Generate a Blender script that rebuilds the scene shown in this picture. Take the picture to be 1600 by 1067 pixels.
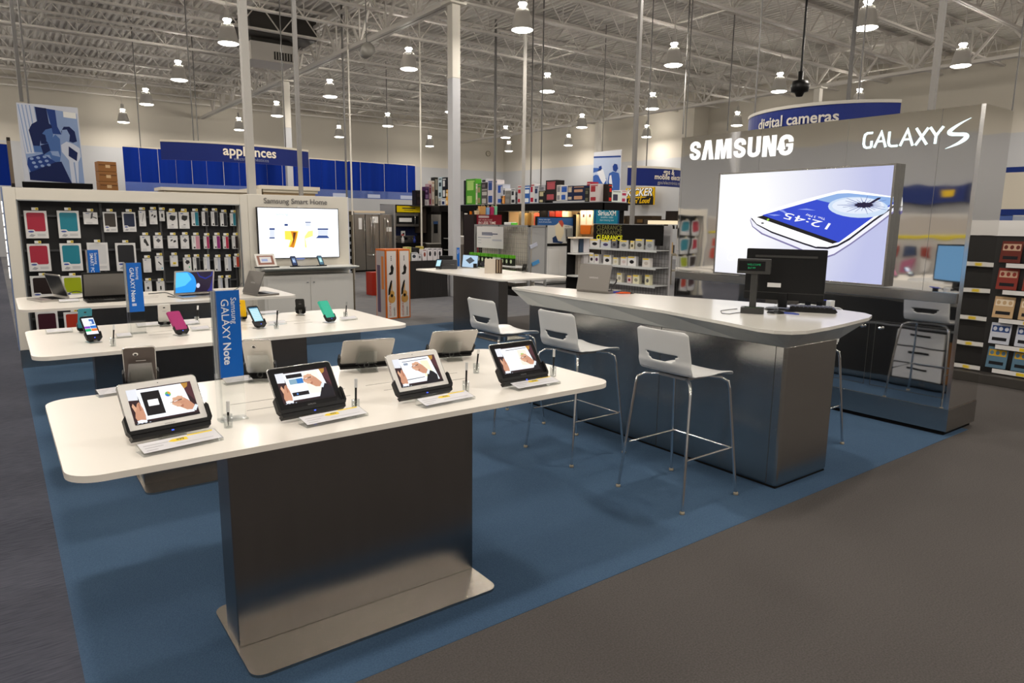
import bpy, math, random
from mathutils import Matrix, Vector
from math import sin, cos, tan, pi, radians as R
random.seed(7)
C = bpy.context.scene.collection
for o in list(bpy.data.objects): bpy.data.objects.remove(o)

# ---------------- camera ----------------
FPX, YAW, PITCH, ROLL, CH = 1072.66, R(36.777), R(9.917), R(-0.673), 1.65
fwd = Vector((sin(YAW)*cos(PITCH), cos(YAW)*cos(PITCH), -sin(PITCH)))
rt = Vector((cos(YAW), -sin(YAW), 0)); dn = fwd.cross(rt)
RX = cos(ROLL)*rt + sin(ROLL)*dn; DN = -sin(ROLL)*rt + cos(ROLL)*dn
cam = bpy.data.objects.new('camera', bpy.data.cameras.new('camera')); C.objects.link(cam)
cam.data.sensor_width = 36; cam.data.lens = FPX/1600*36; cam.data.clip_end = 200; cam.data.clip_start = .05
m = Matrix((RX, -DN, -fwd)).transposed().to_4x4(); m.translation = (0, 0, CH)
cam.matrix_world = m
bpy.context.scene.camera = cam

# ---------------- light, exposure ----------------
S = bpy.context.scene
S.view_settings.view_transform = 'Standard'; S.view_settings.look = 'None'
S.view_settings.exposure = 0.0; S.view_settings.gamma = 1.0; S.view_settings.use_curve_mapping = False
W = bpy.data.worlds.new('world'); S.world = W; W.use_nodes = True
W.node_tree.nodes['Background'].inputs[0].default_value = (1, .93, .84, 1)
W.node_tree.nodes['Background'].inputs[1].default_value = 0.0
LAMP_W = 68.0        # downlight of each high bay lamp
NECK_E = 240.0         # glowing refractor neck (lights the roof)
LAMPZ = 5.5

# ---------------- helpers ----------------
def ray(px, py):
    return RX*((px-800)/FPX) + DN*((py-533.5)/FPX) + fwd
def U(px, py, x=None, y=None, z=None):
    d = ray(px, py)
    t = x/d.x if x is not None else (y/d.y if y is not None else (z-CH)/d.z)
    return d*t + Vector((0, 0, CH))
def lin(c):
    return tuple((v/12.92 if v <= .04045 else ((v+.055)/1.055)**2.4) for v in c)
def h(s):
    return lin(tuple(int(s[i:i+2], 16)/255 for i in (0, 2, 4)))
MATS = {}
def mat(name, col, rough=.5, metal=0, emit=0, noise=0, nscale=8, bump=0, bscale=40, stretch=None, spec=.5, aniso=0, coat=0):
    if name in MATS: return MATS[name]
    if isinstance(col, str): col = h(col)
    m = bpy.data.materials.new(name); MATS[name] = m; m.use_nodes = True
    nt = m.node_tree; b = nt.nodes['Principled BSDF']; I = b.inputs
    I['Base Color'].default_value = (*col, 1); I['Roughness'].default_value = rough
    I['Metallic'].default_value = metal; I['Specular IOR Level'].default_value = spec
    if aniso: I['Anisotropic'].default_value = aniso
    if coat: I['Coat Weight'].default_value = coat; I['Coat Roughness'].default_value = .08
    if emit:
        I['Specular IOR Level'].default_value = .15 if emit < 1.6 else .5
        I['Emission Color'].default_value = (*col, 1); I['Emission Strength'].default_value = emit
        I['Base Color'].default_value = (.02, .02, .02, 1)
    if noise or bump:
        tc = nt.nodes.new('ShaderNodeTexCoord'); mp = nt.nodes.new('ShaderNodeMapping')
        nt.links.new(tc.outputs['Object'], mp.inputs[0])
        if stretch: mp.inputs['Scale'].default_value = stretch
    if noise:
        n = nt.nodes.new('ShaderNodeTexNoise'); n.inputs['Scale'].default_value = nscale; n.inputs['Detail'].default_value = 4
        nt.links.new(mp.outputs[0], n.inputs[0])
        mx = nt.nodes.new('ShaderNodeMix'); mx.data_type = 'RGBA'
        mx.inputs[6].default_value = (*[v*(1-noise) for v in col], 1); mx.inputs[7].default_value = (*[min(1, v*(1+noise)) for v in col], 1)
        nt.links.new(n.outputs[0], mx.inputs[0]); nt.links.new(mx.outputs[2], I['Base Color'])
    if bump:
        n2 = nt.nodes.new('ShaderNodeTexNoise'); n2.inputs['Scale'].default_value = bscale; n2.inputs['Detail'].default_value = 2
        nt.links.new(mp.outputs[0], n2.inputs[0])
        bp = nt.nodes.new('ShaderNodeBump'); bp.inputs['Strength'].default_value = 1; bp.inputs['Distance'].default_value = bump
        nt.links.new(n2.outputs[0], bp.inputs['Height']); nt.links.new(bp.outputs[0], I['Normal'])
    return m
def em(col, s=1.0):
    return mat('glow_%s_%s' % (col, s), col, emit=s, rough=.3)
def flat(col, rough=.5):
    return mat('paint_%s_%s' % (col, rough), col, rough=rough, spec=.2)
def clear(name, tint=(1, 1, 1), k=1.0):
    if name in MATS: return MATS[name]
    m = bpy.data.materials.new(name); MATS[name] = m; m.use_nodes = True; nt = m.node_tree
    for n in list(nt.nodes): nt.nodes.remove(n)
    o = nt.nodes.new('ShaderNodeOutputMaterial'); t = nt.nodes.new('ShaderNodeBsdfTransparent'); g = nt.nodes.new('ShaderNodeBsdfGlossy')
    mx = nt.nodes.new('ShaderNodeMixShader'); f = nt.nodes.new('ShaderNodeLayerWeight'); f.inputs[0].default_value = .25*k
    mn = nt.nodes.new('ShaderNodeMath'); mn.operation = 'MULTIPLY_ADD'; mn.inputs[1].default_value = .6; mn.inputs[2].default_value = .05*k
    nt.links.new(f.outputs['Facing'], mn.inputs[0]); nt.links.new(mn.outputs[0], mx.inputs[0])
    t.inputs[0].default_value = (*tint, 1); g.inputs['Roughness'].default_value = .08; g.inputs[0].default_value = (.9, .92, .95, 1)
    nt.links.new(t.outputs[0], mx.inputs[1]); nt.links.new(g.outputs[0], mx.inputs[2]); nt.links.new(mx.outputs[0], o.inputs[0])
    return m
CLEAR = clear('clear_acrylic', (.93, .94, .93))

class MB:
    def __init__(s, M=None): s.v = []; s.f = []; s.m = []; s.mats = []; s.sm = []; s.M = M or Matrix.Identity(4)
    def add(s, vs, fs, mt, smooth=False):
        b = len(s.v); s.v += [s.M @ Vector(v) for v in vs]
        if mt not in s.mats: s.mats.append(mt)
        i = s.mats.index(mt)
        for f in fs: s.f.append([b+k for k in f]); s.m.append(i); s.sm.append(smooth)
        return s
    def box(s, x0, x1, y0, y1, z0, z1, mt):
        v = [(x, y, z) for z in (z0, z1) for y in (y0, y1) for x in (x0, x1)]
        return s.add(v, [(0, 2, 3, 1), (4, 5, 7, 6), (0, 1, 5, 4), (2, 6, 7, 3), (0, 4, 6, 2), (1, 3, 7, 5)], mt)
    def rbox(s, x0, x1, y0, y1, z0, z1, mt, r, n=4):   # box with rounded vertical corners
        return s.prism(rr(x0, y0, x1, y1, r, n), z0, z1, mt)
    def prism(s, pts, z0, z1, mt, ax='z', smooth=False):
        n = len(pts)
        f3 = {'z': lambda p, q: (p[0], p[1], q), 'y': lambda p, q: (p[0], q, p[1]), 'x': lambda p, q: (q, p[0], p[1])}[ax]
        v = [f3(p, z0) for p in pts]+[f3(p, z1) for p in pts]
        s.add(v, [tuple(range(n-1, -1, -1)), tuple(range(n, 2*n))], mt)
        return s.add(v, [(i, (i+1) % n, n+(i+1) % n, n+i) for i in range(n)], mt, smooth)
    def loft(s, a, b, za, zb, mt):
        n = len(a); v = [(*p, za) for p in a]+[(*p, zb) for p in b]
        return s.add(v, [tuple(range(n-1, -1, -1)), tuple(range(n, 2*n))]+[(i, (i+1) % n, n+(i+1) % n, n+i) for i in range(n)], mt)
    def path(s, pts, r, mt, n=8, caps=True):
        pts = [Vector(p) for p in pts]; k = len(pts); rs = r if isinstance(r, (list, tuple)) else [r]*k
        v = []; up = None
        for i, p in enumerate(pts):
            t = (pts[min(i+1, k-1)]-pts[max(i-1, 0)]).normalized()
            if up is None: up = Vector((0, 0, 1)) if abs(t.z) < .9 else Vector((1, 0, 0))
            a = t.cross(up).normalized(); b = a.cross(t).normalized(); up = b
            v += [p+a*rs[i]*cos(2*pi*j/n+pi/n)+b*rs[i]*sin(2*pi*j/n+pi/n) for j in range(n)]
        f = [(i*n+j, i*n+(j+1) % n, (i+1)*n+(j+1) % n, (i+1)*n+j) for i in range(k-1) for j in range(n)]
        s.add(v, f, mt, n > 4)
        if caps: s.add(v, [tuple(range(n-1, -1, -1)), tuple(range((k-1)*n, k*n))], mt)
        return s
    def lathe(s, prof, mt, n=24, c=(0, 0, 0)):
        v = [(c[0]+r*cos(2*pi*j/n), c[1]+r*sin(2*pi*j/n), c[2]+z) for r, z in prof for j in range(n)]
        k = len(prof)
        return s.add(v, [(i*n+j, i*n+(j+1) % n, (i+1)*n+(j+1) % n, (i+1)*n+j) for i in range(k-1) for j in range(n)], mt, True)
    def disc(s, r, mt, n=24, c=(0, 0, 0), up=True):
        v = [(c[0]+r*cos(2*pi*j/n), c[1]+r*sin(2*pi*j/n), c[2]) for j in range(n)]
        return s.add(v, [tuple(range(n)) if up else tuple(range(n-1, -1, -1))], mt)
    def mesh(s, data, mt, T=None):
        vs, fs = data
        if T is not None: vs = [T @ Vector(v) for v in vs]
        return s.add(vs, fs, mt)
    def build(s, name, parent=None, bev=0, seg=2):
        me = bpy.data.meshes.new(name); me.from_pydata([tuple(v) for v in s.v], [], s.f)
        for mt in s.mats: me.materials.append(mt)
        me.polygons.foreach_set('material_index', s.m); me.polygons.foreach_set('use_smooth', s.sm); me.update()
        o = bpy.data.objects.new(name, me); C.objects.link(o)
        if parent: o.parent = parent
        if bev:
            b = o.modifiers.new('bevel', 'BEVEL'); b.width = bev; b.segments = seg; b.limit_method = 'ANGLE'; b.angle_limit = R(50)
        return o
def rr(x0, y0, x1, y1, r, n=4):
    out = []
    for cx, cy, a in ((x1-r, y1-r, 0), (x0+r, y1-r, 90), (x0+r, y0+r, 180), (x1-r, y0+r, 270)):
        out += [(cx+r*cos(R(a+90*i/n)), cy+r*sin(R(a+90*i/n))) for i in range(n+1)]
    return out
def ell(cx, cy, a, b, n=16, a0=0, a1=360):
    full = (a1-a0) >= 360
    return [(cx+a*cos(R(a0+(a1-a0)*i/(n if full else n-1))), cy+b*sin(R(a0+(a1-a0)*i/(n if full else n-1)))) for i in range(n)]
def frame(o, u, v):
    """matrix mapping local x->u, y->v, z->u x v"""
    u = Vector(u).normalized(); v = Vector(v).normalized(); w = u.cross(v)
    m = Matrix((u, v, w)).transposed().to_4x4(); m.translation = Vector(o); return m
def poly2(mb, pts, mt, z=0, k=1.0, d=0.0004):
    """flat printed patch in the local xy plane, raised by z steps"""
    mb.add([(p[0]*k, p[1]*k, z*d) for p in pts], [tuple(range(len(pts)))], mt)
def rect(x0, y0, x1, y1): return [(x0, y0), (x1, y0), (x1, y1), (x0, y1)]
def tag(o, label, cat, group=None):
    o['label'] = label; o['category'] = cat
    if group: o['group'] = group
    return o
def thing(name, label, cat, loc=(0, 0, 0), rz=0, group=None):
    o = bpy.data.objects.new(name, None); C.objects.link(o); o.empty_display_size = .1
    o.location = loc; o.rotation_euler = (0, 0, rz)
    return tag(o, label, cat, group)
def struct(o): o['kind'] = 'structure'; return o
def copy_tree(o, parent=None):
    c = o.copy(); C.objects.link(c)
    if parent: c.parent = parent
    for ch in o.children: copy_tree(ch, c)
    return c
def T3(x, y, z, rz=0, rx=0): return Matrix.Translation((x, y, z)) @ Matrix.Rotation(rz, 4, 'Z') @ Matrix.Rotation(rx, 4, 'X')
_TX = {}
def text(s, bold=0.0, ext=0.0, shear=0, sp=1.0):
    """mesh of a line of built-in lettering: x from 0, cap height about .7; returns (verts,faces), width"""
    key = (s, bold, ext, shear, sp)
    if key in _TX: return _TX[key]
    c = bpy.data.curves.new('txt', 'FONT'); c.body = s; c.offset = bold; c.extrude = ext; c.shear = shear; c.space_character = sp
    c.resolution_u = 3
    o = bpy.data.objects.new('txt', c); C.objects.link(o)
    dg = bpy.context.evaluated_depsgraph_get(); me = bpy.data.meshes.new_from_object(o.evaluated_get(dg))
    vs = [tuple(v.co) for v in me.vertices]; fs = [tuple(p.vertices) for p in me.polygons]
    bpy.data.objects.remove(o); bpy.data.curves.remove(c); bpy.data.meshes.remove(me)
    x0 = min(v[0] for v in vs); w = max(v[0] for v in vs)-x0
    vs = [(v[0]-x0, v[1], v[2]) for v in vs]
    _TX[key] = ((vs, fs), w); return _TX[key]
def put_text(mb, s, mt, x, y, size=None, width=None, bold=0, ext=0, z=0, align='l', sp=1.0, rot=0, sx=1, shear=0):
    d, w = text(s, bold, ext, shear, sp)
    k = size if size else width/w/sx
    off = {'l': 0, 'c': -w*k*sx/2, 'r': -w*k*sx}[align]
    T = Matrix.Translation((x, y, z)) @ Matrix.Rotation(rot, 4, 'Z') @ Matrix.Translation((off, 0, 0)) @ Matrix.Diagonal((k*sx, k, k, 1))
    mb.mesh(d, mt, T)
for t_ in (('SAMSUNG',), ): pass
def stroke(mb, pts, w, mt, T, z0, z1):
    pts = [Vector(p).to_2d() if len(p) > 2 else Vector(p) for p in pts]; n = len(pts); L = []; Rr = []
    ws = w if isinstance(w, (list, tuple)) else [w]*n
    for i, p in enumerate(pts):
        a = (pts[i]-pts[i-1]).normalized() if i else None; b = (pts[i+1]-pts[i]).normalized() if i < n-1 else None
        t = (a+b).normalized() if a and b else (a or b)
        nn = Vector((-t.y, t.x)); k = 1/max(.5, nn.dot(Vector((-b.y, b.x)))) if (a and b) else 1
        L.append(p+nn*ws[i]/2*k); Rr.append(p-nn*ws[i]/2*k)
    poly = Rr+L[::-1]
    old = mb.M; mb.M = old @ T
    v = [(*p, z0) for p in poly]+[(*p, z1) for p in poly]; k = len(poly)
    fs = []
    for i in range(n-1):
        j = k-1-i
        fs.append((k+i, k+i+1, k+j-1, k+j)); fs.append((i, j, j-1, i+1))
    fs += [(i, (i+1) % k, k+(i+1) % k, k+i) for i in range(k)]
    mb.add(v, fs, mt); mb.M = old

# ---------------- shared materials ----------------
STEEL = mat('brushed_steel', (.46, .45, .43), rough=.19, metal=1, noise=.08, nscale=2, bump=.0002, bscale=60, stretch=(1, 1, 14), aniso=.3)
STEELD = mat('brushed_steel_dark', (.25, .24, .235), rough=.24, metal=1, noise=.1, nscale=3, bump=.0003, bscale=60, stretch=(14, 14, 1), aniso=.5)
PLATE = mat('base_plate_steel', (.50, .46, .41), rough=.22, metal=1, noise=.08, nscale=4, bump=.0002, bscale=80, stretch=(1, 14, 1))
MIRROR = mat('polished_steel', (.80, .79, .77), rough=.035, metal=1, bump=.002, bscale=1.7)
CHROME = mat('chrome', (.75, .75, .75), rough=.08, metal=1)
WHITE = mat('white_laminate', (.80, .755, .69), rough=.34, noise=.02, nscale=2, coat=.08)
WHITEC = mat('white_cool', (.74, .74, .73), rough=.35, noise=.02, nscale=2)
FRAMEW = mat('fixture_white', (.70, .66, .58), rough=.45, noise=.02, nscale=2)
BLACK = mat('black_plastic', (.006, .006, .0065), rough=.38, spec=.28)
BLACKM = mat('black_matte', (.010, .0095, .0095), rough=.7, spec=.04)
DGREY = mat('dark_grey_plastic', (.035, .035, .033), rough=.45)
SILVER = mat('silver_shell', (.52, .50, .47), rough=.3, metal=.8)
GREYM = mat('grey_metal', (.33, .33, .33), rough=.4, metal=.6)
POLE = mat('painted_pole', (.40, .385, .36), rough=.5)
DPOLE = mat('dark_pole', (.12, .115, .11), rough=.5)
CARD = mat('white_card', (.82, .81, .80), rough=.5)
BLUE = mat('sign_blue', '0060be', rough=.35)
NAVY = mat('banner_navy', '14266e', rough=.5, noise=.05)
# ---------------- room shell ----------------
XL, XR, YB, YF, ZC = -13.0, 26.2, 34.8, -9.0, 7.35
def floor_mat(name, c1, c2, scale, fine):
    m = bpy.data.materials.new(name); m.use_nodes = True; nt = m.node_tree; b = nt.nodes['Principled BSDF']
    tc = nt.nodes.new('ShaderNodeTexCoord'); n1 = nt.nodes.new('ShaderNodeTexNoise'); n1.inputs['Scale'].default_value = fine; n1.inputs['Detail'].default_value = 3
    mp = nt.nodes.new('ShaderNodeMapping'); nt.links.new(tc.outputs['Object'], mp.inputs[0]); nt.links.new(mp.outputs[0], n1.inputs[0])
    n2 = nt.nodes.new('ShaderNodeTexNoise'); n2.inputs['Scale'].default_value = scale; nt.links.new(tc.outputs['Object'], n2.inputs[0])
    ad = nt.nodes.new('ShaderNodeMath'); ad.operation = 'MULTIPLY_ADD'; ad.inputs[1].default_value = .45
    sc = nt.nodes.new('ShaderNodeMath'); sc.operation = 'MULTIPLY'; sc.inputs[1].default_value = .6
    nt.links.new(n1.outputs[0], sc.inputs[0]); nt.links.new(n2.outputs[0], ad.inputs[0]); nt.links.new(sc.outputs[0], ad.inputs[2])
    rp = nt.nodes.new('ShaderNodeValToRGB'); nt.links.new(ad.outputs[0], rp.inputs[0])
    rp.color_ramp.elements[0].position = .3; rp.color_ramp.elements[0].color = (*c1, 1); rp.color_ramp.elements[1].position = .75; rp.color_ramp.elements[1].color = (*c2, 1)
    nt.links.new(rp.outputs[0], b.inputs['Base Color']); b.inputs['Roughness'].default_value = .95; b.inputs['Specular IOR Level'].default_value = .15
    bp = nt.nodes.new('ShaderNodeBump'); bp.inputs['Distance'].default_value = .004; nt.links.new(n1.outputs[0], bp.inputs['Height']); nt.links.new(bp.outputs[0], b.inputs['Normal'])
    return m, mp
GREYC, _ = floor_mat('aisle_carpet', (.052, .047, .045), (.114, .104, .099), .35, 130)
NAVYC, mp_ = floor_mat('navy_tile_carpet', (.026, .030, .045), (.092, .094, .118), .5, 9)
mp_.inputs['Scale'].default_value = (1.2, 12, 1); mp_.inputs['Rotation'].default_value = (0, 0, R(22))
FARC, mp2_ = floor_mat('far_tile_carpet', (.085, .090, .110), (.20, .195, .19), .3, 5)
mp2_.inputs['Scale'].default_value = (.6, 5, 1)
BLUEC, _ = floor_mat('blue_carpet', (.035, .072, .130), (.070, .124, .204), .7, 160)
CX0, CX1, CY0, CY1 = .11, 6.30, 2.12, 9.45
struct(MB().box(XL, XR, YF, CY0, -.1, 0, GREYC).build('floor'))
struct(MB().box(XL, CX0, CY0, YB, -.1, 0, NAVYC).build('floor'))
struct(MB().box(CX1, XR, CY0, 9.6, -.1, 0, GREYC).build('floor'))
struct(MB().box(CX0, XR, 9.6, YB, -.1, 0, FARC).build('floor'))
struct(MB().box(CX0, CX1, CY0, 9.6, -.1, 0.002, BLUEC).build('floor'))
WUP = mat('wall_upper', (.50, .465, .40), rough=.85, noise=.03, nscale=.6)
WLO = mat('wall_lower', (.42, .425, .44), rough=.85, noise=.03, nscale=.6)
ZT = 4.6
def wall(name, x0, x1, y0, y1):
    struct(MB().box(x0, x1, y0, y1, 0, ZT, WLO).box(x0, x1, y0, y1, ZT, 7.75, WUP).build(name))
wall('wall_back', XL, XR, YB, YB+.2); wall('wall_right', XR, XR+.2, YF, 20.5); wall('wall_right', 25.2, XR+.2, 20.5, YB)
wall('wall_left', XL-.2, XL, YF, YB); wall('wall_front', XL, XR, YF-.2, YF)
DECK = mat('roof_deck', (.60, .57, .53), rough=.7, noise=.05, nscale=1)
RM = mat('joist_paint', (.54, .51, .47), rough=.6)
mb = MB(); pts = []
x = XL; k = 0
while x < XR:
    pts += [(x, 7.38), (x+.07, 7.38), (x+.10, 7.46), (x+.17, 7.46)]; x += .2
vv = [(p[0], YF, p[1]) for p in pts]+[(p[0], YB, p[1]) for p in pts]; n = len(pts)
mb.add(vv, [(i, i+1, n+i+1, n+i) for i in range(n-1)], DECK)
mb.box(XL, XR, YF, YB, 7.5, 7.6, DECK)
struct(mb.build('ceiling'))
def rod(mb, a, b, r, mt): mb.path([a, b], r, mt, 4, False)
GX = (-6.0, 8.07, 22.1)
def joist(y):
    mb = MB(); zt, zb = 7.34, 6.60
    for s in (-.035, .035):
        mb.box(XL+.05, XR-.05, y+s-.03, y+s+.03, zt-.06, zt, RM); mb.box(XL+.4, XR-.4, y+s-.028, y+s+.028, zb, zb+.05, RM)
    x = XL+.5; i = 0
    while x < XR-1.2:
        rod(mb, (x, y, zt-.04), (x+.55, y, zb+.02), .019, RM); rod(mb, (x+.55, y, zb+.02), (x+1.1, y, zt-.04), .019, RM); rod(mb, (x+.55, y, zb+.02), (x+.55, y, zt-.04), .012, RM); x += 1.1
    return struct(mb.build('roof_joist'))
y = -7.0
while y < YB-.5:
    joist(y); y += 1.78
def girder(x):
    mb = MB(); zt, zb = 7.16, 6.08
    for s in (-.06, .06):
        mb.box(x+s-.045, x+s+.045, YF+.1, YB-.1, zt-.1, zt, RM); mb.box(x+s-.045, x+s+.045, YF+.1, YB-.1, zb, zb+.09, RM)
    y = YF+.3; 
    while y < YB-2.2:
        rod(mb, (x, y, zt-.06), (x, y+.75, zb+.05), .04, RM); rod(mb, (x, y+.75, zb+.05), (x, y+1.5, zt-.06), .04, RM)
        rod(mb, (x, y+.75, zb+.05), (x, y+.75, zt-.06), .025, RM); y += 1.5
    return struct(mb.build('roof_girder'))
for x in GX: girder(x)
for x in (-9, -2.5, 1.5, 4.6, 11.2, 14.6, 18.2, 24):          # bridging rods tying joists together
    mb = MB(); mb.box(x-.02, x+.02, YF+.2, YB-.2, 6.70, 6.73, RM)
    y = -7.0; i = 0
    while y < YB-2.3:
        if i % 4 == 1:
            rod(mb, (x, y, 7.28), (x, y+1.78, 6.74), .018, RM); rod(mb, (x, y, 6.74), (x, y+1.78, 7.28), .018, RM)
        y += 1.78; i += 1
    struct(mb.build('roof_bridging'))
COLU = mat('column_upper', (.60, .57, .51), rough=.6); COLL = mat('column_lower', (.47, .475, .50), rough=.6)
def column(x, y, w=.2):
    mb = MB(); mb.box(x-w/2, x+w/2, y-w/2, y+w/2, 0, ZT, COLL); mb.box(x-w/2, x+w/2, y-w/2, y+w/2, ZT, 6.09, COLU)
    mb.box(x-.2, x+.2, y-.2, y+.2, 6.04, 6.10, COLU); return struct(mb.build('trim_column', bev=.01))
for x in GX:
    for y in (2.6, 12.95, 23.3):
        if x == 8.07 and y < 5: continue
        column(x, y)
# cross bracing knees at columns
for (x, y) in ((8.07, 12.95), (8.07, 23.3), (22.1, 12.95), (22.1, 23.3)):
    mb = MB(); 
    for s in (-1, 1):
        rod(mb, (x+s*.1, y, 6.1), (x+s*1.3, y, 6.74), .035, RM)
    struct(mb.build('roof_brace'))
# roof-mounted air duct
mb = MB(); DUCT = mat('duct_dark', (.03, .026, .022), rough=.6)
p = U(425, 92, z=6.3); X_, Y_ = p.x, p.y
mb.box(X_-.75, X_+.55, Y_-.5, Y_+.6, 6.12, 6.62, RM); mb.box(X_-.1, X_+.5, Y_-.52, Y_-.50, 6.18, 6.4, DUCT)
mb.box(X_-.9, X_+1.0, Y_-1.0, Y_+1.2, 6.75, 7.34, DUCT); mb.box(X_-.7, X_+.5, Y_-.4, Y_+.5, 6.62, 6.75, DUCT)
for i in range(7): mb.box(X_-.06+i*.08, X_-.04+i*.08, Y_-.54, Y_-.52, 6.19, 6.39, RM)
tag(mb.build('air_vent_duct'), 'dark framed air duct with a white louvred box under the roof', 'air duct')

# ---------------- high bay lamps ----------------
SHADE = mat('lamp_shade_alu', (.55, .53, .50), rough=.35, metal=.3)
LENS = mat('lamp_lens', (1, .94, .84), emit=14.0); NECK = mat('lamp_neck_glow', (1, .93, .82), emit=NECK_E)
def make_lamp():
    t = thing('high_bay_lamp', '', 'lamp')
    mb = MB(); mb.lathe([(.055, .72), (.06, .53), (.085, .515)], SHADE, 16, (0, 0, 0)); mb.disc(.055, SHADE, 16, (0, 0, .72)); mb.build('ballast_housing', t)
    mb = MB(); mb.lathe([(.07, .512), (.09, .50), (.075, .475), (.055, .46), (.055, .435), (.08, .41), (.09, .40)], NECK, 16); mb.build('glowing_neck', t)
    mb = MB(); mb.lathe([(.08, .415), (.125, .395), (.165, .30), (.195, .16), (.218, .03), (.23, 0.0), (.218, .0), (.19, .16), (.155, .30), (.08, .395)], SHADE, 24); mb.build('reflector_shade', t)
    mb = MB(); mb.lathe([(.22, .002), (.18, -.02), (.10, -.032), (.0001, -.036)], LENS, 24); mb.build('glass_lens', t)
    mb = MB(); mb.path([(0, 0, .72), (0, 0, 1.9)], .012, SHADE, 6); mb.build('hanging_stem', t)
    ld = bpy.data.lights.new('lamp_light', 'AREA'); ld.shape = 'DISK'; ld.size = .36; ld.energy = LAMP_W; ld.color = (1, .925, .83)
    lo = bpy.data.objects.new('lamp_light', ld); C.objects.link(lo); lo.parent = t; lo.location = (0, 0, -.05)
    return t
lamps_px = [(357, 68), (280, 125), (229, 163), (193, 191), (374, 203), (433, 181), (516, 151), (639, 108), (606, 197), (530, 214), (816, 47), (855, 143),
            (795, 236), (790, 215), (888, 227), (1052, 102), (1019, 170), (1010, 214), (909, 199), (1151, 196), (1217, 143), (1353, 44), (1501, 103), (1341, 165), (705, 175)]
pos = [tuple(U(*q, z=LAMPZ)) for q in lamps_px]
vis = len(pos)
gx = [-9.4, -4.8, -.1, 4.6, 9.1, 13.9, 18.8, 23.6]; gy = [-6.5, -2.0, 2.7, 7.4, 12.0, 16.8, 22.0, 27.3, 32.6]
for x in gx:
    for y in gy:
        if all((x-p[0])**2+(y-p[1])**2 > 5.5 for p in pos) and not (x > 20 and y > 25): pos.append((x, y, LAMPZ))
L0 = make_lamp(); used = False
for i, p in enumerate(pos):
    o = L0 if i == 0 else copy_tree(L0)
    o.location = p
    dist = (p[0]**2+p[1]**2)**.5
    if i < vis:
        row = {0: 'nearest lamp at upper left, beside the tall grey pole', 1: 'second lamp back in the left row', 2: 'third lamp back in the left row', 3: 'farthest lamp of the left row, over the photo banner',
               4: 'small far lamp above the appliances sign', 5: 'lamp right of the thin pole at upper left', 6: 'lamp between the appliances sign and the big column',
               7: 'lamp left of the big grey column', 8: 'small lamp above the blue curtain end', 9: 'small lamp above the blue curtain', 10: 'largest lamp right of the big grey column at top centre',
               11: 'lamp over the wire grid display', 12: 'lowest tiny lamp beside the clock', 13: 'tiny lamp just above the one beside the clock', 14: 'tiny lamp above the long top shelf', 15: 'large lamp over the small round sign',
               16: 'middle lamp above the gps sign', 17: 'small lamp just above the gps sign', 18: 'small lamp right of centre over the top shelf', 19: 'small lamp above the steel display, left of the two there',
               20: 'lamp left of the hanging black camera', 21: 'largest lamp at upper right', 22: 'lamp at far right beside the thin leaning pole', 23: 'small lamp behind the digital cameras sign', 24: 'small lamp peeking past the big grey column'}[i]
        tag(o, 'glowing metal high bay lamp, '+row, 'lamp', 'high bay lamps under the roof')
    else:
        side = 'behind the camera' if p[1] < 2 else 'overhead out of the picture'
        tag(o, 'glowing metal high bay lamp hanging %s' % side, 'lamp', 'high bay lamps out of view %s' % side)
# ---------------- display tables ----------------
TZ = .885
def display_table(label, x0, x1, y0, y1, ped, plate, grp=None, slots=True, z=TZ, top_shape=None):
    """ped = (x0,x1,y0,y1) of the upright steel panel, plate = floor plate"""
    px, py = (ped[0]+ped[1])/2, (ped[2]+ped[3])/2
    t = thing('display_table', label, 'table', (px, py, 0), 0, grp)
    D = Matrix.Translation((-px, -py, 0))
    mb = MB(D); mb.prism(rr(x0, y0, x1, y1, .10, 8), z-.022, z, WHITE, smooth=True)
    mb.build('table_top', t, bev=.006, seg=3)
    mb = MB(D); mb.box(ped[0], ped[1], ped[2], ped[3], .012, z-.022, STEELD); mb.build('pedestal', t, bev=.004)
    mb = MB(D); mb.prism(rr(*plate, .05, 5), 0, .014, PLATE); mb.build('base_plate', t, bev=.004)
    if slots:
        mb = MB(D); SL = mat('slot_line', (.25, .235, .21), rough=.6)
        yc = y0+(y1-y0)*.52
        for k in range(4):
            xs = x0+.62+k*(x1-x0-1.2)/4*1.15
            mb.box(xs, xs+.20, yc+.03, yc+.034, z, z+.0008, SL); mb.box(xs+.03, xs+.17, yc-.10, yc-.096, z, z+.0008, SL)
        mb.build('cable_slots', t)
    return t
display_table('nearest long white display table with four tilted tablets along its front', .10, 2.355, 2.31, 3.41, (.608, 1.686, 2.55, 2.72), (.598, 2.335, 1.686, 2.90))
display_table('middle white display table holding phones in coloured covers', .10, 2.42, 4.50, 5.64, (.60, 1.665, 4.60, 4.77), (.585, 4.42, 1.665, 4.97))
display_table('long white table in front of the accessory wall, carrying open laptops', .10, 2.42, 6.88, 8.0, (.60, 1.685, 6.95, 7.12), (.585, 6.8, 1.685, 7.3))
display_table('white table beside the big grey column, with small devices', 5.33, 6.50, 7.35, 9.78, (5.44, 5.60, 7.6, 8.77), (5.40, 7.6, 5.95, 8.8), slots=False)

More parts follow.
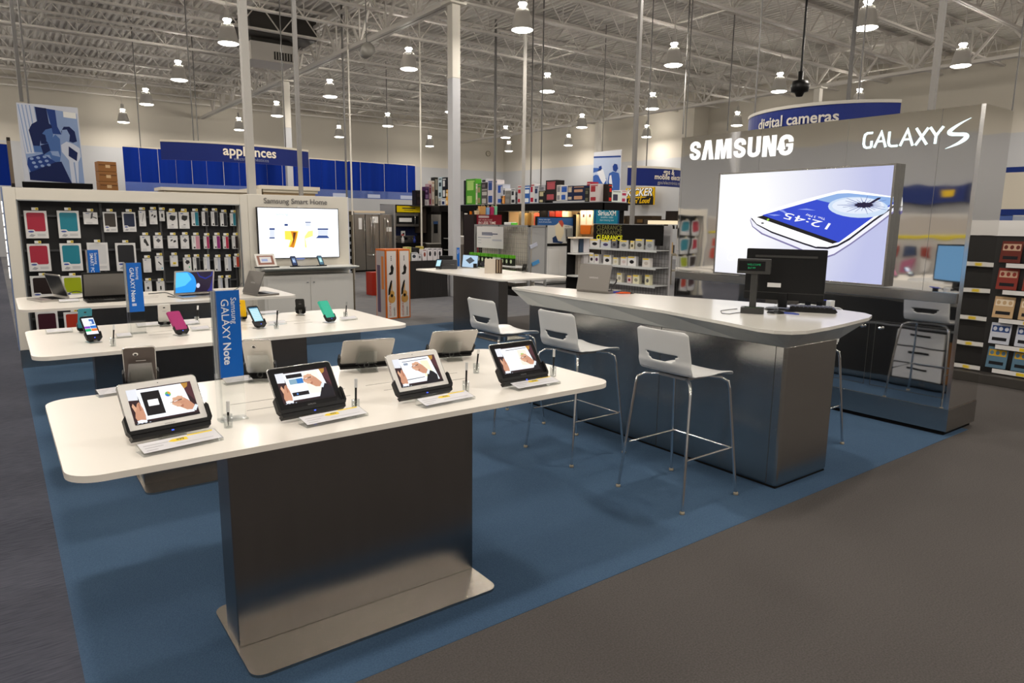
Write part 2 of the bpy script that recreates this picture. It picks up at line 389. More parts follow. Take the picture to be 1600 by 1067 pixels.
# ---------------- service counter ----------------
t = thing('service_counter', 'long steel clad counter with a white wedge shaped top, stools along it', 'counter', (4.1, 3.5, 0))
D = Matrix.Translation((-4.1, -3.5, 0)); mb = MB(D)
mb.box(3.80, 4.40, 2.29, 4.84, .012, .93, STEEL)
mb.build('steel_body', t, bev=.02)
mb = MB(D)
SEAM = mat('seam_dark', (.03, .03, .03), rough=.6)
for yy in (3.28, 2.36): mb = MB(D); mb.box(3.7985, 3.80, yy, yy+.003, .02, .915, SEAM); mb.build('panel_seam', t)
mb = MB(D); mb.box(3.81, 4.39, 2.30, 4.83, 0, .012, BLACKM); mb.build('plinth', t)
mb = MB(D); mb.box(4.400, 4.405, 2.62, 4.4, .08, .88, mat('back_opening', (.012, .012, .012), rough=.6)); mb.box(4.405, 4.43, 2.62, 4.4, .62, .64, GREYM); mb.build('open_back_shelf', t)
for z_ in (.10, .27, .44):
    mb = MB(D); mb.box(4.405, 4.44, 2.80, 3.25, z_, z_+.155, CARD); dr = mb.build('drawer', t, bev=.003); mb = MB(D); mb.box(4.44, 4.446, 2.93, 3.12, z_+.10, z_+.12, BLACKM); mb.build('handle', dr)
mb = MB(D); mb.box(4.405, 4.43, 2.64, 2.78, .10, .52, flat('8a5f38', .8)); mb.build('brown_panel', t)
top = [(3.80, 5.10), (3.76, 4.56), (3.73, 3.9), (3.70, 3.2), (3.60, 2.62), (3.53, 2.32), (3.54, 2.22), (3.60, 2.15), (3.70, 2.115), (3.95, 2.12), (4.19, 2.145), (4.60, 2.20), (4.74, 2.25), (4.82, 2.34), (4.85, 2.5), (4.84, 2.70), (4.67, 3.28), (4.40, 4.06), (4.18, 4.75), (4.08, 5.10)]
bot = []
for (x, y) in top: bot.append((min(max(x, 3.79), 4.40), min(max(y, 2.285), 4.85)))
COOLW = mat('counter_white', (.74, .715, .66), rough=.22, coat=.3)
mb = MB(D); mb.prism(top, 1.03, 1.05, COOLW, smooth=False); mb.build('counter_top', t, bev=.006)
mb = MB(D); mb.loft([(4.1+(x-4.1)*.985, y) for x, y in top][::1], bot, 1.03, .915, mat('apron_grey', (.50, .50, .47), rough=.35)); mb.build('sloped_apron', t)

# ---------------- bar stools ----------------
def shell_pt(u, v):
    """u -1..1 across, v 0..1 from the seat front over the bend to the top of the back; local +x is forward"""
    prof = [(.245, -.028), (.22, -.006), (.12, .002), (0, -.006), (-.10, -.002), (-.165, .025), (-.198, .075), (-.208, .13), (-.220, .19), (-.234, .255), (-.238, .278)]
    k = v*(len(prof)-1); i = min(int(k), len(prof)-2); f = k-i
    x = prof[i][0]*(1-f)+prof[i+1][0]*f; z = prof[i][1]*(1-f)+prof[i+1][1]*f
    w = .205 if v < .42 else .205-.012*(v-.42)/.58
    if v < .12: w -= .02*(1-v/.12)
    if v > .93: w -= .03*((v-.93)/.07)
    if v < .45: z += .018*abs(u)**3
    else: x += .03*abs(u)**2.2*min(1, (v-.45)*5)
    return (x, u*w, z)
def shell(name, v0, v1, nv, par, slot=False):
    nu = 20; mt = mat('stool_plastic', (.70, .70, .69), rough=.28); mb = MB()
    vs = [shell_pt(-1+2*i/nu, v0+(v1-v0)*j/nv) for j in range(nv+1) for i in range(nu+1)]
    fs = []
    for j in range(nv):
        for i in range(nu):
            vm = v0+(v1-v0)*(j+.5)/nv; um = -1+2*(i+.5)/nu
            if slot and .618 < vm < .715 and abs(um) < .40+.20*(vm-.618)/.097: continue
            a = j*(nu+1)+i; fs.append((a, a+1, a+nu+2, a+nu+1))
    mb.add(vs, fs, mt, True); o = mb.build(name, par)
    s = o.modifiers.new('thick', 'SOLIDIFY'); s.thickness = .010; s.offset = 0
    b = o.modifiers.new('smooth', 'SUBSURF'); b.levels = 1; b.render_levels = 1
    return o
def make_stool():
    t = thing('bar_stool', '', 'bar stool')
    e = bpy.data.objects.new('seat_shell', None)
    SH = .765
    def lift(o): o.location.z = SH; return o
    lift(shell('seat', 0, .5, 12, t)); lift(shell('backrest', .5, 1, 24, t, True))
    for sx in (-1, 1):
        for sy in (-1, 1):
            mb = MB()
            topx, topy = (.155 if sx > 0 else -.155), .19
            mb.path([(sx*.09, sy*.10, SH-.02), (topx-sx*.01, sy*(topy-.02), SH-.022), (topx+sx*.02, sy*(topy+.012), SH-.045), (topx+sx*.028, sy*(topy+.02), SH-.09), (sx*.252, sy*.255, .012)], .0095, CHROME, 10)
            lg = mb.build('leg', t)
            f = MB(); f.lathe([(.0001, .0), (.015, .0), (.015, .014), (.011, .02)], mat('glide_foot', (.35, .30, .22), rough=.4), 12, (sx*.253, sy*.256, 0)); f.build('foot_glide', lg)
    mb = MB(); z = .30; s = .21
    for a, b in (((s+.012, -s-.006, z), (s+.012, s+.006, z)), ((-s, s+.012, z+.0), (s+.01, s+.012, z)), ((-s, -s-.012, z), (s+.01, -s-.012, z))):
        mb.path([a, b], .0065, CHROME, 8)
    mb.build('foot_rail', t)
    mb = MB(); mb.box(-.10, .10, -.11, .11, SH-.026, SH-.010, GREYM); mb.build('seat_mount', t)
    return t
st = make_stool()
spots = [((3.275, 2.645), 0, 'white plastic bar stool on chrome legs, nearest to the camera'), ((3.265, 3.59), 0, 'white plastic bar stool, middle one of the row before the counter'),
         ((3.25, 4.49), 0, 'white plastic bar stool farthest along the counter, beside the small device table'), ((4.80, 2.78), pi, 'white bar stool behind the counter, seen in the polished steel wall')]
for i, (p, rz, lb) in enumerate(spots):
    o = st if i == 0 else copy_tree(st)
    o.location = (*p, 0); o.rotation_euler = (0, 0, rz); tag(o, lb, 'bar stool', 'bar stools around the counter')

# ---------------- steel brand wall ----------------
KX, KY0, KY1, KH = 5.93, 2.15, 4.97, 2.545
t = thing('steel_display_wall', 'tall polished steel wall with lit white lettering and a big lightbox', 'display wall', (6.2, 3.5, 0))
D = Matrix.Translation((-6.2, -3.5, 0))
mb = MB(D); mb.box(KX+.002, KX+.52, KY0+.03, KY1-.03, .221, KH-.003, MIRROR); 
mb.build('mirror_panel', t)
mb = MB(D); mb.box(KX+.0, KX+.545, KY0, KY0+.03, .22, KH, MIRROR); mb.box(KX, KX+.545, KY1-.03, KY1, .22, KH, MIRROR)
mb.build('side_panel', t, bev=.003)
mb = MB(D); mb.box(KX-.0, KX+.55, KY0-.005, KY1, .035, .22, STEEL); mb.box(KX+.02, KX+.53, KY0+.02, KY1-.02, 0, .035, BLACKM); mb.build('plinth', t, bev=.002)
mb = MB(D); mb.box(KX-.025, KX+.05, KY0+.03, KY1-.02, 1.06, 1.14, STEEL); mb.build('ledge', t, bev=.003)
for (ya, yb) in ((2.83, 3.75), (2.20, 2.78)):
    mb = MB(D); 
    for q in ((ya, ya+.004, .30, .86), (yb-.004, yb, .30, .86), (ya, yb, .856, .86), (ya, yb, .30, .304)): mb.box(KX+.0005, KX+.003, *q, SEAM)
    dr = mb.build('cabinet_door', t)
    mb = MB(D); yk = ya+.05 if ya > 2.8 else yb-.05; mb.lathe([(.0001, .03), (.012, .03), (.013, .02), (.006, .016), (.006, 0)], CHROME, 12)
    for i, v in enumerate(mb.v): pass
    mb.v = [Matrix.Translation((KX+.002-6.2, yk-3.5, .80)) @ Matrix.Rotation(-pi/2, 4, 'Y') @ (Matrix.Translation((6.2, 3.5, 0)) @ v) for v in mb.v]
    mb.build('knob', dr)
mb = MB(D); mb.box(KX-.002, KX+.002, KY0-.001, KY0+.028, .22, KH, mat('edge_trim', (.80, .80, .80), rough=.18, metal=1)); mb.build('edge_trim', t)
for yy, z0_, z1_ in ((3.17, 2.14, KH-.003), (2.44, 1.14, KH-.003), (4.02, 2.14, KH-.003)): mb = MB(D); mb.box(KX+.0008, KX+.0022, yy, yy+.0025, z0_, z1_, mat('seam_mid', (.16, .16, .16), rough=.5)); mb.build('panel_seam', t)
# lightbox
LY0, LY1, LZ0, LZ1 = 2.72, 4.40, 1.165, 2.135
mb = MB(D); 
for q in ((LY0-.012, LY1+.012, LZ1-.004, LZ1+.012), (LY0-.012, LY1+.012, LZ0-.012, LZ0+.004), (LY0-.012, LY0+.006, LZ0, LZ1), (LY1-.006, LY1+.012, LZ0, LZ1)): mb.box(KX-.08, KX+.03, *q, STEEL)
fr = mb.build('lightbox_frame', t, bev=.002)
# printed picture: u to the right as seen (world -y), v up
PF = frame((KX-.075-6.2, LY1-3.5, LZ0), (0, -1, 0), (0, 0, 1))
PW, PH = LY1-LY0, LZ1-LZ0
def lbx(px, py):       # picture coordinates of a photo pixel
    p = U(px, py, x=KX-.075); return (LY1-p.y, p.z-LZ0)
g = bpy.data.materials.new('lightbox_print'); g.use_nodes = True; nt = g.node_tree; b = nt.nodes['Principled BSDF']
tc = nt.nodes.new('ShaderNodeTexCoord'); gr = nt.nodes.new('ShaderNodeTexGradient'); gr.gradient_type = 'SPHERICAL'; mp = nt.nodes.new('ShaderNodeMapping')
mp.inputs['Location'].default_value = (0, -.52, -1.12); mp.inputs['Scale'].default_value = (0, .75, .62)
rp = nt.nodes.new('ShaderNodeValToRGB'); rp.color_ramp.elements[0].color = (*h('bcc0e6'), 1); rp.color_ramp.elements[1].color = (*h('ffffff'), 1); rp.color_ramp.elements[1].position = .8
nt.links.new(tc.outputs['Object'], mp.inputs[0]); nt.links.new(mp.outputs[0], gr.inputs[0]); nt.links.new(gr.outputs[0], rp.inputs[0]); nt.links.new(rp.outputs[0], b.inputs['Emission Color'])
b.inputs['Emission Strength'].default_value = 1.0; b.inputs['Base Color'].default_value = (.02, .02, .02, 1)
mb = MB(PF)
poly2(mb, rect(0, 0, PW, PH), g, 0)
def Z7(pts): return [lbx(1130+x/5.517, 250+y/5.517) for x, y in pts]
sil = em('f2f2ff', 1.0); shd = em('8d86b8', .8); dk = em('1c1836', .5); wh = em('ffffff', 1.15)
poly2(mb, Z7([(232, 520), (250, 575), (330, 640), (600, 750), (720, 800), (870, 850), (960, 820), (1100, 730), (1320, 570), (1468, 455), (1468, 430), (1100, 640), (960, 740), (760, 740), (300, 570), (240, 490)]), shd, 1)
poly2(mb, Z7([(236, 515), (256, 570), (340, 630), (600, 735), (720, 785), (870, 836), (955, 808), (1100, 715), (1320, 555), (1468, 440), (1468, 400), (1100, 620), (960, 720), (760, 720), (300, 550), (244, 480)]), sil, 2)
poly2(mb, Z7([(240, 505), (290, 560), (420, 630), (700, 730), (800, 762), (900, 768), (985, 748), (1090, 690), (1300, 530), (1468, 410), (1468, 400), (1280, 520), (1080, 672), (980, 725), (800, 748), (420, 612), (300, 555), (250, 500)]), dk, 3)
poly2(mb, Z7([(245, 495), (290, 550), (420, 615), (700, 715), (800, 745), (900, 750), (985, 730), (1090, 670), (1300, 510), (1468, 390), (1468, 315), (1150, 268), (1040, 258), (980, 270), (700, 340), (330, 450), (262, 475)]), wh, 4)
poly2(mb, Z7([(335, 475), (955, 718), (1000, 708), (1290, 495), (1468, 380), (1468, 325), (1080, 285), (985, 290)]), em('2f49cf', 1.0), 5)
poly2(mb, Z7([(800, 340), (985, 290), (1080, 285), (1468, 325), (1468, 360), (1330, 470), (1180, 430)]), em('8fb2e6', 1.0), 6)
poly2(mb, Z7([(290, 492), (945, 722), (990, 705), (345, 478)]), em('120c18', .6), 7)
ce = [(1165+260*cos(a*pi/12), 408+90*sin(a*pi/12)+.12*230*cos(a*pi/12)*.3) for a in range(24)]
ce = [(x, y) if x < 1462 else (1462, y) for x, y in ce]
poly2(mb, Z7(ce), em('cfe0f6', 1.0), 8)
ce = [(1165+225*cos(a*pi/12), 395+68*sin(a*pi/12)) for a in range(24)]
poly2(mb, Z7(ce), em('e6eefc', 1.0), 9)
for k in range(22):
    a = k*2*pi/22; c0 = (1215, 388); c1 = (1215+ (150+40*(k % 3))*cos(a), 388+(52+14*(k % 3))*sin(a))
    nx, ny = -sin(a)*4, cos(a)*4
    poly2(mb, Z7([(c0[0]+nx, c0[1]+ny), (c1[0]+nx*.3, c1[1]+ny*.3), (c1[0]-nx*.3, c1[1]-ny*.3), (c0[0]-nx, c0[1]-ny)]), em('5a6cb4', .9), 10)
ce = [(1215+92*cos(a*pi/10)*(1 if a % 2 else .78), 388+28*sin(a*pi/10)*(1 if a % 2 else .7)) for a in range(20)]
poly2(mb, Z7(ce), em('231a4a', .6), 11)
poly2(mb, Z7([(1235, 385), (1335, 325), (1362, 322), (1355, 335), (1250, 395)]), em('231a4a', .6), 12)
poly2(mb, Z7([(375, 512), (392, 503), (400, 515), (385, 524)]), em('9ad62a', 1), 8)
poly2(mb, Z7([(325, 540), (345, 537), (358, 547), (335, 551)]), dk, 8)
for q in ([(470, 430), (520, 432), (565, 465), (540, 470), (520, 450)], [(640, 425), (720, 418), (800, 435), (740, 432)], [(380, 470), (450, 468), (500, 476), (440, 482)]):
    poly2(mb, Z7(q), em('8ea0ee', 1), 6)
d, w = text('12:45', .0)
a_, b_, c_ = Vector(lbx(1130+930/5.517, 250+548/5.517)), Vector(lbx(1130+545/5.517, 250+452/5.517)), Vector(lbx(1130+895/5.517, 250+600/5.517))
vs = [(*(a_+(b_-a_)*(v[0]/w)+(c_-a_)*(v[1]/.69)), .0035) for v in d[0]]
mb.add(vs, d[1], em('ffffff', 1.1))
d, w = text('Thu. 3 May', .0)
a_, b_, c_ = Vector(lbx(1130+885/5.517, 250+500/5.517)), Vector(lbx(1130+715/5.517, 250+464/5.517)), Vector(lbx(1130+878/5.517, 250+518/5.517))
vs = [(*(a_+(b_-a_)*(v[0]/w)+(c_-a_)*(v[1]/.69)), .0035) for v in d[0]]
mb.add(vs, d[1], em('ffffff', 1.1))
q = lbx(1137, 395); put_text(mb, 'Samsung', em('ffffff', 1.15), q[0], q[1], size=.075, z=.002)
q = lbx(1136, 406.5); put_text(mb, 'GALAXY S III', em('ffffff', 1.15), q[0], q[1], size=.10, z=.002, sx=.85)
mb.build('lightbox_picture', fr)
# lit lettering
KF = frame((KX+.002-6.2, KY1-3.5, 0), (0, -1, 0), (0, 0, 1))
LT = mat('lit_letters', (1, .98, .95), emit=1.25); LT2 = mat('lit_letters_cool', (.85, 1, 1), emit=1.3)
def kp(px, py): p = U(px, py, x=KX); return (KY1-p.y, p.z)
def arc(cx, cy, r, a0, a1, n=8, ry=None): return [(cx+r*cos(R(a0+(a1-a0)*i/n)), cy+(ry or r)*sin(R(a0+(a1-a0)*i/n))) for i in range(n+1)]
def glyph(mb, ch, T, mt, d=.006):
    if ch == 'A':
        pass
    shapes = {'A': [(0, 0), (.19, 1), (.49, 1), (.68, 0), (.45, 0), (.34, .74), (.23, 0)],
              'M': [(0, 0), (.05, 1), (.36, 1), (.46, .42), (.56, 1), (.87, 1), (.92, 0), (.68, 0), (.655, .72), (.55, 0), (.37, 0), (.265, .72), (.24, 0)],
              'N': [(0, 0), (0, 1), (.27, 1), (.44, .42), (.44, 1), (.66, 1), (.66, 0), (.41, 0), (.22, .62), (.22, 0)]}
    if ch in shapes:
        old = mb.M; mb.M = old @ T; mb.prism(shapes[ch], 0, d, mt); mb.M = old
    elif ch == 'S': stroke(mb, [(.54, .64)]+arc(.335, .72, .205, 0, 180, 8, .165)+[(.132, .655), (.16, .585), (.335, .50), (.50, .405), (.54, .34)]+arc(.335, .28, .21, 0, -180, 8, .165)+[(.125, .36)], .20, mt, T, 0, d)
    elif ch == 'U': stroke(mb, [(.12, 1), (.12, .3)]+arc(.34, .28, .22, 180, 360, 10, .17)+[(.56, 1)], .20, mt, T, 0, d)
    elif ch == 'G':
        stroke(mb, [(.57, .63)]+arc(.345, .70, .225, 0, 180, 8, .185)+[(.12, .3)]+arc(.345, .30, .225, 180, 360, 8, .185)+[(.57, .50)], .20, mt, T, 0, d)
        old = mb.M; mb.M = old @ T; mb.prism(rect(.36, .42, .67, .56), 0, d+.0005, mt); mb.M = old
mb = MB(KF)
x0, z0 = kp(1077, 249); x1, z1 = kp(1239, 245); hh = kp(1085, 221)[1]-kp(1085, 250.5)[1]; zb = kp(1085, 250.5)[1]; ze = kp(1230, 243.5)[1]
adv = {'S': .75, 'A': .775, 'M': 1.02, 'U': .785, 'N': .80, 'G': .72}; tot = sum(adv[c] for c in 'SAMSUNG')
kx = (x1-x0)/tot; cx = x0
for c in 'SAMSUNG':
    glyph(mb, c, Matrix.Translation((cx, zb+(ze-zb)*(cx-x0)/(x1-x0), 0)) @ Matrix.Diagonal((kx, hh, 1, 1)), LT); cx += adv[c]*kx
mb.build('brand_lettering', t)
mb = MB(KF)
GZ = lambda x, y: kp(1330+x/8, 170+y/8)
def gst(pts, w=.018): stroke(mb, [GZ(*p) for p in pts], w, LT2, Matrix.Identity(4), 0, .006)
gst([(270, 300), (205, 305), (175, 325), (162, 370), (155, 440), (165, 475), (190, 487), (235, 482), (250, 465), (255, 400)])
gst([(285, 487), (380, 290), (428, 478)]); gst([(322, 410), (410, 402)], .015)
gst([(480, 285), (465, 420), (475, 455), (500, 467), (578, 460)])
gst([(608, 465), (708, 260), (765, 460)]); gst([(645, 385), (745, 378)], .015)
gst([(815, 242), (940, 445)]); gst([(965, 235), (800, 455)])
gst([(990, 230), (1060, 335)]); gst([(1155, 218), (1060, 335), (1045, 437)])
def crom(P_, n=6):
    out = []
    for i in range(len(P_)-1):
        a, b, c, d = (P_[j] for j in (max(i-1, 0), i, i+1, min(i+2, len(P_)-1)))
        for k in range(n):
            u = k/n; out.append(tuple(.5*(2*b[m]+(c[m]-a[m])*u+(2*a[m]-5*b[m]+4*c[m]-d[m])*u*u+(3*b[m]-a[m]-3*c[m]+d[m])*u**3) for m in range(len(b))))
    return out+[P_[-1]]
q_ = crom([(1500, 112, .003), (1400, 163, .014), (1300, 225, .028), (1228, 285, .040), (1250, 314, .042), (1340, 318, .038), (1425, 322, .042), (1435, 360, .046), (1340, 430, .030), (1175, 500, .003)])
gst([(p_[0], p_[1]) for p_ in q_], [p_[2]*.68 for p_ in q_])
mb.build('product_lettering', t)
# ---------------- accessory wall ----------------
HY = 9.1
t = thing('accessory_wall_fixture', 'wide white framed wall fixture with black slatted back and hanging accessories', 'wall fixture', (1.35, 9.3, 0))
D = Matrix.Translation((-1.35, -9.3, 0)); TH = 1.945
mb = MB(D); mb.box(.105, .215, HY, HY+.42, .20, TH, FRAMEW); mb.box(2.505, 2.60, HY, HY+.42, .20, TH, FRAMEW); mb.box(.215, 2.505, HY, HY+.42, 1.815, TH, FRAMEW)
mb.build('white_frame', t, bev=.004)
mb = MB(D); TR = mat('frame_trim', (.35, .37, .38), rough=.3, metal=.7)
mb.box(.213, .225, HY-.004, HY+.02, .20, 1.82, TR); mb.box(2.495, 2.507, HY-.004, HY+.02, .20, 1.82, TR); mb.box(.213, 2.507, HY-.004, HY+.02, 1.808, 1.82, TR); mb.build('metal_trim', t)
mb = MB(D); mb.box(.215, 2.505, HY+.22, HY+.26, .20, 1.815, mat('slat_black', (.010, .010, .012), rough=.5)); mb.build('back_panel', t)
for x in (.235, 1.005, 1.62, 2.14, 2.475):
    mb = MB(D); mb.box(x-.012, x+.012, HY+.195, HY+.225, .22, 1.80, mat('upright_grey', (.10, .10, .105), rough=.4, metal=.5)); mb.build('slotted_upright', t)
for z in (1.64, 1.26, .885, .50):
    mb = MB(D); mb.box(.24, 1.62, HY+.17, HY+.195, z, z+.022, mat('cross_bar', (.09, .09, .095), rough=.4, metal=.5)); mb.build('cross_bar', t)
for z in (1.66, 1.385, 1.115, .86):
    mb = MB(D); mb.box(1.63, 2.47, HY+.17, HY+.195, z, z+.018, mat('cross_bar', (.09, .09, .095))); mb.build('cross_bar', t)
mb = MB(D); mb.box(.105, 2.60, HY+.0, HY+.42, .0, .20, STEEL); mb.build('plinth', t)
mb = MB(D); GL = mat('edge_strip_light', (1, .93, .82), emit=2.2)
for k in range(6): mb.box(.085, .105, HY+.10, HY+.13, .98+k*.14, 1.10+k*.14, GL)
mb.box(.095, .105, HY, HY+.42, .2, TH, mat('side_blue', (.16, .22, .38), rough=.3)); mb.build('lit_side_strip', t)

t = thing('television_wall_fixture', 'white wall panel with a small ledge and cupboard below the bright television', 'wall fixture', (3.27, 9.3, 0))
D = Matrix.Translation((-3.27, -9.3, 0))
mb = MB(D); mb.box(2.602, 3.945, HY, HY+.42, .20, TH+.008, FRAMEW); mb.box(3.945, 3.957, HY, HY+.42, .2, TH+.008, mat('side_cool', (.62, .64, .74), rough=.3)); mb.build('panel', t, bev=.004)
mb = MB(D); mb.box(2.602, 3.95, HY-.3, HY+.42, 0, .20, STEEL); mb.build('plinth', t)
mb = MB(D); mb.box(2.66, 3.86, HY-.30, HY-.001, .205, .93, mat('cabinet_grey', (.56, .54, .50), rough=.45)); cab = mb.build('cupboard', t, bev=.003)
for xa, xb, kx in ((2.70, 3.255, 3.22), (3.265, 3.83, 3.31)):
    mb = MB(D); mb.box(xa, xb, HY-.306, HY-.3005, .24, .90, mat('cabinet_grey', 'aaaaaa')); dr = mb.build('door', cab, bev=.002)
    mb = MB(D @ Matrix.Translation((kx, HY-.306, .84)) @ Matrix.Rotation(pi/2, 4, 'X')); mb.lathe([(.0, .02), (.011, .02), (.012, .014), (.006, .012), (.006, 0)], GREYM, 10); mb.build('knob', cab)
mb = MB(D); mb.add([(x, y, z) for x, (y, z) in [(x, q) for x in (2.66, 3.93) for q in ((HY-.001, .955), (HY-.001, 1.035), (HY-.36, 1.035), (HY-.36, 1.02))]], [(0, 1, 2, 3), (7, 6, 5, 4), (0, 4, 5, 1), (1, 5, 6, 2), (2, 6, 7, 3), (3, 7, 4, 0)], mat('ledge_white', (.66, .66, .62), rough=.35)); mb.build('sloped_ledge', t, bev=.002)
mb = MB(D @ frame((2.602, HY-.001, 0), (1, 0, 0), (0, 0, 1)))
a = U(412, 319.5, y=HY); b = U(511, 323, y=HY)
put_text(mb, 'Samsung Smart Home', mat('letter_grey', (.22, .21, .20), rough=.3, metal=.5), a.x-2.602, 1.845, width=b.x-a.x, ext=.01, bold=.012, z=.006)
mb.build('panel_lettering', t)
# television
t = thing('television', 'wall mounted television showing a bright white page with small devices', 'television', (3.24, HY-.05, 1.13))
D = Matrix.Translation((-3.24, -(HY-.05), -1.13))
X0, X1, Z0, Z1 = 2.695, 3.785, 1.135, 1.795
mb = MB(D); mb.box(X0, X1, HY-.05, HY-.002, Z0, Z1, BLACK); mb.build('housing', t, bev=.003)
mb = MB(D @ frame((X0, HY-.0505, Z0), (1, 0, 0), (0, 0, 1)))
TW, THh = X1-X0, Z1-Z0
def tvp(x, y): p = U(390+x/9.41, 290+y/9.41, y=HY-.05); return (p.x-X0, p.z-Z0)
poly2(mb, rect(.01, .01, TW-.01, THh-.01), em('f6faff', 1.35), 0)
poly2(mb, [tvp(*q) for q in ((515, 665), (720, 665), (700, 760), (660, 905), (570, 905), (600, 800), (520, 790))], em('ffe050', 1.2), 1)
poly2(mb, [tvp(*q) for q in ((605, 668), (700, 680), (690, 760), (650, 915), (590, 900), (640, 790))], em('e8901c', 1.0), 2)
poly2(mb, [tvp(*q) for q in ((640, 690), (680, 690), (660, 780), (630, 890), (640, 780))], em('5a3010', 1.0), 3)
poly2(mb, [tvp(*q) for q in ((860, 670), (930, 660), (930, 740), (820, 780), (840, 910), (815, 910), (800, 760))], em('fff08a', 1.25), 1)
poly2(mb, [tvp(*q) for q in ((720, 700), (810, 700), (815, 880), (740, 900), (680, 850))], em('fff1e4', 1.3), 2)
for q in ((290, 625, 370, 650), (290, 760, 370, 778), (512, 562, 562, 592), (818, 532, 900, 545), (1000, 628, 1155, 650)): poly2(mb, [tvp(q[0], q[3]), tvp(q[2], q[3]), tvp(q[2], q[1]), tvp(q[0], q[1])], em('2d4a8c', .9), 2)
poly2(mb, [tvp(*q) for q in ((975, 772), (1175, 772), (1140, 733), (1010, 733))], em('3a5aa0', .9), 2)
for q in ((296, 650, 366, 760), (822, 547, 896, 595), (1004, 652, 1150, 730)): poly2(mb, [tvp(q[0], q[3]), tvp(q[2], q[3]), tvp(q[2], q[1]), tvp(q[0], q[1])], em('dfe6f4', 1.1), 2)
put_text(mb, 'Samsung', em('a9c6ea', 1.1), *tvp(385, 435), size=.045, z=.001)
mb.build('screen', t)
mb = MB(D); mb.box(3.22, 3.26, HY-.045, HY-.02, Z1, Z1+.012, WHITEC); mb.build('camera_bump', t)
mb = MB(D); mb.box(3.19, 3.29, HY-.052, HY-.02, Z0-.014, Z0, em('7f93d8', .8)); mb.build('status_light', t)

# packages: zoom frame -> photo pixels
def zz(ox, oy, k, q): return (ox+q[0]/k, oy+q[1]/k, ox+q[2]/k, oy+q[3]/k)
colname = {'red': 'a32038', 'teal': '16798c', 'black': '15161c', 'white': 'c9c6c4', 'lime': '9aa80c', 'brown': '1f0f0c', 'maroon': '3a0f1c', 'orange': 'a8321c', 'pink': 'c88a9a', 'magenta': 'a02858', 'purple': '8a1f6c', 'crimson': 'a82040', 'navy': '14203c', 'redorange': 'b83a20', 'greydark': '3a342f'}
BIG = []
for q, c, r in (((130, 228, 455, 582), 'red', 1), ((545, 228, 855, 580), 'teal', 1), ((1120, 245, 1315, 505), 'greydark', 1), ((1362, 248, 1550, 500), 'navy', 1), ((170, 645, 490, 990), 'red', 2), ((580, 640, 885, 985), 'teal', 2), ((920, 630, 1215, 985), 'white', 2), ((1275, 635, 1560, 985), 'black', 2)): BIG.append((zz(20, 300, 8, q), c, r))
for q, c, r in (((210, 90, 550, 390), 'brown', 3), ((605, 90, 905, 380), 'lime', 3), ((925, 70, 1215, 410), 'white', 3), ((1275, 75, 1555, 410), 'black', 3), ((275, 540, 590, 850), 'maroon', 4), ((630, 545, 920, 850), 'orange', 4)): BIG.append((zz(20, 420, 8, q), c, r))
PK = mat('package_white', (.70, .69, .68), rough=.35); PKS = mat('package_side', (.55, .54, .53), rough=.4); INKL = mat('ink_grey', (.35, .35, .37), rough=.5); INKB = mat('ink_blue', (.03, .06, .30), rough=.5)
TAGY = mat('tag_yellow', (.85, .62, .02), rough=.5); TAGW = mat('tag_white', (.72, .72, .70), rough=.5); INK = mat('ink_black', (.02, .02, .02), rough=.6)
def hook(x, z, name, yb=HY+.17, L=.10):
    name = ' '.join(name.split()[:12])
    t = thing('peg_hook', 'price tagged hook above '+name, 'hook', (x, yb, z))
    mb = MB(); mb.path([(0, .0, 0), (0, -L, 0), (0, -L-.012, .010)], .0022, GREYM, 6); mb.build('wire', t)
    mb = MB(); mb.box(-.030, .030, -L-.016, -L-.013, -.003, .026, TAGW); mb.box(.004, .029, -L-.0168, -L-.016, .0, .023, TAGY); mb.box(.010, .024, -L-.0172, -L-.0168, .008, .015, INK)
    mb.build('price_tag', t)
rown = {1: 'top row', 2: 'second row', 3: 'third row', 4: 'bottom row'}
rowz = {}
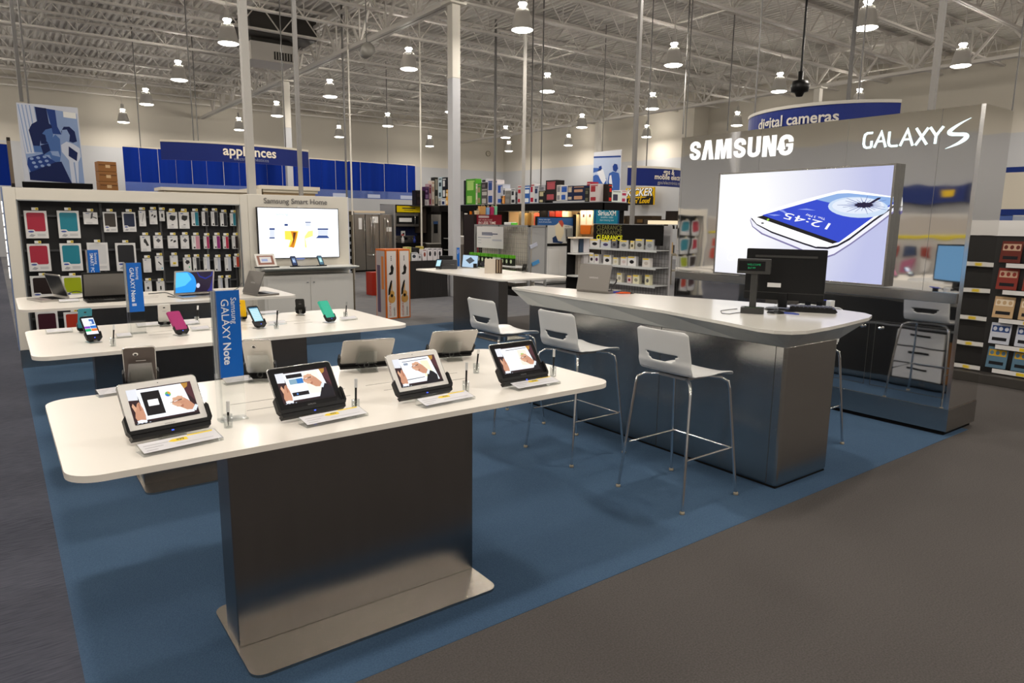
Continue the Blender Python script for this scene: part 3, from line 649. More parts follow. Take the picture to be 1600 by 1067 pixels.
for (q, c, r) in BIG:
    yf = HY+.075
    a = U(q[0], q[1], y=yf); b = U(q[2], q[3], y=yf); cx, cz = (a.x+b.x)/2, (a.z+b.z)/2; w, hh = (b.x-a.x)*.99, (a.z-b.z)*.98
    small = w < .19
    lb = 'white carded %s, %s of the accessory wall' % ({'red': 'red tablet cover', 'teal': 'teal tablet cover', 'greydark': 'small dark grey cover', 'navy': 'small glossy navy cover', 'white': 'plain white tablet cover', 'black': 'black tablet cover', 'brown': 'dark brown tablet cover', 'lime': 'lime green tablet cover', 'maroon': 'maroon tablet cover', 'orange': 'orange tablet cover'}[c], rown[r])
    t = thing('tablet_cover_pack', lb, 'package', (cx, yf, cz-hh/2), 0, 'tablet covers hanging on the accessory wall')
    mb = MB(frame((-w/2, 0, 0), (1, 0, 0), (0, 0, 1))); mb.box(0, w, 0, hh, -.028, 0, PK); mb.build('box', t, bev=.002)
    mb = MB(frame((-w/2, -.0006, 0), (1, 0, 0), (0, 0, 1)))
    ih = hh*.22
    if c == 'white': cm = mat('cover_white', (.60, .60, .60), rough=.3)
    else: cm = mat('cover_'+c, colname[c], rough=.35)
    poly2(mb, rr(w*.10, ih+.01, w*.90, hh*.93, w*.08), cm, 0); mb.build('cover', t)
    mb = MB(frame((-w/2, -.0012, 0), (1, 0, 0), (0, 0, 1)))
    poly2(mb, [(w*.1, ih*.2), (w*.40, ih*.2), (w*.45, ih*1.05), (w*.36, ih*1.45), (w*.1, ih*1.45)], PK, 0)
    poly2(mb, ell(w*.24, ih*1.12, w*.13, ih*.14), INKB, 1); poly2(mb, [(w*.12, ih*.35), (w*.3, ih*.25), (w*.42, ih*.55), (w*.24, ih*.75)], INKL, 1)
    for k in range(2): poly2(mb, rect(w*.50, ih*(.42+.22*k), w*.88, ih*(.50+.22*k)), INKL, 1)
    mb.build('printed_corner', t)
    hook(cx, cz+hh/2+.008, 'the '+lb.replace('white carded ', '').replace(' of the accessory wall', ''))
SM = []
for q, c, r in (((875, 250, 1070, 405), 'adapter', 1),): SM.append((zz(20, 300, 8, q), c, r, 'small white box with a black cable adapter picture'))
S2 = [((130, 230, 232, 430), 'stylus', 1, 'narrow white pack with a stylus picture'), ((262, 225, 372, 405), 'plugs', 1, 'white pack with two small black plugs'), ((388, 232, 463, 365), 'dot', 1, 'smallest white pack with one black square'),
      ((480, 245, 628, 460), 'dock', 1, 'white pack with a black dock, left of the two yellow-capped'), ((630, 245, 775, 460), 'dock', 1, 'white pack with a black dock, right of the two yellow-capped'),
      ((790, 245, 890, 425), 'teal', 1, 'phone cover pack, glossy teal, wider one'), ((918, 240, 1010, 425), 'black', 1, 'phone cover pack, black, left of three'), ((1035, 240, 1130, 425), 'black', 1, 'phone cover pack, black, middle of three'),
      ((1150, 258, 1245, 430), 'black', 1, 'phone cover pack, black, right of three'), ((1275, 262, 1355, 425), 'teal', 1, 'phone cover pack, teal, at the right end'),
      ((150, 545, 290, 745), 'mount', 2, 'white pack with a black car mount'), ((315, 545, 440, 705), 'chip', 2, 'white pack with a flat grey square device'), ((495, 545, 630, 705), 'plugs', 2, 'white pack with a black battery charger'),
      ((655, 540, 770, 710), 'chip', 2, 'white pack with a black flat hub'), ((795, 545, 905, 715), 'pink', 2, 'phone cover pack, pale pink'), ((945, 550, 1025, 710), 'magenta', 2, 'phone cover pack, magenta'),
      ((1065, 545, 1160, 710), 'purple', 2, 'phone cover pack, purple'), ((1185, 550, 1265, 710), 'crimson', 2, 'phone cover pack, crimson'), ((1300, 545, 1385, 710), 'brown', 2, 'phone cover pack, dark brown'),
      ((185, 830, 300, 1005), 'lines', 3, 'grey-white pack with fine print only'), ((340, 800, 450, 980), 'stick', 3, 'white pack with a short black stick'), ((525, 795, 630, 930), 'yellow', 3, 'white pack with a yellow spot near its base'),
      ((690, 820, 800, 990), 'mouse', 3, 'white pack with a dark mouse shape'), ((810, 815, 905, 985), 'black', 3, 'phone cover pack, black and white'), ((945, 815, 1030, 990), 'white', 3, 'phone cover pack, white, left of three'),
      ((1080, 820, 1165, 990), 'white', 3, 'phone cover pack, white, middle of three'), ((1210, 815, 1295, 985), 'white', 3, 'phone cover pack, white, right of three'), ((1320, 805, 1395, 940), 'redorange', 3, 'phone cover pack, red-orange')]
for q, c, r, n_ in S2: SM.append((zz(200, 300, 8, q), c, r, n_))
for q, c, r, n_ in (((205, 315, 305, 455), 'dot', 4, 'pale pack with a dark blue dot'), ((355, 318, 465, 455), 'dot2', 4, 'pale pack with a small black device'), ((1130, 280, 1190, 440), 'white', 4, 'narrow white phone cover pack, left one'), ((1215, 275, 1290, 440), 'black', 4, 'narrow dark phone cover pack, right one')): SM.append((zz(200, 400, 8, q), c, r, n_))
srow = {1: 'top row', 2: 'second row', 3: 'third row', 4: 'row behind the laptops'}
for (q, c, r, n_) in SM:
    yf = HY+.085
    a = U(q[0], q[1], y=yf); b = U(q[2], q[3], y=yf); cx, cz = (a.x+b.x)/2, (a.z+b.z)/2; w, hh = (b.x-a.x)*.98, (a.z-b.z)*.98
    lb = n_+', '+srow[r]
    t = thing('accessory_pack', lb, 'package', (cx, yf, cz-hh/2), 0, 'small accessory packs on the right half of the fixture')
    mb = MB(frame((-w/2, 0, 0), (1, 0, 0), (0, 0, 1))); mb.box(0, w, 0, hh, -.04, 0, PK); mb.build('box', t, bev=.0015)
    mb = MB(frame((-w/2, -.0006, 0), (1, 0, 0), (0, 0, 1)))
    if c in colname:
        poly2(mb, rect(w*.48, hh*.03, w*.97, hh*.97), mat('cover_'+c, colname[c], rough=.35) if c != 'white' else mat('cover_pale', (.50, .52, .58), rough=.3), 0)
        poly2(mb, ell(w*.28, hh*.12, w*.13, hh*.07, 8), INK, 1); poly2(mb, rect(w*.2, hh*.45, w*.27, hh*.9), INKL, 1)
    else:
        dcol = INK
        if c == 'stylus': poly2(mb, [(w*.38, hh*.28), (w*.42, hh*.27), (w*.74, hh*.82), (w*.68, hh*.84)], dcol, 0)
        elif c == 'dock':
            poly2(mb, [(w*.25, hh*.55), (w*.55, hh*.46), (w*.78, hh*.55), (w*.84, hh*.76), (w*.35, hh*.80), (w*.25, hh*.7)], dcol, 0); poly2(mb, rect(w*.4, hh*.22, w*.6, hh*.26), dcol, 0); poly2(mb, rect(w*.2, hh*.98, w*.8, hh*1.10), TAGY, 0)
        elif c == 'mount': poly2(mb, [(w*.32, hh*.6), (w*.5, hh*.5), (w*.6, hh*.35), (w*.85, hh*.38), (w*.62, hh*.7), (w*.52, hh*.82), (w*.35, hh*.78)], dcol, 0)
        elif c == 'chip': poly2(mb, [(w*.25, hh*.62), (w*.52, hh*.45), (w*.82, hh*.62), (w*.52, hh*.8)], mat('ink_mid', (.08, .08, .09)), 0)
        elif c == 'plugs': poly2(mb, [(w*.22, hh*.55), (w*.45, hh*.6), (w*.5, hh*.72), (w*.3, hh*.7)], dcol, 0); poly2(mb, [(w*.55, hh*.45), (w*.82, hh*.52), (w*.8, hh*.66), (w*.55, hh*.62)], dcol, 0)
        elif c == 'mouse': poly2(mb, [(w*.2, hh*.66), (w*.45, hh*.50), (w*.8, hh*.62), (w*.75, hh*.78), (w*.4, hh*.84)], dcol, 0); poly2(mb, rect(w*.65, hh*.25, w*.8, hh*.36), mat('ink_green', (.02, .5, .2)), 0)
        elif c == 'stick': poly2(mb, [(w*.3, hh*.58), (w*.38, hh*.64), (w*.75, hh*.44), (w*.68, hh*.37)], dcol, 0); poly2(mb, ell(w*.8, hh*.15, w*.1, hh*.05, 8), mat('ink_cyan', (.02, .3, .5)), 0)
        elif c == 'yellow': poly2(mb, rect(w*.3, hh*.2, w*.75, hh*.4), TAGY, 0); poly2(mb, rect(w*.4, hh*.27, w*.65, hh*.33), INK, 1)
        elif c == 'dot': poly2(mb, ell(w*.45, hh*.4, w*.17, hh*.13, 10) if r == 4 else rect(w*.35, hh*.35, w*.68, hh*.72), dcol, 0)
        elif c == 'dot2': poly2(mb, rr(w*.4, hh*.25, w*.6, hh*.6, w*.05), dcol, 0)
        elif c == 'adapter': poly2(mb, [(w*.48, hh*.45), (w*.62, hh*.5), (w*.70, hh*.95), (w*.56, hh*.92)], mat('ink_mid', (.08, .08, .09)), 0); poly2(mb, [(w*.62, hh*.6), (w*.95, hh*.45), (w*.9, hh*.55), (w*.68, hh*.64)], dcol, 1)
        poly2(mb, ell(w*.3, hh*.9, w*.16, hh*.025, 8), INKB, 1)
        for k in range(3): poly2(mb, rect(w*.15, hh*(.06+.05*k), w*.6, hh*(.075+.05*k)), INKL, 1)
    mb.build('printed_front', t)
    hook(cx, cz+hh/2+.012, 'the '+n_+', '+srow[r], L=.09)

# ---------------- tablets, phones, laptops ----------------
def hand_picture(mb, w, hgt, kind):
    """the demo picture: two hands working on a white sheet; x 0..1, y 0..1 scaled by w,hgt"""
    def P(pts): return [(x*w, y*hgt) for x, y in pts]
    e = lambda c, s=1.0: em(c, s)
    poly2(mb, rect(0, 0, w, hgt), e('3a1f26', .8), 0)
    poly2(mb, P([(0, .70), (.14, .68), (.16, 1), (0, 1)]), e('f2f4fb'), 1)
    poly2(mb, P([(.18, .10), (.93, .10), (.86, .97), (.14, .97)]), e('f6faff', 1.15), 1)
    poly2(mb, P([(.86, .97), (.88, .70), (1, .40), (1, 1)]), e('5a3038', .9), 2)
    poly2(mb, P([(.84, .97), (.87, .80), (.93, .86), (.95, .97)]), e('c9933f', .9), 3)
    poly2(mb, P([(0, 0), (1, 0), (1, .06), (0, .05)]), e('181018', .6), 2)
    for k in range(4): poly2(mb, P(rect(.03+.06*k, .015, .055+.06*k, .035)), e('b8c0d0'), 3)
    if kind == 0:
        poly2(mb, P([(.21, .20), (.49, .20), (.48, .88), (.20, .88)]), e('120d18', .6), 2); poly2(mb, P(rr(.27, .46, .43, .64, .01)), e('ffffff', 1.1), 3)
        poly2(mb, P([(.50, .20), (.84, .16), (.80, .92), (.49, .92)]), e('fbfcf4', 1.1), 2)
        poly2(mb, P(ell(.60, .72, .045, .075)), e('6cc36a'), 3); poly2(mb, P(ell(.60, .72, .045, .075, 8, 0, 90)+[(.60, .72)]), e('f0a030'), 4); poly2(mb, P(ell(.60, .72, .045, .075, 8, 180, 300)+[(.60, .72)]), e('3a7fd8'), 4)
        hx, hy = .62, .42
    elif kind == 1:
        poly2(mb, P([(.19, .80), (.49, .80), (.49, .92), (.185, .92)]), e('191020', .6), 2)
        poly2(mb, P([(.22, .60), (.36, .60), (.36, .76), (.22, .76)]), e('8fb3c8'), 2); poly2(mb, P([(.36, .60), (.48, .60), (.48, .76), (.36, .76)]), e('2f7fd0'), 2)
        poly2(mb, P([(.21, .22), (.52, .22), (.52, .34), (.205, .34)]), e('191020', .6), 2); poly2(mb, P(ell(.30, .28, .018, .03, 10)), e('5a90e0'), 3)
        poly2(mb, P([(.53, .24), (.84, .18), (.80, .95), (.52, .95)]), e('faf8e8', 1.1), 2)
        hx, hy = .48, .66
    elif kind == 2:
        poly2(mb, P([(.20, .86), (.80, .88), (.80, .90), (.20, .88)]), e('3a2a40', .7), 2); poly2(mb, P([(.62, .25), (.84, .22), (.80, .82), (.62, .84)]), e('f2f0d0', 1.1), 2)
        poly2(mb, P([(.22, .74), (.32, .74), (.32, .82), (.22, .82)]), e('9ba6b8'), 3); poly2(mb, P([(.18, .22), (.60, .24), (.60, .26), (.18, .245)]), e('22182a', .7), 2)
        hx, hy = .38, .62
    else:
        poly2(mb, P([(.26, .88), (.84, .90), (.84, .92), (.26, .90)]), e('4a2a30', .7), 2)
        for k in range(4): poly2(mb, P([(.27, .36+.12*k), (.52, .36+.12*k), (.52, .365+.12*k), (.27, .365+.12*k)]), e('aab6cc'), 3)
        poly2(mb, P([(.56, .26), (.82, .22), (.80, .84), (.56, .86)]), e('f4ecdc', 1.1), 2); poly2(mb, P([(.62, .62), (.72, .60), (.72, .70), (.64, .72)]), e('b8d070'), 3)
        hx, hy = .58, .48
    sk, sk2, sk3 = e('d59a7c'), e('e4b090'), e('b87a60')
    # left hand holding the tablet
    poly2(mb, P([(.06, .05), (.17, .05), (.185, .22), (.175, .42), (.14, .62), (.105, .58), (.05, .34), (.03, .2)]), sk, 5)
    poly2(mb, P([(.05, .34), (.02, .52), (.045, .60), (.085, .46)]), sk2, 6); poly2(mb, P([(.12, .36), (.15, .38), (.135, .60), (.118, .56)]), sk3, 6)
    poly2(mb, P([(.05, .03), (.18, .03), (.185, .09), (.10, .12), (.04, .10)]), e('f4f8ff', 1.1), 6)
    # writing hand
    def H(pts): return P([(hx+x, hy+y) for x, y in pts])
    poly2(mb, H([(0, .02), (.04, .10), (.12, .15), (.20, .13), (.26, .04), (.34, -.14), (.28, -.26), (.20, -.24), (.12, -.14), (.06, -.06), (.01, -.02)]), sk, 6)
    poly2(mb, H([(0, .02), (.03, .13), (.12, .20), (.19, .17), (.15, .11), (.07, .09)]), sk2, 7); poly2(mb, H([(.01, -.03), (.06, .02), (.13, .02), (.12, -.05), (.05, -.08)]), sk2, 7)
    poly2(mb, H([(.05, -.10), (.11, -.04), (.17, -.08), (.15, -.15)]), sk3, 7)
    for fx, fy, gx, gy, ww in ((.045, .135, .185, .150, .050), (.055, .070, .20, .085, .046), (.075, .010, .20, .030, .042)):       # curled fingers
        L_ = math.hypot(gx-fx, gy-fy); ux, uy = (gx-fx)/L_, (gy-fy)/L_; a_ = math.atan2(uy, ux)
        cap = [(fx+ww*.5*cos(a_+pi/2+pi*i/6), fy+ww*.6*sin(a_+pi/2+pi*i/6)) for i in range(7)]
        poly2(mb, H(cap+[(gx+uy*ww*.5, gy-ux*ww*.6), (gx-uy*ww*.5, gy+ux*ww*.6)]), sk2 if fy > .05 else sk, 7)
        poly2(mb, H([(fx+.01, fy-ww*.62), (gx, gy-ww*.62), (gx, gy-ww*.72), (fx+.01, fy-ww*.72)]), sk3, 8)
    poly2(mb, H([(.10, -.13), (.03, -.07), (-.01, -.01), (.015, .02), (.07, -.02), (.15, -.06)]), sk2, 8)        # thumb
    poly2(mb, H([(-.03, .035), (.16, .095), (.165, .070), (-.03, .025)]), e('2a2630', .6), 9); poly2(mb, H([(.03, .052), (.09, .071), (.092, .055), (.03, .036)]), e('f4f4f8'), 10)
    poly2(mb, H([(.28, -.26), (.35, -.12), (.385, -.17), (.33, -.31)]), e('e8f2ff', 1.1), 7)
    if kind in (1, 2, 3):
        poly2(mb, [(min(x, w), max(y, 0)) for x, y in H([(.30, -.30), (.385, -.17), (.46, -.24), (.52, -.36), (.5, -.62), (.20, -.62)])], e('181424', .6), 6)
def tablet(name, label, pos, yaw, tilt, w, hgt, body, kind, dock=True, rear=False, grp=None):
    """stands on a dock; local -y is towards its viewer"""
    t = thing(name, label, 'tablet', pos, yaw, grp)
    M = Matrix.Translation((0, 0, .036)) @ Matrix.Rotation(tilt, 4, 'X') @ Matrix.Translation((-w/2, .0, 0))
    M0 = Matrix.Translation((0, 0, .036)) @ Matrix.Rotation(tilt, 4, 'X')
    bm = {'white': mat('tablet_white', (.78, .76, .73), rough=.2), 'black': mat('tablet_black', (.012, .012, .014), rough=.15), 'silver': SILVER, 'dark': mat('tablet_darkback', (.075, .06, .055), rough=.3, metal=.5)}[body]
    mb = MB(M); mb.prism(rr(0, 0, w, hgt, .012, 5), 0, .0095, bm, smooth=True); mb.build('body', t, bev=.002)
    edge = mat('tablet_edge', (.55, .54, .52), rough=.25, metal=.9)
    mb = MB(M); pp = rr(-.0012, -.0012, w+.0012, hgt+.0012, .013, 5); pp.append(pp[0]); mb.path([(x, y, .0045) for x, y in pp], .0035, edge, 6, False); mb.build('metal_rim', t)
    if not rear:
        b = .022
        mb = MB(M @ Matrix.Translation((b, b, .0100))); hand_picture(mb, w-2*b, hgt-2*b-.002, kind); mb.build('screen', t)
        mb = MB(M); put_text(mb, 'SAMSUNG', mat('logo_grey', (.25, .25, .25)), w/2, .007, size=.0075, align='c', z=.0099); mb.lathe([(.0, .0102), (.002, .0101)], INK, 8, (w/2, hgt-.011, 0)); mb.build('bezel_marks', t)
    else:
        mb = MB(M)
        ly = hgt*.80 if w < hgt else hgt*.5
        if w < hgt: mb.lathe([(.0001, -.0015), (.009, -.0015), (.011, 0)], mat('lens_ring', (.6, .6, .58), rough=.2, metal=.8), 14, (w*.62, hgt*.82, 0)); mb.lathe([(.0001, -.0018), (.006, -.0018)], INK, 12, (w*.62, hgt*.82, 0)); mb.box(w*.30, w*.62, hgt*.62, hgt*.632, -.0006, 0, mat('logo_pale', (.6, .58, .55)))
        else: mb.box(w*.35, w*.65, hgt-.004, hgt+.002, -.001, .003, mat('slot_pale', (.6, .58, .56)))
        mb.build('rear_marks', t)
    if dock:
        mb = MB(M0)
        mb.prism([(-w/2-.004, -.014), (w/2+.004, -.014), (w/2+.012, .0), (w/2+.012, .05), (w/2+.004, .06), (w/2+.002, .0), (-w/2-.002, .0), (-w/2-.004, .06), (-w/2-.012, .05), (-w/2-.012, .0)], -.004, .022, BLACK)
        mb.prism([(-w/2+.0, -.030), (w/2-.0, -.030), (w/2+.004, -.0145), (-w/2-.004, -.0145)], -.012, .018, BLACK)
        dk_ = mb.build('dock', t, bev=.002)
        mb = MB(M0); mb.box(-.004, .004, -.024, -.020, .0182, .0190, em('3a5cff', 2.0)); mb.build('status_light', dk_)
    mb = MB(); L = hgt*.75*cos(tilt)
    mb.box(-.045, .045, -.03, L+.02, 0, .004, CLEAR); mb.box(-.045, -.041, .0, L, .004, .03, CLEAR); mb.box(.041, .045, .0, L, .004, .03, CLEAR)
    mb.box(-.04, .04, -.045, -.03, .0, .022, CLEAR)
    q = [(-.055, .012), (.055, .012), (.045, hgt*.62), (-.045, hgt*.62)]
    mb.M = M0; mb.prism(q, -.018, -.014, CLEAR)
    mb.build('acrylic_stand', t)
    if rear:
        mb = MB(); pts_ = [(.012*cos(a*pi/5)+.0, L*.35+.0, .03+.014*sin(a*pi/5)) for a in range(11)]; mb.path(pts_, .003, CLEAR, 6); mb.build('cable_loop', t)
    return t
def placard(x, y, yaw, w, d, label, yellow=True, z=TZ):
    t = thing('price_placard', label, 'price card', (x, y, z+.0005), yaw)
    mb = MB(); mb.add([(a, b, c) for a in (-w/2, w/2) for b, c in ((-d/2, .0), (-d/2, .010), (d/2, .026), (d/2, 0))], [(0, 1, 2, 3), (7, 6, 5, 4), (0, 4, 5, 1), (1, 5, 6, 2), (2, 6, 7, 3), (3, 7, 4, 0)], CLEAR); mb.build('acrylic_block', t)
    sl = math.atan2(.016, d)
    M = Matrix.Translation((-w/2, -d/2, .0106)) @ Matrix.Rotation(sl, 4, 'X')
    mb = MB(M); poly2(mb, rect(.004, .004, w-.004, d/cos(sl)-.004), mat('placard_paper', (.66, .65, .68), rough=.5), 0)
    for k in range(3): poly2(mb, rect(w*.06, d*(.2+.22*k), w*(.20+.08*((k*7) % 3)), d*(.24+.22*k)), INKL, 1)
    poly2(mb, rect(w*.42, d*.3, w*.9, d*.33), INKL, 1)
    if yellow:
        poly2(mb, [(w*.36, d*.66), (w*.42, d*.54), (w*.60, d*.54), (w*.60, d*.80), (w*.42, d*.80)], TAGY, 1); poly2(mb, rect(w*.62, d*.84, w*.95, d*.95), TAGY, 1)
        put_text(mb, '499', INK, w*.46, d*.60, size=d*.24, z=.001)
    mb.build('printed_card', t); return t
def pen_holder(x, y, label, z=TZ, yaw=0, tilt=.12, capm=None, hgt=.13):
    t = thing('stylus_holder', label, 'stylus stand', (x, y, z+.0005), yaw)
    mb = MB(); mb.lathe([(.016, 0), (.016, .05), (.0135, .05), (.0135, .004), (.0, .004)], CLEAR, 16); mb.disc(.016, CLEAR, 16, (0, 0, 0.0005), False); mb.build('acrylic_cup', t)
    mb = MB(Matrix.Rotation(tilt, 4, 'Y')); mb.path([(0, 0, .006), (0, 0, .03), (0, 0, .10)], [.001, .0042, .0045], BLACK, 8); mb.path([(0, 0, .10), (0, 0, hgt)], .0062, capm or CLEAR, 10)
    mb.build('stylus', t); return t
def floorpt(px, py, z=TZ): p = U(px, py, z=z); return p.x, p.y
T1 = R(54)
for (pl, pr_), yw, kind, body, lab in ((((196, 691), (335, 662)), 9, 0, 'white', 'white framed tablet at the left, black dock'), (((432, 656), (547, 634)), 6, 1, 'black', 'black framed tablet in front of the blue sign, leftmost black one'),
                                   (((618, 626), (714, 608)), 4, 2, 'white', 'white framed tablet between the two black ones'), (((785, 602), (860, 590)), 1, 3, 'black', 'black framed tablet at the right end of the table')):
    a = U(*pl, z=TZ+.02); b = U(*pr_, z=TZ+.02); cx, cy = (a.x+b.x)/2, (a.y+b.y)/2
    tablet('tablet', lab+', showing writing hands', (cx, cy+.03, TZ), R(yw), T1, .262, .180, body, kind, grp='tablets along the front of the near table')
for i, (px, py, yw, lab) in enumerate(((283, 697, 9, 'price card with yellow corner before the left white tablet'), (522, 656, 6, 'price card before the left black tablet'), (697, 628, 4, 'price card before the second white tablet'), (836, 603, 1, 'price card before the right black tablet'))):
    x, y = floorpt(px, py); placard(x, y, R(yw), .26, .075, lab)
for px, py, lab in ((357, 668, 'empty clear stylus cup beside the left white tablet'), (556, 643, 'clear stylus cup with a pen, right of the left black tablet'), (728, 612, 'clear stylus cup right of the second white tablet'), (864, 588, 'stylus in a clear cup with frosted cap, right of the right black tablet')):
    x, y = floorpt(px, py); pen_holder(x, y, lab, hgt=.135 if px != 357 else .06, capm=mat('frosted_cap', (.6, .6, .6), rough=.3), tilt=.03)
# rear side tablets (seen from behind)
def back_tablet(px, py, yw, w, hgt, body, lab, tl=55):
    x, y = floorpt(px, py); return tablet('tablet', lab, (x, y, TZ), pi+R(yw), R(tl), w, hgt, body, 0, dock=True, rear=True, grp='tablets facing away on the near table')
back_tablet(222, 607, -8, .122, .192, 'dark', 'dark brown small tablet seen from behind, left of the blue sign', 60)
back_tablet(408, 593, -25, .122, .192, 'silver', 'grey upright small tablet seen from behind, right of the blue sign', 62)
back_tablet(571, 577, -12, .256, .175, 'silver', 'silver wide tablet seen from behind, left of the two wide ones', 50)
back_tablet(703, 560, -14, .256, .175, 'silver', 'silver wide tablet seen from behind, right of the two wide ones', 50)
for px, py, yw, lab in ((178, 616, 8, 'small white card holder at the back left of the near table'), (372, 598, 5, 'small white card holder behind the blue note sign')):
    x, y = floorpt(px, py); placard(x, y, R(yw), .13, .06, lab, False)
x, y = floorpt(650, 608)
for px, py, lab in ((744, 583, 'clear cable guard right of the two wide silver tablets'),):
    x, y = floorpt(px, py); pen_holder(x, y, lab, hgt=.12)
def cable_sign(px, py, W_, ztop, zbot, lines, label, z=TZ, yaw=0, rz=0, lean=0, sizes=(.042, .06)):
    x, y = floorpt(px, py, z)
    t = thing('table_sign', label, 'sign', (x, y, z+.0005), yaw)
    H0 = ztop-z
    mb = MB(); mb.box(-W_/2, W_/2, -.004, .004, 0, H0, CLEAR); mb.box(-W_/2-.012, -W_/2, -.02, .02, 0, H0+.0, CLEAR); mb.box(-W_/2-.01, W_/2, -.03, .03, 0, .006, CLEAR); mb.build('acrylic_holder', t)
    M = frame((-W_/2, -.0050, zbot-z), (1, 0, 0), (0, 0, 1)); hh = ztop-zbot
    mb = MB(M); mb.box(.002, W_-.001, 0, hh-.003, -.008, 0, BLUE); mb.box(-.012, .0, 0, hh-.003, -.012, -.004, mat('sign_edge_grey', (.40, .41, .42), rough=.3)); pn = mb.build('blue_card', t)
    mb = MB(M); TXT = mat('sign_white', (.80, .84, .90), rough=.4)
    put_text(mb, lines[0], TXT, W_*.62, hh-.03, size=sizes[0], rot=-pi/2, z=.0008); put_text(mb, lines[1], TXT, W_*.22, hh-.035, size=sizes[1], rot=-pi/2, z=.0008, bold=.004)
    if len(lines) > 2: 
        w1 = text(lines[1], .004)[1]*sizes[1]; put_text(mb, lines[2], TXT, W_*.22, hh-.035-w1-sizes[1]*.28, size=sizes[1], rot=-pi/2, z=.0008, bold=.022)
    mb.build('card_lettering', pn); return t
def zof(px, py, xy): d = ray(px, py); return CH+d.z*math.hypot(*xy)/math.hypot(d.x, d.y)
x, y = floorpt(368, 655); cable_sign(366, 655, .090, zof(350, 453, (x, y)), zof(358, 589, (x, y)), ('Samsung', 'GALAXY', 'Note'), 'tall blue sign reading Note on the near table', yaw=R(4), sizes=(.029, .040))
x, y = floorpt(217, 521); cable_sign(217, 521, .092, zof(210, 410, (x, y)), zof(215, 487, (x, y)), ('Samsung', 'GALAXY', 'Note II'), 'tall blue sign reading Note II on the middle table', yaw=R(4), sizes=(.024, .036))
x, y = floorpt(152, 463); cable_sign(151, 463, .095, zof(148, 390, (x, y)), zof(148, 436, (x, y)), ('Samsung', 'SMART PC'), 'small blue sign reading Smart PC on the laptop table', yaw=R(4), sizes=(.032, .040))

# phones on the middle table
def phone(px, py, yaw, tilt, kind, label, w=.080, hgt=.150, z=TZ, rear=False, grp=None, dock=True):
    x, y = floorpt(px, py, z)
    t = thing('phone', label, 'phone', (x, y, z), yaw+(pi if rear else 0), grp)
    M0 = Matrix.Translation((0, 0, .030)) @ Matrix.Rotation(tilt, 4, 'X'); M = M0 @ Matrix.Translation((-w/2, 0, 0))
    cols = {'teal': '3f8da0', 'whiteback': 'd6d4d0', 'yellow': 'f0c010', 'magenta': 'a83a72', 'green': '3ec0a4', 'dark': '20201f', 'tiles': '14151a', 'page': '14151a', 'silver': 'a9a6a0'}
    bc = flat(cols[kind], .35)
    mb = MB(M); mb.prism(rr(0, 0, w, hgt, .011, 4), 0, .010, bc if kind not in ('magenta', 'green') else BLACK, smooth=True); mb.build('body', t, bev=.002)
    if kind in ('magenta', 'green'):
        mb = MB(M); mb.prism(rr(-.001, .004, w+.001, hgt+.002, .010, 4), .0105, .0135, bc, smooth=True); mb.prism(rr(-.004, .01, .002, hgt, .002, 2), 0, .0135, bc)
        mb.build('flip_cover', t)
    elif kind == 'tiles' or kind == 'page':
        mb = MB(M @ Matrix.Translation((0, 0, .0103))); X0_, X1_, Y0_, Y1_ = .007, w-.007, .02, hgt-.014; W2, H2 = X1_-X0_, Y1_-Y0_
        def Q(a, b, c, d): return rect(X0_+a*W2, Y0_+b*H2, X0_+c*W2, Y0_+d*H2)
        poly2(mb, Q(0, 0, 1, 1), em('eef8ff', 1.2), 0)
        if kind == 'tiles':
            for a, b, c, d, cc in ((0, .36, .48, .50, '8a4fd0'), (.5, .36, 1, .52, '1f78d8'), (0, .18, .48, .34, '1fb870'), (.5, .18, 1, .34, 'f08030'), (0, .36, .16, .5, 'e04ac0'), (.55, .60, .95, .92, '3a6ab8')): poly2(mb, Q(a, b, c, d), em(cc, 1.0), 1)
            poly2(mb, Q(.55, .64, .75, .80), em('dfeaff', 1.1), 2)
        else:
            poly2(mb, Q(0, .92, 1, 1), em('2a7aa0'), 1); poly2(mb, Q(0, 0, 1, .9), em('a8dce8', 1.1), 1)
            for k in range(6): poly2(mb, Q(.08, .12+k*.12, .9, .16+k*.12), em('e2f4f8', 1.1), 2)
        mb.build('screen', t)
    if rear:
        mb = MB(M); mb.box(w*.42, w*.58, hgt-.030, hgt-.020, -.001, 0, INK); mb.box(w*.36, w*.64, hgt*.62, hgt*.64, -.0006, 0, INKL); mb.build('camera_lens', t)
    if dock:
        mb = MB(M0); mb.prism([(-w/2-.003, -.012), (-w/2+.012, -.026), (w/2-.012, -.026), (w/2+.003, -.012), (w/2+.006, .03), (w/2+.001, .035), (w/2+.001, 0), (-w/2-.001, 0), (-w/2-.001, .035), (-w/2-.006, .03)], -.004, .018, BLACK)
        dk_ = mb.build('dock', t, bev=.0015)
        if not rear: mb = MB(M0); mb.box(-.003, .003, -.012, -.008, .0182, .019, em('3a5cff', 2.0)); mb.build('status_light', dk_)
    mb = MB(); mb.box(-.035, .035, -.035, .05, 0, .004, CLEAR); mb.box(-.012, .012, -.03, -.026, .004, .02, CLEAR); mb.box(-.012, .012, .02, .025, .004, .045, CLEAR); mb.build('acrylic_stand', t)
    return t
G = 'phones on the middle table'
phone(147, 535, R(14), R(52), 'tiles', 'black phone with coloured tile screen at the left end of the middle table', grp=G)
phone(284, 524, R(16), R(48), 'magenta', 'phone in a magenta flip cover on the middle table', grp=G)
phone(406, 513, R(14), R(50), 'page', 'black phone with a pale blue page, right of the near blue sign', grp=G)
phone(516, 504, R(14), R(52), 'green', 'phone in a mint green flip cover at the right of the middle table', grp=G)
phone(133, 519, R(6), R(62), 'teal', 'teal phone back, behind the tile screen phone', rear=True, grp=G)
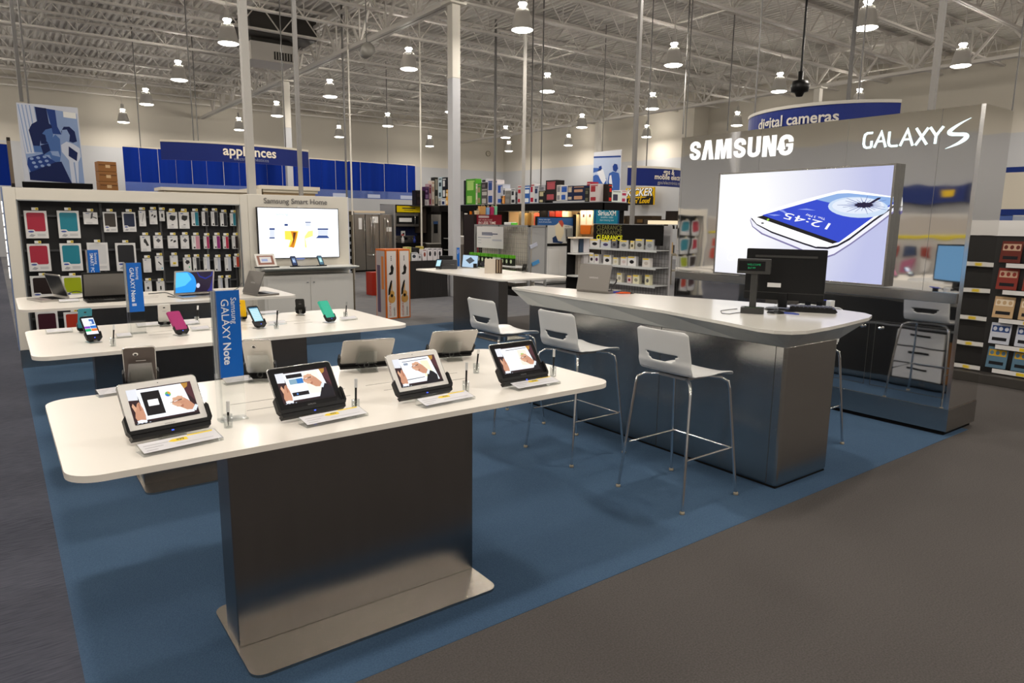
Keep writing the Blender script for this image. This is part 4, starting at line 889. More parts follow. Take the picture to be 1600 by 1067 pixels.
phone(258, 509, R(-8), R(60), 'whiteback', 'white phone back, left of the magenta cover', rear=True, grp=G)
phone(377, 501, R(-20), R(60), 'yellow', 'yellow phone back beside the near blue sign', rear=True, grp=G)
phone(470, 492, R(-24), R(58), 'dark', 'dark phone back in a dock, left of the mint green one', w=.07, hgt=.12, rear=True, grp=G)
for i, (px, py, w, lab) in enumerate(((93, 520, .15, 'low price card at the left end of the middle table'), (194, 527, .09, 'price card right of the tile screen phone'), (233, 510, .16, 'price card behind the magenta phone, by the white phone'), (313, 516, .12, 'price card right of the magenta phone'),
                       (433, 507, .13, 'price card right of the pale page phone'), (420, 491, .17, 'price card at the back, right of the yellow phone'), (545, 500, .13, 'price card right of the mint green phone'), (300, 507, .10, 'small price card behind the magenta phone'))):
    x, y = floorpt(px, py); placard(x, y, R(6), w, .05, lab, False)
WCAP = mat('white_cap', (.8, .8, .8), rough=.3)
for px, py, lab, c in ((177, 541, 'stylus with white cap right of the tile screen phone', WCAP), (308, 505, 'stylus with a round white cap by the near blue sign', WCAP), (432, 514, 'dark stylus right of the pale page phone', BLACK), (540, 497, 'clear stylus cup right of the mint green phone', None)):
    x, y = floorpt(px, py); pen_holder(x, y, lab, tilt=.10, capm=c)

# laptops
def laptop(x, y, z, yaw, ang, w, d, body, kind, label, lid_mat=None):
    t = thing('laptop', label, 'laptop', (x, y, z), yaw, None)
    bm = {'silver': SILVER, 'black': BLACK, 'grey': mat('laptop_grey', (.20, .185, .17), rough=.35, metal=.6)}[body]
    mb = MB(); mb.prism(rr(-w/2, -d/2, w/2, d/2, .012, 4), .002, .018, bm, smooth=True); mb.build('base', t, bev=.002)
    mb = MB(); mb.box(-w*.43, w*.43, -d*.08, d*.38, .018, .0192, DGREY if body != 'silver' else mat('key_grey', (.10, .10, .105)))
    for i in range(5):
        for j in range(12): mb.box(-w*.42+j*w*.07, -w*.42+j*w*.07+w*.058, -d*.06+i*d*.085, -d*.06+i*d*.085+d*.07, .0192, .0205, BLACKM)
    mb.build('keyboard', t)
    mb = MB(); mb.prism(rr(-.045, -d*.40, .045, -d*.14, .004, 3), .018, .0186, mat('touchpad', (.12, .12, .12), rough=.3)); mb.build('touchpad', t)
    M = Matrix.Translation((0, d/2-.004, .018)) @ Matrix.Rotation(ang, 4, 'X') @ Matrix.Translation((-w/2, 0, 0))
    mb = MB(M); mb.prism(rr(0, 0, w, d*.98, .010, 4), -.007, 0, bm, smooth=True); ld = mb.build('lid', t, bev=.0015)
    mb = MB(M @ Matrix.Translation((0, 0, .0006)))
    if kind != 'off': poly2(mb, rect(.002, .002, w-.002, d*.97), bm if body == 'silver' else BLACK, 0)
    b = .014; X1_, Y1_ = w-b, d*.98-b; W2, H2 = w-2*b, d*.98-2*b-.008
    def Q(pts): return [(b+x*W2, b+.008+y*H2) for x, y in pts]
    if kind == 'blue':
        poly2(mb, Q(rect(0, 0, 1, 1)), em('2c2038', .8), 1)
        poly2(mb, Q([(0, 0), (.5, 0)]+[(.25+.30*cos(R(a)), .35+.68*sin(R(a))) for a in range(-30, 95, 12)]+[(0, 1)]), em('2a9af0', 1.1), 2)
        poly2(mb, Q([(0, .25), (.25, .35), (.42, .65), (.30, .98), (0, 1)]), em('55c4fa', 1.15), 3)
        poly2(mb, Q([(.55, 1), (.62, .75), (.80, .62), (.97, .78), (1, 1)]), em('1c2c98', .9), 2); poly2(mb, Q([(.57, 1), (.64, .80), (.80, .69), (.94, .82), (.97, 1)]), em('241a3c', .8), 3)
        poly2(mb, Q(ell(.60, .32, .05, .12)), em('d8dcf6', 1), 4); poly2(mb, Q([(.85, 0), (1, 0), (1, .9), (.97, .5), (.93, .2)]), em('2a2a90', .8), 2)
    elif kind == 'dark': poly2(mb, Q(rect(0, 0, 1, 1)), mat('screen_off', (.14, .13, .12), rough=.25), 1)
    elif kind == 'tabletad':
        poly2(mb, Q(rect(0, 0, 1, 1)), em('b8d4ea', 1.0), 1); poly2(mb, Q([(.25, .55), (.55, .85), (.82, .58), (.5, .28)]), em('4a5560', .9), 2)
    else: poly2(mb, Q(rect(0, 0, 1, 1)), BLACK, 1)
    mb.build('screen', ld)
    if kind == 'back':
        mb = MB(M); put_text(mb, 'SAMSUNG', mat('logo_pale', (.6, .58, .55)), w/2, d*.45, size=.02, align='c', z=-.0076, sx=-1); mb.build('lid_logo', ld)
    return t
x, y = floorpt(170, 470); laptop(x, y+.02, TZ, R(3), R(103), .37, .25, 'black', 'dark', 'black laptop with a blank grey screen on the laptop table')
x, y = floorpt(309, 464); laptop(x+.01, y+.0, TZ, R(8), R(105), .38, .25, 'silver', 'blue', 'silver laptop showing blue planets on its screen')
x, y = floorpt(75, 469); laptop(x, y, TZ, R(-72), R(106), .33, .23, 'silver', 'off', 'silver laptop turned side-on at the left end of the laptop table')
x, y = floorpt(408, 460); laptop(x, y, TZ, R(100), R(112), .32, .24, 'grey', 'back', 'grey laptop seen from behind at the right of the laptop table')
CAB = mat('cable_black', (.02, .02, .02), rough=.5)
def cable(label, pts, z=TZ, r=.004, cat='cable', m=None):
    P_ = [Vector((*floorpt(px, py, z+r+dz), z+r+dz)) for px, py, dz in pts]
    out = []
    for i in range(len(P_)-1):
        a, b, c, d = P_[max(i-1, 0)], P_[i], P_[i+1], P_[min(i+2, len(P_)-1)]
        for k in range(6):
            u = k/6; out.append(.5*((2*b)+(c-a)*u+(2*a-5*b+4*c-d)*u*u+(3*b-a-3*c+d)*u**3))
    out.append(P_[-1]); mb = MB(); mb.path(out, r, m or CAB, 8); return tag(mb.build('security_cable'), label, cat)
cable('black looped cable between the side-on laptop and the black laptop', [(100, 464, 0), (108, 458, .0), (118, 455, 0), (128, 457, 0), (134, 463, 0), (120, 466, 0), (106, 467, 0)])
cable('black looped cable left of the blue planets laptop', [(232, 459, 0), (245, 458, 0), (258, 457, 0), (268, 460, 0), (274, 464, 0), (262, 463, 0)])
cable('black cable running to the grey laptop', [(356, 456, 0), (366, 453, 0), (374, 448, .0), (378, 442, .03)])
x, y = floorpt(108, 472); placard(x, y, R(5), .16, .05, 'price card between the side-on laptop and the black laptop', False)
x, y = floorpt(350, 462); placard(x, y, R(5), .2, .06, 'pale price card right of the blue planets laptop', False)

# devices on the television ledge
def ledge_dev(px, py, yaw, w, hgt, body, kind, lab, name='tablet', cat='tablet'):
    p = U(px, py, z=1.036)
    t = thing(name, lab, cat, (p.x, HY-.22, 1.036), yaw)
    M = Matrix.Translation((-w/2, 0, .014)) @ Matrix.Rotation(R(60), 4, 'X')
    mb = MB(M); mb.prism(rr(0, 0, w, hgt, .012, 4), -.009, 0, flat(body, .3), smooth=True); mb.build('body', t, bev=.001)
    mb = MB(M @ Matrix.Translation((0, 0, .0005))); b = w*.1
    poly2(mb, rect(b, b, w-b, hgt-b), em(kind[0], 1.0), 0); poly2(mb, rect(w*.22, hgt*.3, w*.78, hgt*.75), em(kind[1], 1.0), 1); poly2(mb, rect(w*.3, hgt*.4, w*.6, hgt*.6), em(kind[2], 1.0), 2); mb.build('screen', t)
    mb = MB(); mb.box(-w/2-.02, w/2+.02, -.02, .04, 0, .012, BLACK); mb.build('stand', t); return t
ledge_dev(428, 420, R(5), .26, .18, 'd8d4ce', ('8c5a48', 'd8cfc8', '9aa6c8'), 'white tablet with a brown framed picture on the television ledge')
ledge_dev(475, 419, R(8), .075, .14, '20212a', ('25355a', '7f9ccc', 'c8d8ee'), 'dark phone on the television ledge, left of two', 'phone', 'phone')
ledge_dev(520, 418, R(14), .075, .14, '20212a', ('3f6a80', 'a8e0e4', 'd8f4f4'), 'phone with pale cyan screen at the right end of the ledge', 'phone', 'phone')
mb = MB(); p = U(490, 419, z=1.036); mb.box(p.x-.09, p.x+.19, HY-.25, HY-.235, 1.036, 1.046, BLACK); tag(mb.build('cable_channel'), 'thin black strip on the television ledge between the two phones', 'strip')
# ---------------- long top shelf with boxed stock ----------------
SZ = 2.18
t = thing('gondola_shelf_run', 'long black topped shelf run carrying boxed stock, behind the big column', 'shelving', (12.9, 17.5, 0))
D = Matrix.Translation((-12.9, -17.5, 0))
mb = MB(D); mb.box(12.6, 13.5, 13.0, 21.2, SZ-.02, SZ, mat('shelf_edge', (.16, .17, .19), rough=.4)); mb.build('top_shelf', t)
mb = MB(D); mb.box(12.6, 12.63, 13.0, 21.2, SZ-.22, SZ-.02, BLACKM); mb.box(12.6, 13.5, 13.0, 13.03, SZ-.22, SZ-.02, BLACKM); mb.build('valance', t)
mb = MB(D); mb.box(13.4, 13.46, 13.1, 21.2, 0, SZ-.03, mat('gondola_back', (.30, .27, .23), rough=.7)); mb.build('back_panel', t)
for y in (13.05, 15.6, 18.2, 21.1): mb = MB(D); mb.box(12.62, 13.4, y, y+.04, 0, SZ-.22, BLACKM); mb.build('divider', t)
for z in (.12, .62, 1.02): mb = MB(D); mb.box(12.7, 13.4, 13.1, 21.1, z, z+.03, mat('shelf_grey', (.32, .32, .31), rough=.5)); mb.build('shelf', t)
mb = MB(D); mb.box(12.75, 12.80, 13.2, 18.1, SZ-.20, SZ-.18, mat('shelf_striplight', (1, .80, .52), emit=30)); mb.build('strip_light', t)
mb = MB(D); mb.box(13.36, 13.395, 13.1, 18.1, 1.06, 1.95, flat('d8b488')); mb.build('pale_back_board', t)
stock = []
def Zr(ox, oy, rows):
    for r in rows: stock.append((ox+r[0]/9.975, ox+r[1]/9.975, oy+r[2]/9.975, oy+r[3]/9.975, r[4], r[5], r[6]))
Zr(640, 240, [(95, 235, 570, 800, '120c10', '2a1c20', 'black crate'), (240, 300, 715, 800, 'd8d0d0', 'b0a8b0', 'small white box under the purple one'), (240, 300, 515, 712, '43204a', '8a6a90', 'purple box'), (303, 345, 470, 800, 'b09098', '7a2030', 'tall pinkish box'),
 (347, 390, 420, 800, 'd6cabc', 'b08870', 'tall cream box'), (392, 445, 368, 800, '23231c', '8a8678', 'tall dark speckled box'), (447, 495, 700, 800, 'd8d4cc', '8a8a8a', 'low white box'), (450, 505, 368, 690, 'b8ccd4', '30404a', 'tall pale blue edged box'),
 (510, 575, 370, 690, '15161c', 'd8d8d8', 'tall black box with white lid panel'), (497, 560, 700, 800, 'd8dce2', '1c2c5c', 'low white box with a dark blue mark'), (562, 600, 560, 800, 'd9a040', 'f0e0c0', 'orange and white box'), (602, 668, 530, 690, 'e0dad6', '702848', 'white box with a wine red spot'), (602, 668, 692, 800, 'd8d4d0', '55505a', 'low white box by the big column'),
 (845, 875, 420, 800, '14121a', '2a2a30', 'narrow black box right of the big column'), (877, 1030, 395, 795, '4f9a28', 'a8d070', 'big bright green box'), (1032, 1056, 470, 795, 'd8d4c0', 'a8a890', 'thin cream box'), (1058, 1114, 460, 795, '3f8a30', 'a08860', 'green box with a tan top'),
 (1117, 1215, 540, 790, '55504e', 'b8b4ae', 'grey striped stack box'), (1117, 1213, 450, 538, '2a2426', '6a6264', 'dark box atop the grey striped one'), (1120, 1200, 392, 448, 'c8c8d0', '1c1c24', 'white box with a black picture, topmost'), (1217, 1300, 400, 790, 'd2ccd0', '2a4a90', 'tall white box left of a post'),
 (1302, 1363, 405, 790, 'd0c8c8', '28408a', 'tall white box right of a post'), (1366, 1455, 475, 790, 'b8bcc8', '2a50a8', 'white box with a blue lid'), (1457, 1488, 540, 655, 'e0e0e4', '30343c', 'little white box above the orange one'), (1420, 1480, 658, 785, 'd88a38', 'e8b070', 'small orange box')])
Zr(780, 260, [(92, 183, 378, 570, '7a7874', '8c8a86', 'grey slatted box'), (185, 250, 345, 570, 'd4d6d8', '22242c', 'white box with a black knob picture'), (252, 285, 400, 570, '24242a', '50525c', 'thin dark box'), (287, 345, 292, 570, 'c8c0be', 'b02030', 'white box with red base'), (390, 480, 300, 565, '2f62b0', 'e8f0f8', 'bright blue box'),
 (482, 548, 265, 565, 'd8d4d4', 'b01838', 'white box with a crimson lid'), (550, 613, 300, 565, 'c4c8d0', '22365c', 'white box with a navy round'), (616, 720, 380, 560, '181618', 'c0b890', 'low black box'), (616, 720, 292, 378, 'a8a8ae', '707078', 'grey box atop the low black one'),
 (725, 893, 215, 558, '1e1616', 'b05058', 'tallest black box with a red picture'), (897, 958, 290, 555, 'dad6ce', '8a8a90', 'plain cream box'), (960, 1065, 295, 552, 'd4d4d6', '2858b0', 'white box with a blue square'), (1068, 1143, 302, 548, '10204a', 'c8b8a0', 'navy box, left of two'), (1145, 1335, 300, 546, '0e1c40', 'c89878', 'wide navy box with a person picture'), (1338, 1408, 332, 543, '201c18', '60604c', 'dark olive box')])
Zr(900, 260, [(172, 230, 240, 330, 'a82838', 'd0a0a0', 'crimson lidded box behind'), (215, 347, 272, 546, 'cfc6c4', 'a03038', 'white box with a red edge'), (350, 500, 262, 545, '241814', 'd82818', 'black box with a red border'), (510, 705, 372, 562, 'dce4dc', '3c3c50', 'white box with three bottles'), (712, 800, 368, 562, 'dcd8da', 'b03858', 'white box at the right end')])
for i, (a, b, yt, yb, c1, c2, nm) in enumerate(stock):
    top_lv = (yb < 316 and yt < 300 and 'behind' not in nm and a < 900) and not nm.startswith('bright') or nm.startswith(('purple', 'dark box', 'little', 'grey box', 'white box with a black picture', 'tall pale', 'tall black box with white', 'white box with a wine'))
    onx_ = (b < 937 or a < 934) and b > 690
    if b <= 690:
        yf = 21.90; p0, p1 = U(a, yt, y=yf), U(b, yb, y=yf); z0 = SZ if not top_lv else max(p1.z, SZ+.05); ht = p0.z
        t = thing('stock_box', nm+' on the high kitchen shelf', 'box', ((p0.x+p1.x)/2, yf, z0), 0, 'boxed stock on the kitchen shelf'); W_, H_ = (p1.x-p0.x)*.97, ht-z0
        M = frame((-W_/2, 0, 0), (1, 0, 0), (0, 0, 1))
    elif onx_:
        xf = 12.63 if 'behind' not in nm else 12.95
        p0, p1 = U(a, yt, x=xf), U(b, yb, x=xf); y0, y1 = sorted((p0.y, p1.y)); ht = U((a+b)/2, yt, x=xf).z; hb = U((a+b)/2, yb, x=xf).z
        z0 = SZ if not top_lv else max(hb, SZ+.05)
        y0 = max(y0, 13.02)
        t = thing('stock_box', nm+' standing on the long top shelf', 'box', (xf, (y0+y1)/2, z0), 0, 'boxed stock on the long top shelf')
        W_, H_ = (y1-y0)*.97, ht-z0
        M = frame((0, W_/2, 0), (0, -1, 0), (0, 0, 1)); 
    else:
        yf = 13.05; p0, p1 = U(a, yt, y=yf), U(b, yb, y=yf); ht = p0.z; z0 = SZ
        x0_, x1_ = max(p0.x, 12.93), min(p1.x, 13.48)
        t = thing('stock_box', nm+' standing on the long top shelf', 'box', ((x0_+x1_)/2, yf, z0), 0, 'boxed stock on the long top shelf'); W_, H_ = x1_-x0_, ht-z0
        M = frame((-W_/2, 0, 0), (1, 0, 0), (0, 0, 1))
    dep = .28
    mb = MB(M); mb.box(0, W_, 0, H_, -dep, 0, flat(c1, .45)); mb.build('carton', t)
    mb = MB(M @ Matrix.Translation((0, 0, .0015))); rnd = random.Random(i); m2 = flat(c2, .5)
    n_ = 2 if H_ > .3 else 1
    for k in range(n_):
        z_ = H_*(k+.12)/n_; poly2(mb, rr(W_*.12, z_, W_*(.6+.3*rnd.random()), z_+H_/n_*(.35+.3*rnd.random()), W_*.04, 2), m2, k)
    poly2(mb, rect(W_*.1, H_*.88, W_*.9, H_*.93), m2, 2); mb.build('printed_front', t)
def simple(name, label, cat, boxes, loc, group=None, bev=0, parts=None):
    pass

# warm lit goods inside the shelf run
DISP = [(836, 848, 333, 351, 'c8503a'), (849, 858, 330, 350, '2c3c60'), (860, 868, 329, 349, '7a2a20'), (870, 879, 328, 348, 'd02818'), (880, 889, 329, 338, 'e8d8b0'), (848, 856, 340, 351, 'e0b060'), (891, 897, 340, 352, '60503c'), (812, 818, 330, 350, '6a5a40'), (820, 826, 333, 350, '8a7040'), (900, 905, 335, 355, 'c8b890')]
for i, (a, b, yt, yb, c) in enumerate(DISP):
    xf = 12.95; p0, p1 = U(a, yt, x=xf), U(b, yb, x=xf)
    mb = MB(); y0, y1 = sorted((p0.y, p1.y)); zt_, zb_ = p0.z, 1.05
    mb.prism(rr(xf-.05, y0, xf+.12, y1, .03, 3), zb_, min(zt_, 1.95), flat(c, .5)); mb.lathe([(.05, min(zt_, 1.95)), (.03, min(zt_, 1.95)+.04), (.0, min(zt_, 1.95)+.05)], flat('2a2420', .5), 10, (xf+.03, (y0+y1)/2, 0))
    tag(mb.build('floor_care_item'), 'small %s appliance on the warm lit shelf, %s' % ({'c8503a': 'brick red', '2c3c60': 'slate blue', '7a2a20': 'dark red', 'd02818': 'bright red', 'e8d8b0': 'cream', 'e0b060': 'yellow', '60503c': 'brown', '6a5a40': 'olive brown', '8a7040': 'khaki', 'c8b890': 'beige'}[c], 'left part' if a < 850 else 'right part'), 'appliance')
# lit cream product wall (tall white goods) further back
def board(name, label, cat, px0, py0, px1, py1, c, plane, th=.03, polys=None, emit=0, parent=None):
    """thin sign board given by its photo rectangle on a real plane"""
    ax, val = plane
    if ax == 'x': a = U(px0, py0, x=val); b = U(px1, py1, x=val); o = (val, a.y, min(a.z, b.z)); u = (0, -1, 0); w = a.y-b.y
    else: a = U(px0, py0, y=val); b = U(px1, py1, y=val); o = (a.x, val, min(a.z, b.z)); u = (1, 0, 0); w = b.x-a.x
    hh = abs(a.z-b.z)
    t = thing(name, label, cat, o); M = frame((0, 0, 0), u, (0, 0, 1))
    mb = MB(M); mb.box(0, w, 0, hh, -th, 0, flat(c, .5) if isinstance(c, str) else c); mb.build('panel', t)
    return t, M, w, hh
t, M, w, hh = board('product_panel', 'cream lit panel of two white spray packs below the top shelf', 'display panel', 907, 327, 926, 352, 'e2c9a4', ('x', 12.9))
mb = MB(M @ Matrix.Translation((0, 0, .001)))
for k in (0, 1): poly2(mb, rect(w*(.05+.5*k), hh*.05, w*(.45+.5*k), hh*.95), flat('f2ead8'), 0); poly2(mb, rect(w*(.2+.5*k), hh*.5, w*(.33+.5*k), hh*.68), flat('6a3a20'), 1)
mb.build('printed_packs', t)
t, M, w, hh = board('orange_display', 'orange lit board below the cream packs', 'display panel', 907, 352, 922, 366, 'd06a18', ('x', 12.85)); 
t, M, w, hh = board('radio_sign', 'teal blue sign with white lettering, above the clearance header', 'sign', 929, 328, 967, 350, '0f7f9c', ('y', 12.6))
mb = MB(M @ Matrix.Translation((0, 0, .002))); put_text(mb, 'SiriusXM', flat('f4f4f0'), w*.5, hh*.62, width=w*.72, align='c', bold=.02); put_text(mb, 'satellite radio', flat('d0e8f0'), w*.5, hh*.42, width=w*.5, align='c'); put_text(mb, 'Start listening now', flat('d0e8f0'), w*.5, hh*.22, width=w*.56, align='c')
poly2(mb, rect(0, 0, w*.06, hh), flat('0a4a7a'), 0); poly2(mb, rect(w*.94, 0, w, hh), flat('0a4a7a'), 0); mb.build('lettering', t)
mb = MB(M); mb.box(w*.45, w*.55, -1.75, 0, -.03, -.01, BLACKM); mb.build('post', t)

# orange hand tool display and white machine left of the red sign
t = thing('tool_display', 'bright orange and white tools hanging right of the big column', 'display', (12.0, 19.0, 0)); p0 = U(727, 330, y=19.0); p1 = U(740, 385, y=19.0)
D_ = Matrix.Translation((-12.0, -19, 0)); mb = MB(D_); mb.box(p0.x, p1.x, 19.1, 19.14, 0, p0.z, BLACKM); mb.build('back_board', t)
for i, (a, b, c, d) in enumerate(((727, 333, 730, 350), (735, 330, 737, 352), (729, 341, 736, 343), (732, 352, 739, 368))):
    q0, q1 = U(a, b, y=19.04), U(c, d, y=19.04); mb = MB(D_); mb.box(q0.x, q1.x, 19.02, 19.09, q1.z, q0.z, flat('f08020' if i in (1, 3) else 'e8e4e0')); mb.build('tool', t)
t = thing('white_washer', 'white washer partly hidden just right of the big column', 'washer', (11.35, 17.5, 0)); D_ = Matrix.Translation((-11.35, -17.5, 0))
q0, q1 = U(724, 369, y=17.2), U(739, 382, y=17.2); mb = MB(D_); mb.box(q0.x-.1, q1.x, 17.2, 17.8, 0, q1.z, flat('8a8682')); mb.build('cabinet', t, bev=.01)
mb = MB(D_); mb.box(q0.x-.1, q1.x, 17.2, 17.8, q1.z, q0.z, WHITEC); mb.build('lid_panel', t, bev=.02)

# red endcap with sign and gift bags
t = thing('red_endcap', 'dark endcap with a crimson header reading IN LESS TIME', 'endcap', (11.1, 16.2, 0)); D_ = Matrix.Translation((-11.1, -16.2, 0))
YE = 16.0; q0, q1 = U(740, 335, y=YE), U(783, 352, y=YE)
mb = MB(D_); mb.box(q0.x, q1.x, YE, YE+.5, 0, q0.z, flat('1e1414')); mb.build('carcass', t)
mb = MB(D_); mb.box(q0.x+.1, q1.x, YE-.02, YE-.002, q1.z-.05, q0.z, flat('7a1428')); mb.box(q0.x+.1, q0.x+.16, YE-.02, YE-.002, .2, q1.z-.05, flat('7a1428')); hd = mb.build('header', t)
mb = MB(D_ @ frame((q0.x+.1, YE-.021, q1.z), (1, 0, 0), (0, 0, 1))); put_text(mb, 'GET MORE DONE', flat('d8b8b8'), .05, .125, width=.46); put_text(mb, 'IN LESS TIME', flat('f0e4e0'), .05, .03, width=.58, bold=.01); poly2(mb, rr(.05, .20, .40, .26, .02), flat('c0b0b0'), 1); mb.build('lettering', hd)
for i, (a, b, yt, c, nm) in enumerate(((750, 759, 322, 'c8975a', 'tan'), (760, 765, 324, '8ab0d8', 'pale blue'), (766.5, 772, 323, 'b03060', 'raspberry'), (773, 777, 322, '80c8a0', 'mint'), (744, 749, 329, 'c8b090', 'beige'))):
    g0, g1 = U(a, yt, y=YE+.1), U(b, 335, y=YE+.1); t = thing('gift_bag', nm+' gift bag on top of the dark endcap', 'bag', ((g0.x+g1.x)/2, YE+.15, q0.z), 0)
    w = (g1.x-g0.x); hh = g0.z-q0.z; mb = MB(); mb.loft(rect(-w/2*.85, -.05, w/2*.85, .05), rect(-w/2, -.05, w/2, .05), 0, hh, flat(c)); mb.build('bag_body', t)
    mb = MB(); mb.path([(-w*.2, -.052, hh-.01), (-w*.15, -.052, hh+.05), (w*.15, -.052, hh+.05), (w*.2, -.052, hh-.01)], .006, flat('d8c8a8'), 5); mb.build('handle', t)

# wire grid gondola
GXp, GYn = 9.6, 12.25; WG = mat('wire_grid', (.20, .195, .19), rough=.5, metal=.3)
t = thing('wire_grid_gondola', 'grey framed wire grid gondola with a white notice, behind the device table', 'gondola', (9.85, 13.3, 0)); D_ = Matrix.Translation((-9.85, -13.3, 0))
mb = MB(D_)
for (x, y) in ((GXp, GYn), (GXp, 14.42), (10.08, GYn), (GXp, 13.4)): mb.box(x, x+.05, y, y+.05, 0, 1.57, GREYM)
mb.box(GXp, GXp+.05, GYn, 14.42, 1.53, 1.57, GREYM); mb.box(GXp, 10.13, GYn, GYn+.05, 1.53, 1.57, GREYM); mb.build('metal_frame', t)
mb = MB(D_); mb.box(GXp+.2, GXp+.22, GYn+.05, 14.4, .15, 1.53, mat('panel_warm', (.50, .46, .40), rough=.6)); mb.build('back_panel', t)
mb = MB(D_); y = GYn+.1
while y < 14.4: mb.box(GXp+.02, GXp+.026, y, y+.006, .2, 1.53, WG); y += .075
z = .25
while z < 1.5: mb.box(GXp+.02, GXp+.026, GYn, 14.42, z, z+.006, WG); z += .1
mb.build('wire_grid', t)
mb = MB(D_); mb.box(GXp+.1, 10.08, GYn+.02, GYn+.025, .3, 1.53, mat('frosted_side', (.38, .38, .38), rough=.35)); mb.build('frosted_side', t)
mb = MB(D_); mb.box(GXp-.35, 10.1, GYn, 14.42, 0, .12, BLACKM); mb.build('base', t)
mb = MB(D_); mb.box(GXp-.3, GXp+.02, GYn+.1, 14.35, .62, .65, WHITEC); mb.build('shelf', t); mb = MB(D_); mb.box(GXp-.3, GXp+.02, GYn+.1, 14.35, .28, .31, WHITEC); mb.build('shelf', t)
t, M, w, hh = board('notice_board', 'white notice with a dark blue heading hung on the wire grid', 'notice', 745, 353.5, 786, 389, 'd8d6d6', ('x', GXp-.01), th=.008)
mb = MB(M @ Matrix.Translation((0, 0, .001)))
for (a, b, c, d, cc) in ((.2, .70, .6, .73, '203060'), (.2, .64, .8, .68, '1c2c58'), (.2, .59, .62, .62, '40507a'), (.05, .47, .55, .49, '28507a'), (.6, .34, .95, .42, 'b8bac4'), (.05, .35, .18, .37, 'a0a4b0'), (.05, .22, .18, .24, 'a0a4b0')): poly2(mb, rect(a*w, b*hh, c*w, d*hh), flat(cc), 0)
mb.build('lettering', t)
# green packs on its shelves
k = 0
for zrow, rowname in ((.65, 'upper'), (.31, 'lower')):
    y = 14.25
    while y > 12.45:
        w = .13; t = thing('green_pack', 'green topped small pack on the %s wire gondola shelf' % rowname, 'package', (GXp-.2, y, zrow), 0, 'green packs on the %s shelf of the wire gondola' % rowname)
        mb = MB(); mb.box(-.04, .04, -w/2, w/2, 0, .22, flat('20241c' if (k//2) % 3 else 'c8ccc4')); mb.build('card', t)
        mb = MB(); mb.box(-.043, .043, -w/2-.002, w/2+.002, .17, .24, flat('5aa820')); mb.build('green_header', t)
        mb = MB(frame((-.0405, w/2, 0), (0, -1, 0), (0, 0, 1))); poly2(mb, ell(w*.5, .10, w*.28, .045, 10), flat('c8d8b0'), 1); mb.build('round_print', t)
        y -= .165; k += 1
t = thing('wire_grid_light_box', 'small white box on top of the wire grid gondola', 'box', (GXp+.1, 13.1, 1.571)); mb = MB(); mb.box(-.08, .08, -.14, .14, 0, .06, WHITEC); mb.build('lid', t, bev=.01); mb = MB(); mb.box(-.085, .085, -.18, -.14, 0, .05, flat('60c840')); mb.build('green_end', t)
for i, (px, py, c, ang, nm) in enumerate(((833, 384, 'b8bccc', .35, 'pale clip strip card beside the frosted gondola side'), (836, 411, '4a90c8', .35, 'blue tilted card on the frosted gondola side'))):
    p = U(px, py, y=GYn-.02); mb = MB(Matrix.Translation(p) @ Matrix.Rotation(-ang, 4, 'Y')); mb.box(-.09, .12, -.01, .01, -.04, .04, flat(c)); tag(mb.build('hanging_card'), nm, 'card')
    
# washer, its poster, posts
t, M, w, hh = board('laundry_poster', 'blue topped poster with a person and laundry machines, black frame', 'poster', 838, 338, 896, 382, '15130f', ('y', 14.0), th=.05)
mb = MB(M @ Matrix.Translation((0, 0, .002)))
def Wp(pts): return [((x-1240)/330*w, (625-y)/260*hh) for x, y in pts]
poly2(mb, Wp([(1250, 375), (1560, 375), (1560, 612), (1250, 612)]), flat('c8c8c4'), 0); poly2(mb, Wp([(1250, 375), (1560, 375), (1560, 450), (1440, 430), (1390, 445), (1250, 445)]), flat('2c5a94'), 1)
poly2(mb, Wp([(1400, 450), (1440, 410), (1475, 440), (1480, 520), (1450, 590), (1410, 560)]), flat('d8ccb0'), 2); poly2(mb, Wp([(1430, 405), (1460, 395), (1478, 430), (1465, 465), (1440, 430)]), flat('b04838'), 3)
poly2(mb, Wp([(1380, 560), (1410, 540), (1430, 590), (1480, 600), (1460, 612), (1385, 605)]), flat('22365c'), 3); poly2(mb, Wp([(1485, 470), (1555, 470), (1555, 600), (1500, 600)]), flat('8a8c8c'), 2)
poly2(mb, Wp([(1500, 480), (1508, 480), (1510, 590), (1502, 590)]), flat('40444a'), 3)
put_text(mb, 'Always make light', flat('d8e0ee'), *Wp([(1262, 398)])[0], size=hh*.07, z=.001); put_text(mb, 'work of heavy loads.', flat('d8e0ee'), *Wp([(1262, 420)])[0], size=hh*.07, z=.001); put_text(mb, 'PACKS.', flat('30343c'), *Wp([(1490, 462)])[0], size=hh*.07, z=.001)
mb.build('printed_picture', t)
t = thing('front_load_washer', 'plain white washer below the laundry poster', 'washer', (12.0, 14.4, 0)); D_ = Matrix.Translation((-12.0, -14.4, 0))
a = U(854, 383, y=14.05); b = U(893, 438, y=14.05); mb = MB(D_); mb.box(a.x, b.x, 14.06, 14.7, 0.02, a.z-.02, flat('f0efee')); mb.build('cabinet', t, bev=.012)
mb = MB(D_); mb.box(a.x+.06, a.x+.46, 14.045, 14.06, .10, a.z-.12, flat('e8e7e6')); mb.build('door', t, bev=.006); mb = MB(D_); mb.box(a.x+.01, b.x-.01, 14.05, 14.06, .03, .08, GREYM); mb.build('kick_panel', t)
mb = MB(D_); mb.box(a.x-.02, b.x+.02, 14.03, 14.72, a.z-.02, a.z+.015, BLACKM); mb.build('black_top', t)
mb = MB(); a = U(897, 345, y=13.98); mb.box(a.x-.02, a.x+.05, 13.95, 14.0, 0, 1.85, BLACKM); tag(mb.build('black_post'), 'black post right of the laundry poster', 'post')

